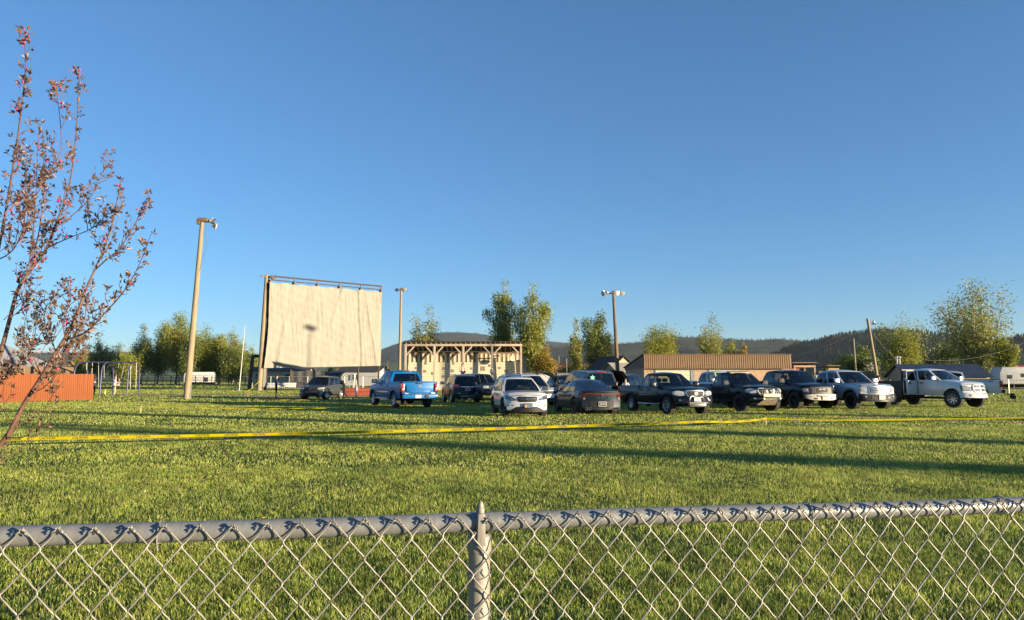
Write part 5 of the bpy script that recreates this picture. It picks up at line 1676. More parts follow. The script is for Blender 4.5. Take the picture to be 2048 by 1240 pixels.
        rf.build('roof', roofm or s.pm, s.root, smooth=60)
        cab = fm.build('pillars', s.pm, s.root, smooth=50)
        merged = {}
        for nm, i, Q, F, ins in panes:
            merged.setdefault((nm, i), []).append((Q, F, ins))
        for (nm, i), lst in merged.items():
            if isinstance(sideg, dict) and nm == 'window-1' and i in sideg.get('open', ()): continue
            mb = MB()
            for Q, F, ins in lst: mb.add([q + Vector(ins) for q in Q], F)
            gm_ = frontg if nm == 'windshield' else (rearg if nm == 'rear_window' else (sideg if not isinstance(sideg, dict) else sideg.get(i, g_tint)))
            mb.build('window' if nm.startswith('window') else nm, gm_, s.root, smooth=60)
        # seats, dash and wheel, seen through the glass
        x_f = g.get('seat', xrf - 0.25)
        it = MB()
        for k, xx in enumerate(g.get('seats', (x_f, x_f - 0.9))):
            for sg in (-0.4, 0.4):
                it.box((xx, sg * wb, zb + 0.02), (0.16, 0.46, 0.34), Matrix.Rotation(R(-12), 3, 'Y'), taper=(0.8, 0.8))
                it.box((xx - 0.06, sg * wb, zb + 0.30), (0.10, 0.24, 0.17))
        it.build('seats', m_seat, s.root, bevel=0.03)
        da = MB(); da.box((xwb - 0.22, 0, zb + 0.0), (0.36, 1.7 * wb, 0.10)); da.build('dashboard', m_int, s.root, bevel=0.03)
        sw_ = MB(); sw_.tube([(xwb - 0.48 - 0.06 * math.sin(t), 0.38 * wb + 0.17 * math.cos(t), zb + 0.05 + 0.16 * math.sin(t)) for t in np.linspace(0, 6.2, 15)], 0.014, 5); sw_.build('steering_wheel', m_int, s.root)
        mi = MB(); mi.box((xrf + 0.08, 0, zr - 0.13), (0.03, 0.22, 0.07)); mi.build('rear_view_mirror', m_int, s.root)
        if rails:
            for sg in (1, -1):
                pts = [side(sg)(u, 1.0) + Vector((0, -sg * 0.05, 0.055 if 0.08 < u < 0.92 else 0.0)) for u in np.linspace(0.04, 0.95, 9)]
                q = MB(); q.tube(pts, 0.018, 6); q.build('roof_rail', rails, s.root, smooth=60)
    def mirrors(s, x, z, mat, y=None, big=1.0, cap=None):
        y = y or s.side_w(x)
        for sg in (1, -1):
            mb = MB(); mb.box((x - 0.02, sg * (y + 0.13), z + 0.06), (0.11 * big, 0.24 * big, 0.17 * big), taper=(0.85, 0.9)); o = mb.build('mirror', mat, s.root, bevel=0.03)
            b = MB(); b.box((x, sg * (y + 0.02), z), (0.07, 0.14, 0.05)); b.build('mirror_arm', m_plas, o)
            f = MB(); f.box((x - 0.02 - 0.058 * big, sg * (y + 0.13), z + 0.06), (0.004, 0.19 * big, 0.13 * big)); f.build('mirror_glass', m_chrome, o)
    def letters(s, text, size, mat, pos, end='f', tilt=0.0, spread=None, bold=0.0):
        chars = [(text, 0)] if spread is None else [(c, (i - (len(text) - 1) / 2) * spread) for i, c in enumerate(text)]
        for c, d in chars:
            me = text_mesh(c, size, mat, 0.006, bold)
            if end == 'f': rot = Matrix(((0, 0, 1), (1, 0, 0), (0, 1, 0)))
            elif end == 'r': rot = Matrix(((0, 0, -1), (-1, 0, 0), (0, 1, 0)))
            elif end == 'sr': rot = Matrix(((1, 0, 0), (0, 0, -1), (0, 1, 0)))   # right-hand side of the vehicle
            else: rot = Matrix(((-1, 0, 0), (0, 0, 1), (0, 1, 0)))
            o = link('lettering', me, None, s.root)
            mt = rot.to_4x4()
            dy = {'f': (0, d, 0), 'r': (0, -d, 0), 'sr': (d, 0, 0), 'sl': (-d, 0, 0)}[end]
            mt.translation = Vector(pos) + Vector(dy)
            o.matrix_local = mt
    def licence(s, y, z, end, mat, tmat=None, text=None, off=0.03, frame=None, w_=0.31, h_=0.16):
        x = s.D2((s.p['front'] + off) if end == 'f' else (s.p['rear'] - off), 0, y, z)[0]
        sx = 1 if end == 'f' else -1
        q = MB(); q.box((x, y, z), (0.012, w_, h_)); o = q.build('licence_plate', mat, s.root, bevel=0.003, seg=1)
        if frame:
            q = MB(); q.box((x - sx * 0.004, y, z), (0.01, w_ + 0.035, h_ + 0.035)); q.build('plate_frame', frame, o)
        if text: s.letters(text, h_ * 0.55, tmat or m_black, (x + sx * 0.010, y, z), end, bold=0.002)
    def oval(s, y, z, ry, rz_, mat, end='f', ring=None, off=0.04, thick=0.02):
        x = s.D2((s.p['front'] + off) if end == 'f' else (s.p['rear'] - off), 0, y, z)[0]
        N = 20
        q = MB()
        pts = [(x, y + ry * math.cos(2 * math.pi * k / N), z + rz_ * math.sin(2 * math.pi * k / N)) for k in range(N)]
        sx = -1 if end == 'f' else 1
        if ring:
            q.tube(pts + [pts[0]], ring, 6, cap=False)
        else:
            q.prism(pts, (0, 0, 0), (sx * thick, 0, 0))
        return q.build('emblem', mat, s.root)

def pickup_spec(front, rear, ax, hw, r, ht, tw, arch, sill, hood, belt, noseh, cabback, xwb, **k):
    d = dict(front=front, rear=rear, axf=ax, axr=-ax, hw=hw, r=r, ht=ht, tw=tw, arch=arch, sill=sill, sill_z=sill, cf=0.17, lf=0.10, cr=0.03, lr=0.0, crown=0.045,
             top=[(rear, belt), (cabback, belt), (xwb - 0.1, belt + 0.01), (xwb + 0.12, belt - 0.005), (ax + 0.1, hood), (front - 0.25, noseh + 0.05), (front, noseh - 0.04)],
             wid=[(rear, hw * 0.985), (-ax - 0.6, hw), (ax, hw), (front - 0.35, hw * 0.985), (front, hw * 0.95)])
    d.update(k)
    return d
SIDE4 = dict(cols=[(0, 0), (0.075, 0.035), (0.47, 0.46), (0.53, 0.53), (0.93, 0.93), (1, 1)], kinds=[0, 1, 0, 1, 0])
SUV6 = dict(cols=[(0, 0), (0.07, 0.03), (0.34, 0.36), (0.375, 0.395), (0.63, 0.66), (0.67, 0.69), (0.93, 0.95), (1, 1)], kinds=[0, 1, 0, 1, 0, 1, 0])

def bed_and_gate(c, x0, rail, floor, rear):
    b = c.loft('bed', rear + 0.06, x0, bed=dict(rail=rail, floor=floor), caps=(False, True))
    q = MB(); q.box((rear + 0.055, 0, (rail + 0.62) / 2), (0.075, 2 * c.p['hw'] * 0.955 - 0.10, rail - 0.62)); 
    return b, q.build('tailgate', c.pm, c.root, bevel=0.02)

def place(px, Y): return (PX(px, Y), Y)

# ---- blue pickup, tail towards us
sp = pickup_spec(2.77, -3.05, 1.84, 1.015, 0.415, 0.86, 0.28, 0.505, 0.50, 1.20, 1.27, 1.10, -1.10, 1.25)
m_blue = paint('blue_paint', (0.0, 0.095, 0.29), 0.05, 0.4)
c = Car('pickup_truck', 'bright blue pickup truck seen from behind, tailgate in sunlight', 'pickup truck', sp, place(801, 40.6), 117, m_blue)
c.loft('body', -1.10, 2.77, cabin=(-1.08, 1.2))
c.greenhouse(dict(xwb=1.25, xrf=0.45, xrr=-0.90, xrb=-1.07, zb=1.26, zr=1.90, wb=0.945, wr=0.74, v1=0.84, rv0=0.06, rv1=0.86, bul=0.14, **SIDE4), g_mid, g_clear, g_mid, (0.07, 0.93))
bed_and_gate(c, -1.11, 1.37, 0.92, -3.05)
q = MB(); q.box((-3.098, 0, 1.03), (0.03, 1.42, 0.34)); q.build('tailgate_panel', m_blue, c.root, bevel=0.02)
q = MB(); q.box((-3.09, 0, 1.345), (0.09, 1.86, 0.05)); q.build('tailgate_spoiler', m_blue, c.root, bevel=0.015)
q = MB(); q.box((-3.105, 0, 1.295), (0.03, 0.32, 0.06)); q.build('tailgate_handle', m_plas, c.root, bevel=0.01)
q = MB(); q.prism([(-3.112, -0.62, 0.80), (-3.112, -0.5, 0.965), (-3.112, 0.5, 0.965), (-3.112, 0.62, 0.80)], (0, 0, 0), (-0.016, 0, 0)); q.build('stamped_panel', m_blue, c.root, bevel=0.008)
c.letters('F-150', 0.20, m_blue, (-3.130, 0, 0.882), 'r', bold=0.004)
em = c.oval(0, 1.135, 0.115, 0.048, M('emblem_blue', (0.01, 0.03, 0.12), 0.3, var=0), 'r', off=0.085)
c.oval(0, 1.135, 0.115, 0.048, m_chrome, 'r', ring=0.008, off=0.088)
c.letters('Ford', 0.075, m_chrome, (-3.142, 0, 1.135), 'r')
for sg in (1, -1):
    q = MB(); q.box((-3.04, sg * 0.90, 1.06), (0.13, 0.19, 0.44)); o = q.build('tail_light', m_tail, c.root, bevel=0.02)
    q = MB(); q.box((-3.11, sg * 0.89, 0.98), (0.012, 0.09, 0.14)); q.build('reversing_lens', m_head, o, bevel=0.004)
    q = MB(); q.box((-3.118, sg * 0.70, 0.775), (0.008, 0.20, 0.05)); q.build('badge', m_chrome, c.root)
    q = MB(); q.box((0.05, sg * 1.02, 0.80), (2.05, 0.025, 0.10)); q.build('door_moulding', m_chrome, c.root, bevel=0.008)
    q = MB(); q.box((0.05, sg * 1.06, 0.47), (2.4, 0.15, 0.06)); q.build('running_board', m_chrome, c.root, bevel=0.015)
q = MB(); q.box((-3.14, 0, 0.62), (0.20, 1.86, 0.21)); q.build('rear_bumper', m_blue, c.root, bevel=0.03)
q = MB(); q.box((-3.16, 0, 0.735), (0.20, 1.80, 0.02)); q.build('bumper_step_pad', m_plas, c.root)
c.licence(0.12, 0.62, 'r', m_plate, off=0.195)
q = MB(); q.box((-3.24, -0.32, 0.62), (0.03, 0.24, 0.15)); q.build('hitch_socket', m_plas, c.root, bevel=0.02)
q = MB(); q.lathe([(0, -0.18), (0.16, -0.14), (0.2, 0), (0.16, 0.14), (0, 0.18)], 'y', 12, (-1.84, 0.1, 0.40)); q.build('differential', m_plas, c.root)
q = MB(); q.box((-1.02, 0, 1.915), (0.05, 0.52, 0.045)); q.build('brake_light', m_tail, c.root, bevel=0.01)
for a, b, h in ((0.10, 1.05, 0.28), (-0.95, 0.08, -0.78)): c.door(a, b, 0.5, h)
c.wheels('six', m_rimS, 0.275); c.flares(0.035, m_blue)
c.mirrors(1.05, 1.32, m_plas, big=1.35)
c.plate('grille', [(-0.75, 0.78, 1.05), (0.75, 0.78, 1.05)], m_chrome); c.box('front_bumper', (2.74, 0, 0.58), (0.2, 1.85, 0.26), m_chrome, bevel=0.04)

# ---- grey SUV in front of the screen
def suv_spec(front, rear, axf, axr, hw, r, ht, tw, arch, sill, belt, hood, nose, xwb, **k):
    d = dict(front=front, rear=rear, axf=axf, axr=axr, hw=hw, r=r, ht=ht, tw=tw, arch=arch, sill=sill, sill_z=sill, cf=0.30, lf=0.26, cr=0.16, lr=0.12, crown=0.05, shd=0.085,
             top=[(rear, belt - 0.10), (rear + 0.25, belt + 0.02), (rear + 1.1, belt + 0.03), (xwb - 0.1, belt), (xwb + 0.15, belt - 0.01), (axf, hood), (front - 0.3, nose + 0.06), (front, nose - 0.06)],
             wid=[(rear, hw * 0.93), (rear + 0.35, hw * 0.985), (axr, hw), (axf, hw), (front - 0.45, hw * 0.985), (front, hw * 0.92)])
    d.update(k)
    return d
def hatch_open(c, xh, zh, wid, ln, ang, mat, glassm):
    """raised tailgate hinged at the rear edge of the roof"""
    t = MB()
    d = Vector((-math.cos(ang), 0, math.sin(ang))); n = Vector((math.sin(ang), 0, math.cos(ang)))
    o = Vector((xh, 0, zh))
    def P(u, v):
        w_ = wid * (0.92 + 0.12 * v)
        return o + d * (ln * v) + n * (0.10 * math.sin(math.pi * v) - 0.05 * (2 * u - 1) ** 2) + Vector((0, (u - 0.5) * w_, 0))
    t.grid(P, 8, 8)
    t.grid(lambda u, v: P(u, v) - n * 0.07, 8, 8, flip=True)
    r_ = t.build('open_tailgate', mat, c.root, smooth=50)
    for sg in (1, -1):
        s_ = MB(); s_.tube([o + Vector((0.05, sg * wid * 0.46, -0.35)), o + d * ln * 0.55 + Vector((0, sg * wid * 0.46, -0.05))], 0.012, 5); s_.build('gas_strut', m_plas, r_)
    g_ = MB(); g_.grid(lambda u, v: P(0.1 + 0.8 * u, 0.12 + 0.42 * v) + n * 0.01, 4, 3); g_.build('tailgate_glass', glassm, r_, smooth=60)
    return r_
sp = suv_spec(2.275, -2.32, 1.345, -1.345, 0.925, 0.365, 0.79, 0.235, 0.44, 0.27, 1.03, 0.98, 0.86, 0.98, clad=True)
m_gm = paint('gunmetal_paint', (0.055, 0.062, 0.068), 0.3, 0.3)
c = Car('suv', 'dark grey SUV with raised tailgate parked before the movie screen', 'suv', sp, place(646, 54.5), 262, m_gm)
c.loft('body', -2.32, 2.275, cabin=(-2.1, 0.95))
c.greenhouse(dict(xwb=0.98, xrf=0.30, xrr=-1.78, xrb=-2.15, zb=1.02, zr=1.62, wb=0.845, wr=0.64, bul=0.16, **SUV6), g_tint, g_clear, g_tint, rails=m_plas)
hatch_open(c, -1.80, 1.62, 1.25, 1.15, R(24), m_black, g_tint)
c.plate('grille', [(-0.60, 0.60, 0.84), (-0.45, 0.42, 0.86), (0.45, 0.42, 0.86), (0.60, 0.60, 0.84)], m_plas, off=0.02)
c.plate('lower_grille', [(-0.62, 0.28, 0.42), (0.62, 0.28, 0.42)], m_plas, off=0.03)
for sg in (1, -1):
    ys = sorted((sg * 0.52, sg * 0.90)); hi = {0.52: (0.74, 0.86), 0.90: (0.78, 0.90)}
    c.plate('headlight', [(y, *hi[abs(y)]) for y in ys], m_head, off=0.03, n=4)
    c.plate('bumper_corner', [(y, *({0.58: (0.34, 0.56), 0.9: (0.42, 0.72)}[abs(y)])) for y in sorted((sg * 0.58, sg * 0.9))], m_gm, off=0.035, n=4)
    c.plate('fog_lamp', [(y, 0.46, 0.54) for y in sorted((sg * 0.68, sg * 0.8))], m_head, off=0.045, n=2)
    c.plate('tail_light', [(y, 0.86, 1.0) for y in sorted((sg * 0.5, sg * 0.88))], m_tail, 'r', off=0.02, n=4)
c.oval(0, 0.78, 0.09, 0.06, m_chrome, 'f', ring=0.010); c.oval(0, 0.79, 0.04, 0.055, m_chrome, 'f', ring=0.008)
for a, b, h in ((-0.05, 0.92, 0.12), (-0.98, -0.07, -0.82)): c.door(a, b, 0.36, h)
c.wheels('ten', m_rimS, 0.235, steer=-12); c.flares(0.03, m_plas); c.mirrors(0.80, 1.08, m_gm)

# ---- black SUV, tail towards us, left of the white hatchback
sp = suv_spec(2.30, -2.41, 1.43, -1.43, 0.925, 0.37, 0.79, 0.24, 0.445, 0.30, 1.10, 1.06, 0.94, 1.05, cr=0.12, lr=0.10)
m_blk = paint('black_paint_metallic', (0.004, 0.005, 0.008), 0.3, 0.28)
c = Car('suv', 'black SUV seen from behind with chrome bar between red lights', 'suv', sp, place(921, 48.3), 105, m_blk)
c.loft('body', -2.41, 2.30, cabin=(-2.2, 1.0))
c.greenhouse(dict(xwb=1.05, xrf=0.42, xrr=-1.92, xrb=-2.26, zb=1.10, zr=1.70, wb=0.85, wr=0.66, bul=0.15, rv0=0.02, rv1=0.90, **SUV6), {1: g_mid, 3: g_tint, 5: g_tint}, g_clear, g_tint, rails=m_chrome)
c.plate('chrome_bar', [(-0.48, 0.975, 1.03), (0.48, 0.975, 1.03)], m_chrome, 'r', off=0.03, depth=0.05)
for sg in (1, -1):
    c.plate('tail_light', [(y, *({0.42: (0.97, 1.03), 0.62: (0.95, 1.13), 0.88: (0.95, 1.15)}[abs(y)])) for y in sorted((sg * 0.42, sg * 0.62, sg * 0.88))], m_tail, 'r', off=0.035, n=6)
    c.plate('reflector', [(y, 0.60, 0.63) for y in sorted((sg * 0.45, sg * 0.62))], m_chrome, 'r', off=0.02, n=2)
    c.plate('headlight', [(y, 0.82, 0.95) for y in sorted((sg * 0.5, sg * 0.86))], m_head, off=0.02, n=4)
c.plate('rear_bumper', [(-0.90, 0.32, 0.56), (0.90, 0.32, 0.56)], m_plas, 'r', off=0.05)
c.plate('bumper_trim', [(-0.46, 0.42, 0.46), (0.46, 0.42, 0.46)], m_chrome, 'r', off=0.07, depth=0.04)
c.plate('plate_recess', [(-0.36, 0.74, 0.95), (0.36, 0.74, 0.95)], m_plas, 'r', off=0.012, depth=0.04)
c.licence(0, 0.855, 'r', m_pink, off=0.03, frame=m_plate)
q = MB(); q.prism([(-2.33, -0.50, 1.28), (-2.33, -0.58, 1.20), (-2.33, -0.62, 1.13), (-2.33, -0.52, 1.12)], (0, 0, 0), (-0.015, 0, 0)); q.build('sticker', m_white, c.root)
for a, b, h in ((-0.0, 0.98, 0.15), (-1.0, -0.02, -0.85)): c.door(a, b, 0.4, h, m_chrome)
c.wheels('six', m_rimS, 0.24); c.mirrors(0.86, 1.16, m_blk, big=1.15)

# ---- dark SUV behind it, facing right
sp = suv_spec(2.5, -2.5, 1.5, -1.5, 0.97, 0.39, 0.83, 0.25, 0.46, 0.34, 1.16, 1.12, 1.00, 1.05)
m_char = paint('charcoal_paint', (0.028, 0.030, 0.033), 0.5, 0.3)
c = Car('suv', 'charcoal SUV behind the black one, people sitting on its roof', 'suv', sp, place(958, 53.5), 303, m_char)
c.loft('body', -2.5, 2.5, cabin=(-2.3, 1.0))
c.greenhouse(dict(xwb=1.05, xrf=0.4, xrr=-2.05, xrb=-2.35, zb=1.16, zr=1.80, wb=0.88, wr=0.70, bul=0.15, **SUV6), g_tint, g_clear, g_tint)
for sg in (1, -1):
    c.plate('headlight', [(y, 0.84, 1.02) for y in sorted((sg * 0.55, sg * 0.92))], m_head, off=0.02, n=4)
    c.plate('fog_lamp', [(y, 0.52, 0.60) for y in sorted((sg * 0.6, sg * 0.72))], m_head, off=0.02, n=2)
c.plate('grille', [(-0.5, 0.72, 1.02), (0.5, 0.72, 1.02)], m_chrome, off=0.012)
c.plate('grille_mesh', [(-0.45, 0.75, 0.98), (0.45, 0.75, 0.98)], m_plas, off=0.03)
c.plate('front_bumper', [(-0.9, 0.36, 0.58), (0.9, 0.36, 0.58)], m_plas, off=0.03)
for a, b in ((-0.0, 0.98), (-1.02, -0.02)): c.door(a, b, 0.45, (a + b) / 2 - 0.35)
c.wheels('five', m_rimS, 0.25); c.mirrors(0.86, 1.22, m_char)

# ---- silver SUV between, facing right
sp = suv_spec(2.30, -2.38, 1.35, -1.35, 0.94, 0.37, 0.80, 0.24, 0.445, 0.32, 1.06, 1.02, 0.92, 1.0)
m_sil = paint('silver_white_paint', (0.45, 0.47, 0.49), 0.35, 0.3)
c = Car('suv', 'silver-white SUV half hidden behind the white hatchback, facing right', 'suv', sp, place(1054, 41.5), 305, m_sil)
c.loft('body', -2.38, 2.30, cabin=(-2.2, 0.95))
c.greenhouse(dict(xwb=1.0, xrf=0.35, xrr=-1.85, xrb=-2.2, zb=1.06, zr=1.70, wb=0.85, wr=0.66, bul=0.15, **SUV6), g_tint, g_clear, g_tint, rails=m_sil)
c.plate('grille', [(-0.5, 0.70, 0.86), (0.5, 0.70, 0.86)], m_plas, off=0.02)
c.plate('lower_grille', [(-0.55, 0.34, 0.50), (0.55, 0.34, 0.50)], m_plas, off=0.02)
for sg in (1, -1):
    c.plate('headlight', [(y, 0.74, 0.90) for y in sorted((sg * 0.54, sg * 0.90))], m_head, off=0.025, n=4)
    c.plate('fog_lamp', [(y, 0.46, 0.56) for y in sorted((sg * 0.62, sg * 0.78))], m_plas, off=0.02, n=2)
for a, b in ((-0.02, 0.94), (-0.98, -0.04)): c.door(a, b, 0.42, (a + b) / 2 - 0.35)
c.wheels('five', m_rimS, 0.24); c.mirrors(0.82, 1.12, m_sil)

# ---- white crossover hatchback, nose towards us
sp = suv_spec(2.20, -2.25, 1.3175, -1.3175, 0.89, 0.345, 0.765, 0.225, 0.42, 0.27, 1.00, 0.97, 0.87, 0.95, clad=True, cf=0.34)
m_wht = paint('pearl_white_paint', (0.55, 0.55, 0.54), 0.1, 0.3)
c = Car('hatchback', 'white crossover hatchback facing the camera beside the dark sedan', 'car', sp, place(1036, 31.6), 280, m_wht)
c.loft('body', -2.25, 2.20, cabin=(-2.05, 0.92))
c.greenhouse(dict(xwb=0.98, xrf=0.18, xrr=-1.72, xrb=-2.08, zb=1.0, zr=1.53, wb=0.82, wr=0.60, bul=0.20, **SUV6), g_mid, g_clear, g_tint, rails=m_sil)
c.plate('grille', [(-0.40, 0.66, 0.80), (-0.32, 0.60, 0.82), (0.32, 0.60, 0.82), (0.40, 0.66, 0.80)], m_plas, off=0.03)
for a, b in ((-0.42, -0.38), (0.38, 0.42)): pass
c.plate('grille_bar', [(-0.36, 0.715, 0.745), (-0.12, 0.70, 0.74), (0.12, 0.70, 0.74), (0.36, 0.715, 0.745)], m_chrome, off=0.045, depth=0.03)
c.oval(0, 0.72, 0.085, 0.048, M('emblem_blue', (0.01, 0.03, 0.12), 0.3, var=0), 'f', off=0.058); c.oval(0, 0.72, 0.085, 0.048, m_chrome, 'f', ring=0.010, off=0.058)
for k, (dy, dz) in enumerate(((-0.05, 0.0), (0.02, 0.018), (0.045, -0.015), (0.0, -0.018), (0.03, 0.0), (-0.02, 0.01))):
    c.oval(dy, 0.72 + dz, 0.012 if k else 0.02, 0.012 if k else 0.018, m_chrome, 'f', off=0.064, thick=0.006)
c.plate('lower_intake', [(-0.66, 0.24, 0.27), (-0.44, 0.24, 0.42), (0.44, 0.24, 0.42), (0.66, 0.24, 0.27)], m_plas, off=0.03)
c.plate('chin', [(-0.80, 0.20, 0.25), (0.80, 0.20, 0.25)], m_plas, off=0.02)
for sg in (1, -1):
    c.plate('headlight', [(y, *({0.44: (0.66, 0.70), 0.60: (0.65, 0.79), 0.86: (0.72, 0.88)}[abs(y)])) for y in sorted((sg * 0.44, sg * 0.60, sg * 0.86))], m_headd, off=0.03, n=6)
    o = c.plate('headlight_reflector', [(y, *({0.56: (0.675, 0.735), 0.68: (0.685, 0.76)}[abs(y)])) for y in sorted((sg * 0.56, sg * 0.68))], m_chrome, off=0.034, n=3)
    c.plate('fog_lamp', [(y, 0.44, 0.50) for y in sorted((sg * 0.68, sg * 0.80))], m_chrome, off=0.02, n=2)
    c.plate('fog_recess', [(y, 0.455, 0.485) for y in sorted((sg * 0.55, sg * 0.68))], m_plas, off=0.008, n=2)
    c.plate('tail_light', [(y, 0.85, 1.02) for y in sorted((sg * 0.55, sg * 0.84))], m_tail, 'r', off=0.02, n=4)
c.licence(0.0, 0.465, 'f', m_dkplate, off=0.06, frame=m_plas)
q = MB(); q.box((c.D2(2.272, 0, -0.12, 0.44)[0], -0.10, 0.44), (0.01, 0.07, 0.09)); q.build('plate_sticker', m_amber, c.root)
for a, b, h in ((-0.05, 0.90, 0.10), (-0.97, -0.07, -0.82)): c.door(a, b, 0.36, h)
c.wheels('five', m_rimB, 0.225, steer=6); c.flares(0.032, m_plas); c.mirrors(0.78, 1.05, m_gm, big=1.05)

# ---- dark grey sedan, tail towards us
sp = dict(front=2.42, rear=-2.48, axf=1.42, axr=-1.42, hw=0.93, r=0.345, ht=0.80, tw=0.235, arch=0.40, sill=0.24, sill_z=0.24, cf=0.34, lf=0.3, cr=0.22, lr=-0.10, zl=0.62, crown=0.045, shd=0.10,
          top=[(-2.48, 0.98), (-2.30, 1.035), (-1.9, 1.03), (-1.0, 0.97), (0.9, 0.93), (1.1, 0.92), (1.9, 0.80), (2.25, 0.70), (2.42, 0.60)],
          wid=[(-2.48, 0.84), (-2.1, 0.90), (-1.42, 0.93), (1.42, 0.925), (2.0, 0.90), (2.42, 0.78)])
m_slate = paint('slate_grey_paint', (0.010, 0.017, 0.034), 0.1, 0.3)
c = Car('sedan', 'dark slate-grey sedan seen from behind with full-width tail light', 'car', sp, place(1168, 33.2), 102, m_slate)
c.loft('body', -2.48, 2.42, cabin=(-1.5, 0.95))
c.greenhouse(dict(xwb=1.05, xrf=0.20, xrr=-0.85, xrb=-1.98, zb=0.96, zr=1.40, wb=0.80, wr=0.58, bul=0.18, rbul=0.14, arc=0.04, drop=0.03, rv0=0.10, rv1=0.92, wbr=0.68,
                  cols=[(0, 0), (0.08, 0.04), (0.40, 0.46), (0.425, 0.50), (0.70, 0.90), (1, 1)], kinds=[0, 1, 0, 1, 0]), g_mid, g_clear, g_mid, (0.05, 0.95))
c.plate('light_bar', [(-0.84, 0.80, 0.935), (0.84, 0.80, 0.935)], m_plas, 'r', off=0.012, depth=0.05)
c.plate('red_strip', [(-0.78, 0.898, 0.912), (0.78, 0.898, 0.912)], M('red_strip_lens', (0.42, 0.03, 0.06), 0.2, var=0.1, coat=1), 'r', off=0.022, depth=0.04)
c.plate('spoiler_lip', [(-0.72, 0.955, 0.985), (0, 0.975, 1.01), (0.72, 0.955, 0.985)], m_black, 'r', off=0.05, depth=0.18)
for sg in (1, -1):
    c.plate('tail_light', [(y, *({0.66: (0.76, 0.88), 0.85: (0.70, 0.90)}[abs(y)])) for y in sorted((sg * 0.66, sg * 0.85))], M('smoked_tail', (0.07, 0.012, 0.016), 0.15, var=0.2, coat=1), 'r', off=0.03, n=4)
    c.plate('reversing_lens', [(y, 0.66, 0.74) for y in sorted((sg * 0.72, sg * 0.80))], m_head, 'r', off=0.03, n=2)
    for d in (-0.07, 0.07):
        q = MB(); q.lathe([(0.052, 0), (0.056, -0.10), (0.045, -0.10), (0.04, 0.0)], 'x', 14, (c.D2(-2.46, 0, 0.6, 0.30)[0], sg * (0.60 + d), 0.285)); q.build('exhaust', m_chrome, c.root)
c.oval(0, 0.835, 0.07, 0.036, m_chrome, 'r', ring=0.009, off=0.03)
q = MB(); xx = -2.516; q.beam((xx, 0.025, 0.81), (xx, 0.015, 0.86), 0.01, 0.012); q.beam((xx, -0.025, 0.86), (xx, -0.015, 0.81), 0.01, 0.012); q.beam((xx, 0.02, 0.835), (xx, -0.02, 0.835), 0.01, 0.010); q.build('emblem_bar', m_chrome, c.root)
c.letters('SONATA', 0.062, m_chrome, (-2.51, 0, 0.735), 'r', spread=0.105, bold=0.002)
c.plate('plate_recess', [(-0.52, 0.36, 0.60), (0.52, 0.36, 0.60)], m_plas, 'r', off=0.008, depth=0.03)
c.plate('diffuser', [(-0.84, 0.22, 0.36), (-0.5, 0.24, 0.33), (0.5, 0.24, 0.33), (0.84, 0.22, 0.36)], m_plas, 'r', off=0.02)
c.licence(0, 0.475, 'r', m_black, m_plate, 'AUTO', off=0.035, frame=m_plate)
q = MB(); q.box((-0.85, 0, 1.485), (0.13, 0.04, 0.06), taper=(0.3, 0.6)); q.build('antenna_fin', m_slate, c.root, bevel=0.008)
for a, b, h in ((-0.02, 1.0, 0.12), (-1.02, -0.04, -0.85)): c.door(a, b, 0.32, h)
c.wheels('ten', m_rimB, 0.235); c.mirrors(0.85, 1.0, m_slate)

# ---- tall navy SUV behind the sedan
sp = suv_spec(2.60, -2.60, 1.5, -1.5, 1.0, 0.40, 0.85, 0.26, 0.48, 0.38, 1.20, 1.17, 1.05, 1.25, cr=0.06, lr=0.02)
m_navy = paint('dark_steel_paint', (0.030, 0.037, 0.048), 0.2, 0.3)
c = Car('suv', 'tall grey SUV behind the sedan with green star sticker on rear glass', 'suv', sp, place(1171, 43.0), 104, m_navy)
c.loft('body', -2.60, 2.60, cabin=(-2.45, 1.2))
c.greenhouse(dict(xwb=1.25, xrf=0.65, xrr=-2.40, xrb=-2.52, zb=1.20, zr=1.90, wb=0.93, wr=0.76, bul=0.12, rbul=0.04, arc=0.02, rv0=0.03, rv1=0.90, **SUV6), g_tint, g_clear, g_mid, (0.04, 0.96), rails=m_sil)
st5 = []
for k in range(12):
    a = math.pi / 2 + k * math.pi / 6; rr = 0.17 if k % 2 == 0 else 0.08
    st5.append((-2.585, 0.52 + rr * math.cos(a), 1.56 + rr * math.sin(a)))
q = MB(); q.prism(st5, (0, 0, 0), (-0.008, 0, 0)); q.build('star_sticker', M('green_sticker', (0.16, 0.50, 0.38), 0.5, var=0.15), c.root)
q = MB(); q.box((-2.52, 0.0, 1.87), (0.05, 0.55, 0.05)); q.build('brake_light', m_tail, c.root, bevel=0.01)
for sg in (1, -1):
    c.plate('tail_light', [(y, 0.85, 1.15) for y in sorted((sg * 0.78, sg * 0.95))], m_tail, 'r', off=0.02, n=2)
c.plate('rear_bumper', [(-0.95, 0.42, 0.64), (0.95, 0.42, 0.64)], m_plas, 'r', off=0.06)
for a, b in ((0.15, 1.18), (-0.95, 0.12)): c.door(a, b, 0.5, (a + b) / 2 - 0.38)
c.wheels('six', m_rimS, 0.26); c.mirrors(1.02, 1.28, m_chrome, big=1.2)

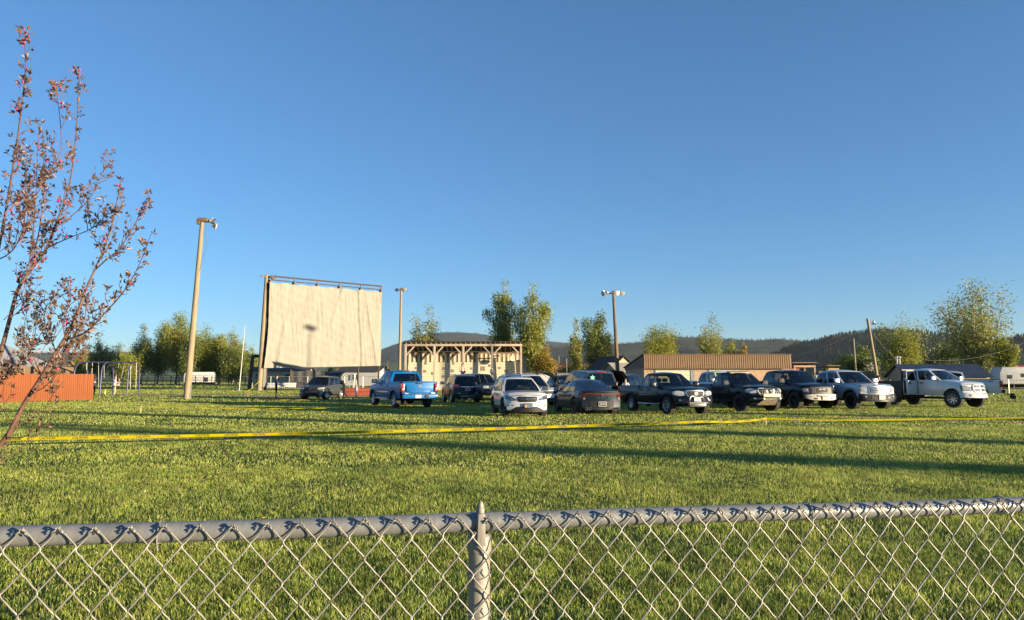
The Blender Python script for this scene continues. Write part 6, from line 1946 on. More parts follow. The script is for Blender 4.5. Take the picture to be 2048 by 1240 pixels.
# ---- two more SUVs behind with raised tailgates
sp = suv_spec(2.35, -2.40, 1.4, -1.4, 0.94, 0.37, 0.8, 0.24, 0.45, 0.32, 1.08, 1.04, 0.93, 1.0)
c = Car('suv', 'dark SUV with raised tailgate left behind the tall grey SUV', 'suv', sp, place(1157, 53), 20, m_char)
c.loft('body', -2.40, 2.35, cabin=(-2.2, 0.95))
c.greenhouse(dict(xwb=1.0, xrf=0.35, xrr=-1.9, xrb=-2.22, zb=1.08, zr=1.72, wb=0.86, wr=0.67, bul=0.15, **SUV6), g_tint, g_clear, g_tint)
hatch_open(c, -1.92, 1.74, 1.3, 1.15, R(12), m_char, g_tint)
for a, b in ((-0.0, 0.95), (-0.98, -0.02)): c.door(a, b, 0.42, (a + b) / 2 - 0.35)
c.wheels('five', m_rimS, 0.24)
c = Car('suv', 'black SUV with raised tailgate between tall SUV and first black pickup', 'suv', sp, place(1257, 47.5), 60, m_blk)
c.loft('body', -2.40, 2.35, cabin=(-2.2, 0.95))
c.greenhouse(dict(xwb=1.0, xrf=0.35, xrr=-1.9, xrb=-2.22, zb=1.08, zr=1.72, wb=0.86, wr=0.67, bul=0.15, **SUV6), g_mid, g_clear, g_tint)
hatch_open(c, -1.92, 1.74, 1.3, 1.15, R(14), m_black, g_tint)
for sg in (1, -1): c.plate('tail_light', [(y, 0.85, 1.05) for y in sorted((sg * 0.6, sg * 0.9))], m_tail, 'r', off=0.02, n=2)
for a, b in ((-0.0, 0.95), (-0.98, -0.02)): c.door(a, b, 0.42, (a + b) / 2 - 0.35)
c.wheels('five', m_rimS, 0.24)

# ---- black pickups facing right
def mid_pickup(label, px, Y, phi, pm, kind, cap=False):
    r_ = 0.385 if kind == 'stock' else 0.415
    lift = 0.0 if kind == 'stock' else 0.05
    sp = pickup_spec(2.52, -2.72, 1.62, 0.945, r_, 0.80, 0.27, 0.475 + lift * 0.4, 0.46 + lift, 1.13 + lift, 1.16 + lift, 1.02 + lift, -0.80, 0.98, lf=0.20, cf=0.26)
    c = Car('pickup_truck', label, 'pickup truck', sp, place(px, Y), phi, pm)
    c.loft('body', -0.80, 2.52, cabin=(-0.78, 0.93))
    c.greenhouse(dict(xwb=1.0, xrf=0.28, xrr=-0.64, xrb=-0.78, zb=1.15 + lift, zr=1.73 + lift, wb=0.86, wr=0.66, v1=0.86, bul=0.15, seats=(0.05, -0.62), **SIDE4), {1: g_clear, 3: g_mid}, g_clear, g_mid, (0.08, 0.92))
    bed_and_gate(c, -0.81, 1.20 + lift, 0.80 + lift, -2.72)
    zl = lift
    fm_ = m_chrome if kind == 'stock' else m_sil
    c.plate('grille_surround', [(-0.46, 0.90 + zl, 1.00 + zl), (-0.38, 0.74 + zl, 1.05 + zl), (0.38, 0.74 + zl, 1.05 + zl), (0.46, 0.90 + zl, 1.00 + zl)], fm_, off=0.03)
    c.plate('grille', [(-0.38, 0.88 + zl, 0.98 + zl), (-0.32, 0.79 + zl, 1.00 + zl), (0.32, 0.79 + zl, 1.00 + zl), (0.38, 0.88 + zl, 0.98 + zl)], m_plas, off=0.045, depth=0.03)
    for dz in (0.86, 0.93): c.plate('grille_bar', [(-0.33, dz - 0.008 + zl, dz + 0.008 + zl), (0.33, dz - 0.008 + zl, dz + 0.008 + zl)], m_gm if kind == 'stock' else m_sil, off=0.055, depth=0.03)
    c.oval(0, 0.90 + zl, 0.085, 0.06, m_chrome, 'f', ring=0.012, off=0.065); c.oval(0, 0.915 + zl, 0.055, 0.025, m_chrome, 'f', ring=0.009, off=0.065); c.oval(0, 0.895 + zl, 0.025, 0.055, m_chrome, 'f', ring=0.009, off=0.065)
    for sg in (1, -1):
        c.plate('headlight', [(y, *({0.50: (0.82 + zl, 0.98 + zl), 0.70: (0.80 + zl, 1.02 + zl), 0.90: (0.84 + zl, 1.00 + zl)}[abs(y)])) for y in sorted((sg * 0.50, sg * 0.70, sg * 0.90))], m_head, off=0.03, n=6)
        c.plate('turn_signal', [(y, 0.84 + zl, 0.97 + zl) for y in sorted((sg * 0.87, sg * 0.93))], m_amber if kind != 'stock' else m_head, off=0.028, n=2)
        q = MB(); q.box((0.10, sg * 0.955, 0.80 + lift), (1.75, 0.025, 0.085)); q.build('door_moulding', m_gm if kind == 'stock' else m_plas, c.root, bevel=0.008)
        c.tube('running_board', [(1.05, sg * 0.90, 0.45 + lift), (0.95, sg * 0.98, 0.42 + lift), (-0.75, sg * 0.98, 0.42 + lift), (-0.85, sg * 0.90, 0.45 + lift)], 0.042, m_chrome if kind == 'stock' else m_plas)
        c.box('tail_light', (-2.68, sg * 0.86, 1.0 + lift), (0.10, 0.14, 0.34), m_tail)
    c.letters('TACOMA', 0.060, m_chrome, (0.62, -0.972, 0.93 + lift), 'sr', bold=0.001)
    if kind == 'stock':
        c.plate('front_bumper', [(-0.92, 0.52, 0.78), (-0.3, 0.48, 0.74), (0.3, 0.48, 0.74), (0.92, 0.52, 0.78)], pm, off=0.07, depth=0.2)
        c.plate('air_dam', [(-0.6, 0.38, 0.50), (0.6, 0.38, 0.50)], m_plas, off=0.05)
        for sg in (1, -1): c.plate('fog_lamp', [(y, 0.58, 0.67) for y in sorted((sg * 0.66, sg * 0.75))], m_head, off=0.085, n=2)
        xb = 2.68
        c.tube('bull_bar', [(xb - 0.1, -0.44, 0.42), (xb, -0.45, 0.50), (xb + 0.02, -0.42, 0.72), (xb - 0.02, -0.34, 0.80), (xb - 0.02, 0.34, 0.80), (xb + 0.02, 0.42, 0.72), (xb, 0.45, 0.50), (xb - 0.1, 0.44, 0.42)], 0.035, m_steel)
        c.tube('bull_bar_tube', [(xb, -0.44, 0.52), (xb, 0.44, 0.52)], 0.032, m_steel)
        c.box('skid_plate', (xb - 0.06, 0, 0.42), (0.03, 0.78, 0.13), m_gm)
        c.licence(0.0, 0.665, 'f', m_plate, off=0.10)
        c.wheels('six', m_rimS, 0.225, steer=4)
    else:
        c.plate('front_bumper', [(-0.95, 0.62, 0.82), (-0.5, 0.55, 0.80), (0.5, 0.55, 0.80), (0.95, 0.62, 0.82)], m_plas, off=0.16, depth=0.3)
        xb = 2.76
        for s_ in (0.0, 0.10):
            c.tube('hoop_bar', [(xb - 0.02, -0.52 + s_, 0.75), (xb - 0.04, -0.42 + s_, 1.0), (xb - 0.08, -0.30 + s_, 1.08), (xb - 0.08, 0.30 - s_, 1.08), (xb - 0.04, 0.42 - s_, 1.0), (xb - 0.02, 0.52 - s_, 0.75)], 0.028, m_black)
        c.box('bumper_sign', (xb + 0.06, 0.0, 0.77), (0.025, 0.86, 0.135), M('cream_sign', (0.72, 0.60, 0.30), 0.5, var=0.06), bevel=0.004)
        random.seed(5)
        for k in range(9): c.box('sign_mark', (xb + 0.075, -0.27 + 0.065 * k, 0.765 + random.uniform(-0.004, 0.004)), (0.004, 0.032, random.choice((0.03, 0.045))), m_lumber, bevel=0)
        q = MB(); q.prism([(xb, -0.34, 0.62), (xb - 0.42, -0.50, 0.34), (xb - 0.42, 0.50, 0.34), (xb, 0.34, 0.62)], (0, 0, 0), (0.01, 0, -0.02)); q.build('skid_plate', M('tan_skid', (0.36, 0.29, 0.20), 0.6, 0.3, var=0.3, scale=6), c.root)
        for sg in (1, -1):
            c.plate('fog_lamp', [(y, 0.60, 0.67) for y in sorted((sg * 0.62, sg * 0.70))], m_head, off=0.175, n=2)
            c.box('shackle', (xb + 0.06, sg * 0.42, 0.62), (0.05, 0.06, 0.07), m_sil)
        c.wheels('eight', m_rimB, 0.22, steer=14)
        # soft roof tent folded on the roof, propped truck cap
        c.box('roof_deflector', (0.22, 0, 1.83), (0.30, 1.12, 0.05), M('tan_skid', (0.36, 0.29, 0.20)), Matrix.Rotation(R(14), 3, 'Y'))
    for a, b, h in ((0.06, 0.94, 0.20), (-0.74, 0.04, -0.58)): c.door(a, b, 0.52 + lift, h, m_plas)
    c.flares(0.04, pm if kind == 'stock' else m_plas); c.mirrors(0.78, 1.22 + lift, m_plas if kind != 'stock' else pm, big=1.2)
    return c
mid_pickup('black crew-cab pickup with chrome bull bar, nearest of the black pickups', 1331, 33.4, 288, m_blk, 'stock')
mid_pickup('black pickup with steel hoop bumper and cream sign', 1472, 36.2, 286, m_blk, 'mod')

# ---- full-size pickups
def big_pickup(label, px, Y, phi, pm, style):
    k = dict(ram=dict(front=2.72, rear=-3.05, ax=1.78, nose=1.14, hood=1.26, belt=1.30), gm=dict(front=2.74, rear=-3.05, ax=1.82, nose=1.16, hood=1.24, belt=1.27))[style]
    sp = pickup_spec(k['front'], k['rear'], k['ax'], 1.01, 0.425, 0.87, 0.30, 0.52, 0.50, k['hood'], k['belt'], k['nose'], -1.10, 1.22, lf=0.10 if style == 'gm' else 0.16, cf=0.20)
    c = Car('pickup_truck', label, 'pickup truck', sp, place(px, Y), phi, pm)
    c.loft('body', -1.10, k['front'], cabin=(-1.08, 1.16))
    c.greenhouse(dict(xwb=1.22, xrf=0.42, xrr=-0.92, xrb=-1.07, zb=k['belt'], zr=1.90, wb=0.94, wr=0.74, v1=0.86, bul=0.15, seats=(0.12, -0.80), **SIDE4), {1: g_mid, 3: g_tint}, g_clear, g_mid)
    bed_and_gate(c, -1.11, 1.38, 0.92, k['rear'])
    f = k['front']
    for sg in (1, -1): c.box('tail_light', (-3.0, sg * 0.92, 1.08), (0.12, 0.14, 0.40), m_tail)
    if style == 'gm':
        c.plate('grille_surround', [(-0.62, 0.78, 1.13), (0.62, 0.78, 1.13)], m_chrome, off=0.04, depth=0.1, bevel=0.02)
        c.plate('grille', [(-0.55, 0.83, 1.09), (0.55, 0.83, 1.09)], m_plas, off=0.05, depth=0.05)
        for z in (0.885, 0.965, 1.045): c.plate('grille_bar', [(-0.52, z - 0.017, z + 0.017), (0.52, z - 0.017, z + 0.017)], m_chrome, off=0.065, depth=0.03)
        c.letters('GMC', 0.125, m_chrome, (f - 0.005, 0, 0.965), 'f', bold=0.006)
        q = MB(); q.box((f - 0.022, 0, 0.965), (0.02, 0.40, 0.13)); q.build('emblem_back', m_plas, c.root)
        for sg in (1, -1):
            c.plate('headlight', [(y, *({0.66: (0.84, 1.12), 0.98: (0.90, 1.10)}[abs(y)])) for y in sorted((sg * 0.66, sg * 0.98))], m_head, off=0.03, n=5)
            c.plate('turn_signal', [(y, 0.94, 1.04) for y in sorted((sg * 0.84, sg * 0.93))], m_amber, off=0.035, n=2)
            c.plate('fog_lamp', [(y, 0.60, 0.69) for y in sorted((sg * 0.74, sg * 0.83))], m_head, off=0.125, n=2)
        c.plate('front_bumper', [(-0.98, 0.50, 0.78), (-0.6, 0.46, 0.76), (0.6, 0.46, 0.76), (0.98, 0.50, 0.78)], m_plas, off=0.11, depth=0.25)
        c.plate('bumper_lip', [(-0.9, 0.40, 0.45), (0.9, 0.40, 0.45)], m_gm, off=0.10, depth=0.2)
        for sg in (1, -1): c.plate('tow_recess', [(y, 0.54, 0.64) for y in sorted((sg * 0.36, sg * 0.54))], m_black, off=0.118, depth=0.02, n=2)
        c.licence(0.0, 0.60, 'f', m_dkplate, off=0.13, frame=m_plate)
        hm, fl, mm = pm, m_plas, m_chrome
    else:
        c.plate('grille_surround', [(-0.64, 0.72, 1.14), (0.64, 0.72, 1.14)], m_plas, off=0.045, depth=0.1, bevel=0.02)
        c.plate('grille', [(-0.56, 0.78, 1.08), (0.56, 0.78, 1.08)], m_black, off=0.06, depth=0.05)
        c.plate('grille_bar', [(-0.32, 0.84, 1.04), (0.32, 0.84, 1.04)], m_plas, off=0.075, depth=0.03)
        c.letters('RAM', 0.15, m_plate, (f - 0.012, 0, 0.945), 'f', bold=0.008)
        for sg in (1, -1):
            c.plate('headlight', [(y, *({0.66: (0.82, 1.06), 0.98: (0.88, 1.04)}[abs(y)])) for y in sorted((sg * 0.66, sg * 0.98))], M('smoked_lamp', (0.10, 0.10, 0.10), 0.12, 0.3, var=0.3, scale=8, coat=1), off=0.03, n=5)
            c.plate('head_lamp_reflector', [(y, 0.93, 1.0) for y in sorted((sg * 0.72, sg * 0.82))], m_head, off=0.036, n=2)
            c.plate('fog_lamp', [(y, 0.62, 0.68) for y in sorted((sg * 0.62, sg * 0.74))], m_head, off=0.165, n=2)
            c.plate('tow_recess', [(y, 0.50, 0.58) for y in sorted((sg * 0.38, sg * 0.54))], m_black, off=0.172, depth=0.02, n=2)
        c.plate('front_bumper', [(-0.92, 0.56, 0.72), (-0.60, 0.46, 0.76), (0.60, 0.46, 0.76), (0.92, 0.56, 0.72)], M('tan_bumper', (0.40, 0.36, 0.30), 0.5, 0.3, var=0.15), off=0.16, depth=0.28)
        c.plate('bumper_slot', [(-0.40, 0.64, 0.70), (0.40, 0.64, 0.70)], m_black, off=0.172, depth=0.02)
        c.licence(0.0, 0.56, 'f', m_pink, off=0.185)
        hm, fl, mm = m_plas, m_plas, m_plas
    for a, b, h in ((0.10, 1.06, 0.26), (-0.96, 0.08, -0.80)): c.door(a, b, 0.56, h, hm)
    for sg in (1, -1): c.box('running_board', (0.05, sg * 1.03, 0.46), (2.3, 0.14, 0.06), m_plas)
    c.wheels('eight' if style == 'gm' else 'five', m_rimB, 0.265, steer=4); c.flares(0.055, fl)
    c.mirrors(1.02, 1.36, mm, big=1.3)
    return c
big_pickup('black full-size pickup with tan steel bumper and white grille lettering', 1577, 39.4, 284.5, m_blk, 'ram')
m_silv = paint('silver_blue_paint', (0.38, 0.41, 0.46), 0.3, 0.32)
big_pickup('silver full-size pickup with chrome barred grille', 1685, 39.2, 283.5, m_silv, 'gm')
# white pickup cab glimpsed between the two black mid-size ones
c = big_pickup('white pickup mostly hidden behind the second black pickup', 1440, 45.5, 289, m_wht, 'gm')

# ---- white quad-cab with open rear door and black flat bed
sp = pickup_spec(2.70, -2.95, 1.785, 1.0, 0.455, 0.87, 0.31, 0.55, 0.62, 1.34, 1.42, 1.22, -1.05, 1.10, lf=0.20, cf=0.34, cr=0.02)
c = Car('pickup_truck', 'white lifted pickup with open rear door and black flat bed', 'pickup truck', sp, place(1864, 41.0), 295, m_wht)
c.loft('body', -1.05, 2.70, cabin=(-1.03, 1.05))
c.greenhouse(dict(xwb=1.12, xrf=0.30, xrr=-0.86, xrb=-1.0, zb=1.40, zr=1.99, wb=0.93, wr=0.72, v1=0.86, bul=0.16, seats=(0.05, -0.72), cols=[(0, 0), (0.075, 0.035), (0.57, 0.54), (0.62, 0.60), (0.95, 0.95), (1, 1)], kinds=[0, 1, 0, 1, 0]), {1: g_clear, 3: g_clear, 'open': (3,)}, g_clear, g_mid)
c.door(-0.12, 0.98, 0.66, 0.08, m_plas)
# rear door swung open towards us (right-hand side), hinged at the centre pillar
dd = empty('open_door', (0, 0, 0)); dd.parent = c.root; dd.location = (-0.15, -1.0, 0); dd.rotation_euler = (0, 0, R(92))
for nm, P_, m_ in (('door_skin', [(0, 0, 0.66), (-0.86, 0, 0.70), (-0.88, 0, 1.42), (0, 0, 1.42)], m_wht), ('door_lining', [(-0.05, 0.075, 0.72), (-0.80, 0.075, 0.74), (-0.80, 0.075, 1.38), (-0.05, 0.075, 1.38)], m_int)):
    q = MB(); q.prism(P_, (0, 0, 0), (0, 0.07, 0)); q.build(nm, m_, dd, bevel=0.02)
fr_ = [(-0.03, 0.05, 1.40), (-0.06, 0.18, 1.95), (-0.66, 0.18, 1.93), (-0.85, 0.05, 1.40)]
q = MB(); q.tube(fr_, 0.032, 6); q.build('window_frame', m_wht, dd)
q = MB(); q.prism(fr_, (0, -0.004, 0), (0, 0.004, 0)); q.build('window', g_mid, dd)
q = MB(); q.box((-0.68, -0.03, 1.27), (0.2, 0.03, 0.05)); q.build('handle', m_plas, dd, bevel=0.01)
q = MB(); q.box((-0.56, -0.975, 1.04), (0.86, 0.06, 0.74)); q.build('door_opening', m_int, c.root)
q = MB(); q.box((-2.0, 0, 1.02), (1.9, 2.1, 0.12)); q.build('flat_bed', m_black, c.root, bevel=0.02)
for sg in (1, -1):
    q = MB(); q.beam((-1.16, sg * 0.92, 1.05), (-1.16, sg * 0.90, 2.02), 0.09, 0.09); q.build('rack_post', m_black, c.root)
    q = MB(); q.box((-2.0, sg * 1.0, 1.22), (1.9, 0.05, 0.34)); q.build('bed_side', m_black, c.root)
    q = MB(); q.box((-1.35, sg * 0.95, 0.72), (0.55, 0.28, 0.48)); q.build('tool_box', m_black, c.root, bevel=0.02)
    q = MB(); q.box((-2.35, sg * 0.86, 0.97), (1.05, 0.34, 0.03)); q.build('mud_guard', m_black, c.root)
for z in (1.35, 1.65, 2.0):
    q = MB(); q.beam((-1.16, -0.92, z), (-1.16, 0.92, z), 0.07, 0.07); q.build('rack_bar', m_black, c.root)
c.plate('grille_surround', [(-0.50, 0.92, 1.16), (-0.40, 0.80, 1.24), (0.40, 0.80, 1.24), (0.50, 0.92, 1.16)], m_wht, off=0.06, depth=0.14, bevel=0.03)
for y0, y1 in ((-0.37, -0.04), (0.04, 0.37)):
    for z0, z1 in ((0.86, 0.99), (1.05, 1.18)): c.plate('grille_opening', [(y0, z0, z1), (y1, z0, z1)], m_gm, off=0.075, depth=0.03, n=4)
for sg in (1, -1):
    c.plate('headlight', [(y, *({0.54: (0.88, 1.06), 0.95: (0.92, 1.12)}[abs(y)])) for y in sorted((sg * 0.54, sg * 0.95))], m_head, off=0.035, n=6)
    c.plate('headlight_bezel', [(y, *({0.52: (0.86, 1.08), 0.97: (0.90, 1.14)}[abs(y)])) for y in sorted((sg * 0.52, sg * 0.97))], m_plas, off=0.028, n=6)
    c.plate('fog_lamp', [(y, 0.60, 0.71) for y in sorted((sg * 0.64, sg * 0.76))], m_head, off=0.125, n=2)
c.plate('front_bumper', [(-0.97, 0.52, 0.80), (0.97, 0.52, 0.80)], m_wht, off=0.11, depth=0.3, bevel=0.02)
c.plate('bumper_slot', [(-0.40, 0.70, 0.755), (0.40, 0.70, 0.755)], m_plas, off=0.118, depth=0.02)
c.wheels('eight', m_rimS, 0.26, steer=5); c.flares(0.02, m_wht); c.mirrors(0.92, 1.48, m_chrome, big=1.25)

# ---- white pickup at far right, tail to the right
sp = pickup_spec(2.77, -3.05, 1.84, 1.015, 0.41, 0.86, 0.28, 0.505, 0.55, 1.26, 1.32, 1.14, -1.10, 1.25)
c = Car('pickup_truck', 'white pickup behind the lifted truck, tail light to the right', 'pickup truck', sp, place(1893, 50.5), 152, m_wht)
c.loft('body', -1.10, 2.77, cabin=(-1.08, 1.2))
c.greenhouse(dict(xwb=1.25, xrf=0.45, xrr=-0.90, xrb=-1.07, zb=1.31, zr=1.95, wb=0.945, wr=0.74, **SIDE4), g_tint, g_clear, g_mid)
bed_and_gate(c, -1.11, 1.45, 0.95, -3.05)
for sg in (1, -1):
    c.box('tail_light', (-3.0, sg * 0.945, 1.15), (0.20, 0.13, 0.42), m_tail)
    c.box('rail_cap', (-2.05, sg * 0.96, 1.46), (1.9, 0.09, 0.03), m_plas)
c.letters('4X4', 0.12, m_plas, (-2.45, 1.02, 1.34), 'sl', bold=0.003)
c.box('rear_bumper', (-3.12, 0, 0.68), (0.2, 1.9, 0.22), m_plas, bevel=0.03)
for a, b, h in ((0.10, 1.05, 0.28), (-0.95, 0.08, -0.78)): c.door(a, b, 0.6, h)
c.wheels('six', m_rimS, 0.27); c.mirrors(1.05, 1.38, m_plas, big=1.2)
# hitch carrier
q = MB(); q.beam((-3.2, 0, 0.5), (-3.75, 0, 0.48), 0.07, 0.07); q.box((-3.62, 0, 0.52), (0.3, 1.0, 0.05)); q.tube([(-3.4, 0.1, 0.5), (-3.45, 0.1, 0.85), (-3.3, 0.1, 0.95)], 0.03, 6)
for yy in (-0.4, 0.4): q.lathe([(0, -0.05), (0.13, -0.05), (0.15, 0), (0.13, 0.05), (0, 0.05)], 'y', 12, (-3.7, yy, 0.32))
q.build('hitch_carrier', m_black, c.root)
# ------------------------------------------------------------------ people
m_skin = M('skin', (0.50, 0.29, 0.20), 0.55, var=0.08)
HAIR = {'brown': M('brown_hair', (0.045, 0.026, 0.015), 0.6, var=0.2), 'dark': M('dark_hair', (0.015, 0.011, 0.009), 0.6, var=0.2), 'blond': M('blond_hair', (0.34, 0.21, 0.09), 0.6, var=0.2)}
def cloth(name, col): return M(name, col, 0.85, var=0.15, scale=8, spec=0.2)
def person(label, loc, yaw, H, top, bottom, hair, pose=None, sleeves=True, long_hair=False, shoes=None, legs_bare=False, group=None, tilt=0.0):
    J = {'pelvis': (0, 0, .525), 'spine': (-.005, 0, .62), 'chest': (0, 0, .73), 'neck': (0, 0, .825), 'hb': (.012, 0, .868), 'hm': (.018, 0, .925), 'ht': (.008, 0, .975), 'nose': (.066, 0, .918)}
    for s_, sg in (('l', 1), ('r', -1)):
        J.update({'sh' + s_: (0, sg * .098, .80), 'el' + s_: (-.015, sg * .125, .635), 'wr' + s_: (.03, sg * .125, .49), 'pm' + s_: (.042, sg * .124, .455),
                  'hp' + s_: (0, sg * .05, .50), 'kn' + s_: (.012, sg * .053, .275), 'an' + s_: (-.01, sg * .053, .05), 'to' + s_: (.085, sg * .062, .022)})
    if pose: J.update(pose)
    rad = {'pelvis': (.082, .062), 'spine': (.074, .058), 'chest': (.088, .066), 'neck': (.034, .034), 'hb': (.040, .044), 'hm': (.050, .058), 'ht': (.036, .044), 'nose': (.010, .010)}
    for s_ in 'lr':
        rad.update({'sh' + s_: (.044, .044), 'el' + s_: (.028, .028), 'wr' + s_: (.018, .018), 'pm' + s_: (.020, .013), 'hp' + s_: (.056, .056), 'kn' + s_: (.036, .036), 'an' + s_: (.024, .024), 'to' + s_: (.020, .018)})
    E = [('pelvis', 'spine'), ('spine', 'chest'), ('chest', 'neck'), ('neck', 'hb'), ('hb', 'hm'), ('hm', 'ht'), ('hm', 'nose')]
    for s_, sg in (('l', 1), ('r', -1)):
        E += [('chest', 'sh' + s_), ('sh' + s_, 'el' + s_), ('el' + s_, 'wr' + s_), ('wr' + s_, 'pm' + s_), ('pelvis', 'hp' + s_), ('hp' + s_, 'kn' + s_), ('kn' + s_, 'an' + s_), ('an' + s_, 'to' + s_)]
        d = (Vector(J['pm' + s_]) - Vector(J['wr' + s_])).normalized()
        sd_ = Vector((1, 0, 0)) if abs(d.x) < 0.8 else Vector((0, 0, 1))
        sd_ = (sd_ - d * sd_.dot(d)).normalized()
        cl = d.cross(sd_) * sg
        for k, ln in enumerate((.038, .044, .042, .034)):
            b = Vector(J['pm' + s_]) + sd_ * (k - 1.5) * .0105 + d * .010
            J['f%d%s' % (k, s_)] = tuple(b + d * ln * .5); J['g%d%s' % (k, s_)] = tuple(b + d * ln - cl * .010)
            rad['f%d%s' % (k, s_)] = rad['g%d%s' % (k, s_)] = (.0055, .0055)
            E += [('pm' + s_, 'f%d%s' % (k, s_)), ('f%d%s' % (k, s_), 'g%d%s' % (k, s_))]
        J['th' + s_] = tuple(Vector(J['pm' + s_]) + sd_ * .026 + d * .006); rad['th' + s_] = (.006, .006)
        E.append(('pm' + s_, 'th' + s_))
    names = list(J)
    idx = {n: i for i, n in enumerate(names)}
    me = bpy.data.meshes.new('body')
    me.from_pydata([tuple(Vector(J[n]) * H) for n in names], [(idx[a], idx[b]) for a, b in E], [])
    o = bpy.data.objects.new('body', me); COL.objects.link(o)
    o.modifiers.new('skin', 'SKIN').use_smooth_shade = True
    o.modifiers.new('sub', 'SUBSURF').levels = 1
    o.modifiers['sub'].render_levels = 1
    for n in names:
        v = me.skin_vertices[0].data[idx[n]]
        v.radius = (rad[n][0] * H, rad[n][1] * H)
        v.use_root = (n == 'pelvis')
    dgp = bpy.context.evaluated_depsgraph_get()
    m2 = bpy.data.meshes.new_from_object(o.evaluated_get(dgp))
    bpy.data.objects.remove(o)
    m2.materials.clear()
    mats = [m_skin, top, bottom, shoes or m_black]
    for m in mats: m2.materials.append(m)
    def cat(a, b):
        k = a + b
        if a.startswith('an') : return 3
        if a.startswith('kn'): return 0 if legs_bare else 2
        if a.startswith('hp') or b.startswith('hp'): return 2
        if a in ('neck', 'hb', 'hm') : return 0
        if a.startswith(('wr', 'pm', 'f')): return 0
        if a.startswith('el'): return 1 if sleeves else 0
        return 1
    segs = [(Vector(J[a]) * H, Vector(J[b]) * H, cat(a, b), (rad[a][0] + rad[b][0]) / 2 * H) for a, b in E]
    mi = []
    for p in m2.polygons:
        c = p.center
        best, bc = 1e9, 1
        for a, b, ct_, r_ in segs:
            ab = b - a
            t = max(0, min(1, (c - a).dot(ab) / max(1e-9, ab.length_squared)))
            d = (c - (a + ab * t)).length - r_
            if d < best: best, bc = d, ct_
        mi.append(bc)
    m2.polygons.foreach_set('material_index', mi)
    m2.polygons.foreach_set('use_smooth', [True] * len(mi))
    root = empty('person', loc, yaw, label, 'person', group)
    if tilt: root.rotation_euler = (0, tilt, yaw)
    link('body', m2, None, root)
    hm = Vector(J['hm']) * H
    q = MB()
    def hp(u, v):
        a = 2 * math.pi * u; t = 0.02 + v * 1.75
        front = max(0, math.cos(a))
        t *= 1 - 0.42 * front
        r_ = Vector((0.070 * math.cos(a) * math.sin(t), 0.062 * math.sin(a) * math.sin(t), 0.072 * math.cos(t))) * H
        return hm + Vector((-0.006, 0, 0.012)) * H + r_
    q.grid(hp, 14, 7)
    if long_hair:
        q.grid(lambda u, v: hm + Vector((-0.048 - 0.012 * v, (u - 0.5) * 0.12 * (1 - 0.2 * v), -0.01 - 0.16 * v)) * H + Vector((0.05 * (2 * u - 1) ** 2 * H, 0, 0)), 6, 6)
        q.grid(lambda u, v: hm + Vector((-0.062 - 0.012 * v, (u - 0.5) * 0.13 * (1 - 0.2 * v), -0.01 - 0.165 * v)) * H + Vector((0.05 * (2 * u - 1) ** 2 * H, 0, 0)), 6, 6)
    q.build('hair', HAIR[hair], root, smooth=80)
    for sg in (1, -1):
        q = MB(); q.lathe([(0, -0.004), (0.006, 0), (0, 0.004)], 'x', 6, hm + Vector((0.054, sg * 0.021, 0.004)) * H); q.build('eye', m_black, root)
    return root
K = dict
navy = cloth('navy_jacket', (0.025, 0.035, 0.13)); blackc = cloth('black_cloth', (0.010, 0.010, 0.012)); pinkc = cloth('pink_shirt', (0.62, 0.30, 0.26))
lav = cloth('lavender_dress', (0.48, 0.44, 0.52)); whit = cloth('white_shirt', (0.66, 0.62, 0.55)); grn = cloth('grey_green_jacket', (0.16, 0.20, 0.18)); tanc = cloth('tan_trousers', (0.48, 0.33, 0.20))
plum = cloth('plum_shirt', (0.40, 0.16, 0.20)); denim = cloth('denim', (0.05, 0.07, 0.12)); gry = cloth('grey_shirt', (0.13, 0.13, 0.14)); yel = cloth('yellow_shirt', (0.55, 0.42, 0.12))
person('standing man in navy jacket and black trousers watching the screen', (PX(553, 57.5), 57.5, 0), R(20), 1.78, navy, blackc, 'dark', K(ell=(-.01, .12, .66), wrl=(.09, .085, .60), pml=(.12, .07, .60), elr=(-.01, -.12, .66), wrr=(.09, -.085, .60), pmr=(.12, -.07, .60)))
person('person in black bent over at the open rear door of grey SUV', (PX(689, 56.2), 56.2, 0), R(175), 1.74, blackc, blackc, 'dark', K(spine=(.03, 0, .62), chest=(.09, 0, .71), neck=(.15, 0, .77), hb=(.175, 0, .80), hm=(.20, 0, .845), ht=(.21, 0, .90), nose=(.25, 0, .83), shl=(.10, .098, .76), shr=(.10, -.098, .76), ell=(.20, .12, .68), wrl=(.30, .08, .70), pml=(.335, .07, .70), elr=(.20, -.12, .66), wrr=(.30, -.08, .68), pmr=(.335, -.07, .68), knr=(.02, -.06, .275), anr=(-.14, -.06, .06), tor=(-.06, -.07, .022)))
person('small child in pale lavender dress in front of the red platforms', (PX(713, 60.5), 60.5, 0), R(250), 0.98, lav, lav, 'brown', legs_bare=True)
sit = K(pelvis=(0, 0, .06), spine=(-.01, 0, .155), chest=(0, 0, .265), neck=(0, 0, .36), hb=(.012, 0, .403), hm=(.018, 0, .46), ht=(.008, 0, .51), nose=(.066, 0, .453))
for s_, sg in (('l', 1), ('r', -1)):
    sit.update({'sh' + s_: (0, sg * .098, .335), 'el' + s_: (.0, sg * .135, .17), 'wr' + s_: (.11, sg * .10, .11), 'pm' + s_: (.145, sg * .09, .10), 'hp' + s_: (.01, sg * .05, .05), 'kn' + s_: (.235, sg * .06, .075), 'an' + s_: (.27, sg * .06, -.14), 'to' + s_: (.35, sg * .065, -.17)})
sitf = dict(sit)
for s_, sg in (('l', 1), ('r', -1)): sitf.update({'kn' + s_: (.20, sg * .08, .16), 'an' + s_: (.30, sg * .06, .045), 'to' + s_: (.37, sg * .065, .03)})
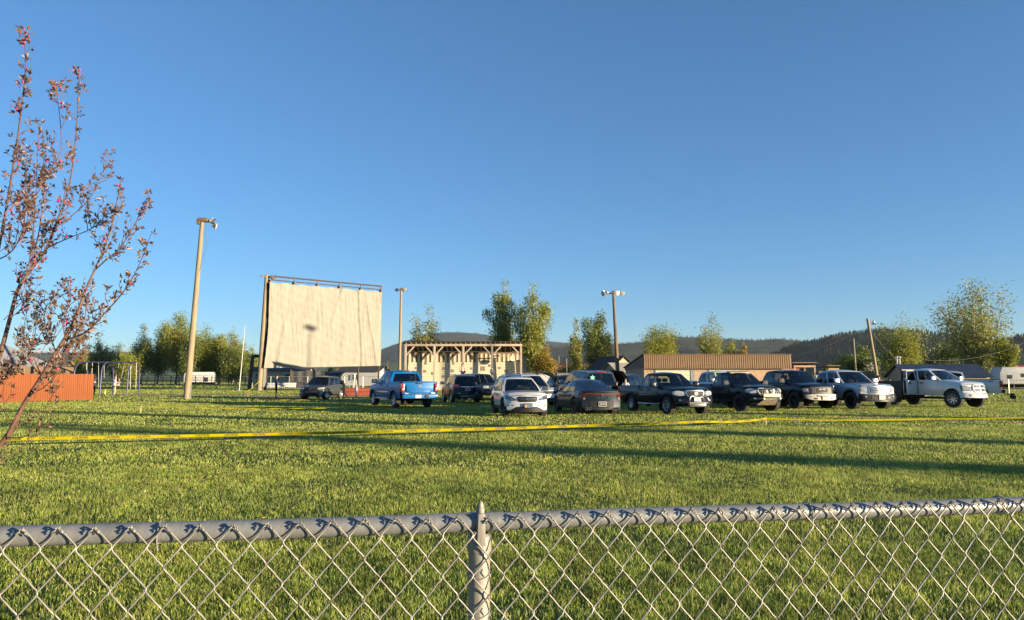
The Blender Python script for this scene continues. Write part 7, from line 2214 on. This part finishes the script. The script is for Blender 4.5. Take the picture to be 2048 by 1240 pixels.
person('girl with long brown hair and pink top sitting on charcoal SUV roof', (PX(925, 55.3), 55.3, 1.83), R(285), 1.55, pinkc, denim, 'brown', sitf, sleeves=False, long_hair=True)
person('dark-haired child low on the right of the charcoal SUV roof', (PX(984, 54.0), 54.0, 1.80), R(270), 1.05, gry, denim, 'dark', sitf)
person('woman in white shirt and tan trousers pushing a swing', (PX(231, 65.6), 65.6, 0), R(20), 1.70, whit, tanc, 'blond', K(ell=(.06, .12, .66), wrl=(.17, .07, .68), pml=(.205, .06, .69), elr=(.06, -.12, .66), wrr=(.17, -.07, .68), pmr=(.205, -.06, .69)), sleeves=False, long_hair=True)
person('child in plum shirt riding high on the swing', (PX(239, 67.4), 67.4, 0.85), R(200), 1.25, plum, tanc, 'blond', sit)
person('small child in yellow kneeling in the playground mulch', (PX(212, 65.4), 65.4, 0.02), R(190), 1.05, yel, blackc, 'blond', sitf)
person('person in white top half hidden by the end of the orange fence', (PX(190, 66.8), 66.8, 0), R(40), 1.55, whit, blackc, 'brown')
person('dark-haired person behind the hood of the silver pickup', (PX(1757, 46), 46, 0), R(250), 1.70, plum, denim, 'dark')
person('person in grey-green jacket beside the white lifted pickup', (PX(1783, 44.0), 44.0, 0), R(200), 1.60, grn, denim, 'dark', K(spine=(.02, 0, .62), chest=(.05, 0, .72), neck=(.09, 0, .79), hb=(.11, 0, .82), hm=(.13, 0, .87), ht=(.14, 0, .925), nose=(.18, 0, .86), shl=(.06, .098, .775), shr=(.06, -.098, .775), ell=(.10, .12, .62), wrl=(.17, .1, .52), pml=(.19, .1, .49), elr=(.10, -.12, .62), wrr=(.17, -.1, .52), pmr=(.19, -.1, .49)))
person('person in white shirt in the bed of nearest black pickup', (PX(1251, 37.3), 37.3, 0.82), R(250), 1.35, whit, denim, 'dark', sitf)
person('person in dark clothes standing behind the sedan by the pickup bed', (PX(1229, 37.2), 37.2, 0), R(60), 1.50, blackc, blackc, 'dark', K(spine=(.02, 0, .61), chest=(.06, 0, .70), neck=(.11, 0, .77), hb=(.135, 0, .80), hm=(.16, 0, .845), ht=(.165, 0, .90), nose=(.21, 0, .83), shl=(.07, .098, .755), shr=(.07, -.098, .755)))
# ------------------------------------------------------------------ haze
hz = MB(); hz.box((0, 3900, 148), (16000, 8400, 302))
hm_ = bpy.data.materials.new('pale_haze')
hm_.use_nodes = True
hn = hm_.node_tree.nodes
hn.remove(hn['Principled BSDF'])
pv = hn.new('ShaderNodeVolumePrincipled')
pv.inputs['Color'].default_value = (0.80, 0.88, 1.0, 1)
pv.inputs['Density'].default_value = 0.000035
pv.inputs['Anisotropy'].default_value = 0.0
hm_.node_tree.links.new(pv.outputs[0], hn['Material Output'].inputs['Volume'])
tag(hz.build('haze', hm_, smooth=0), 'thin pale air haze over the whole valley', 'haze', kind='stuff')
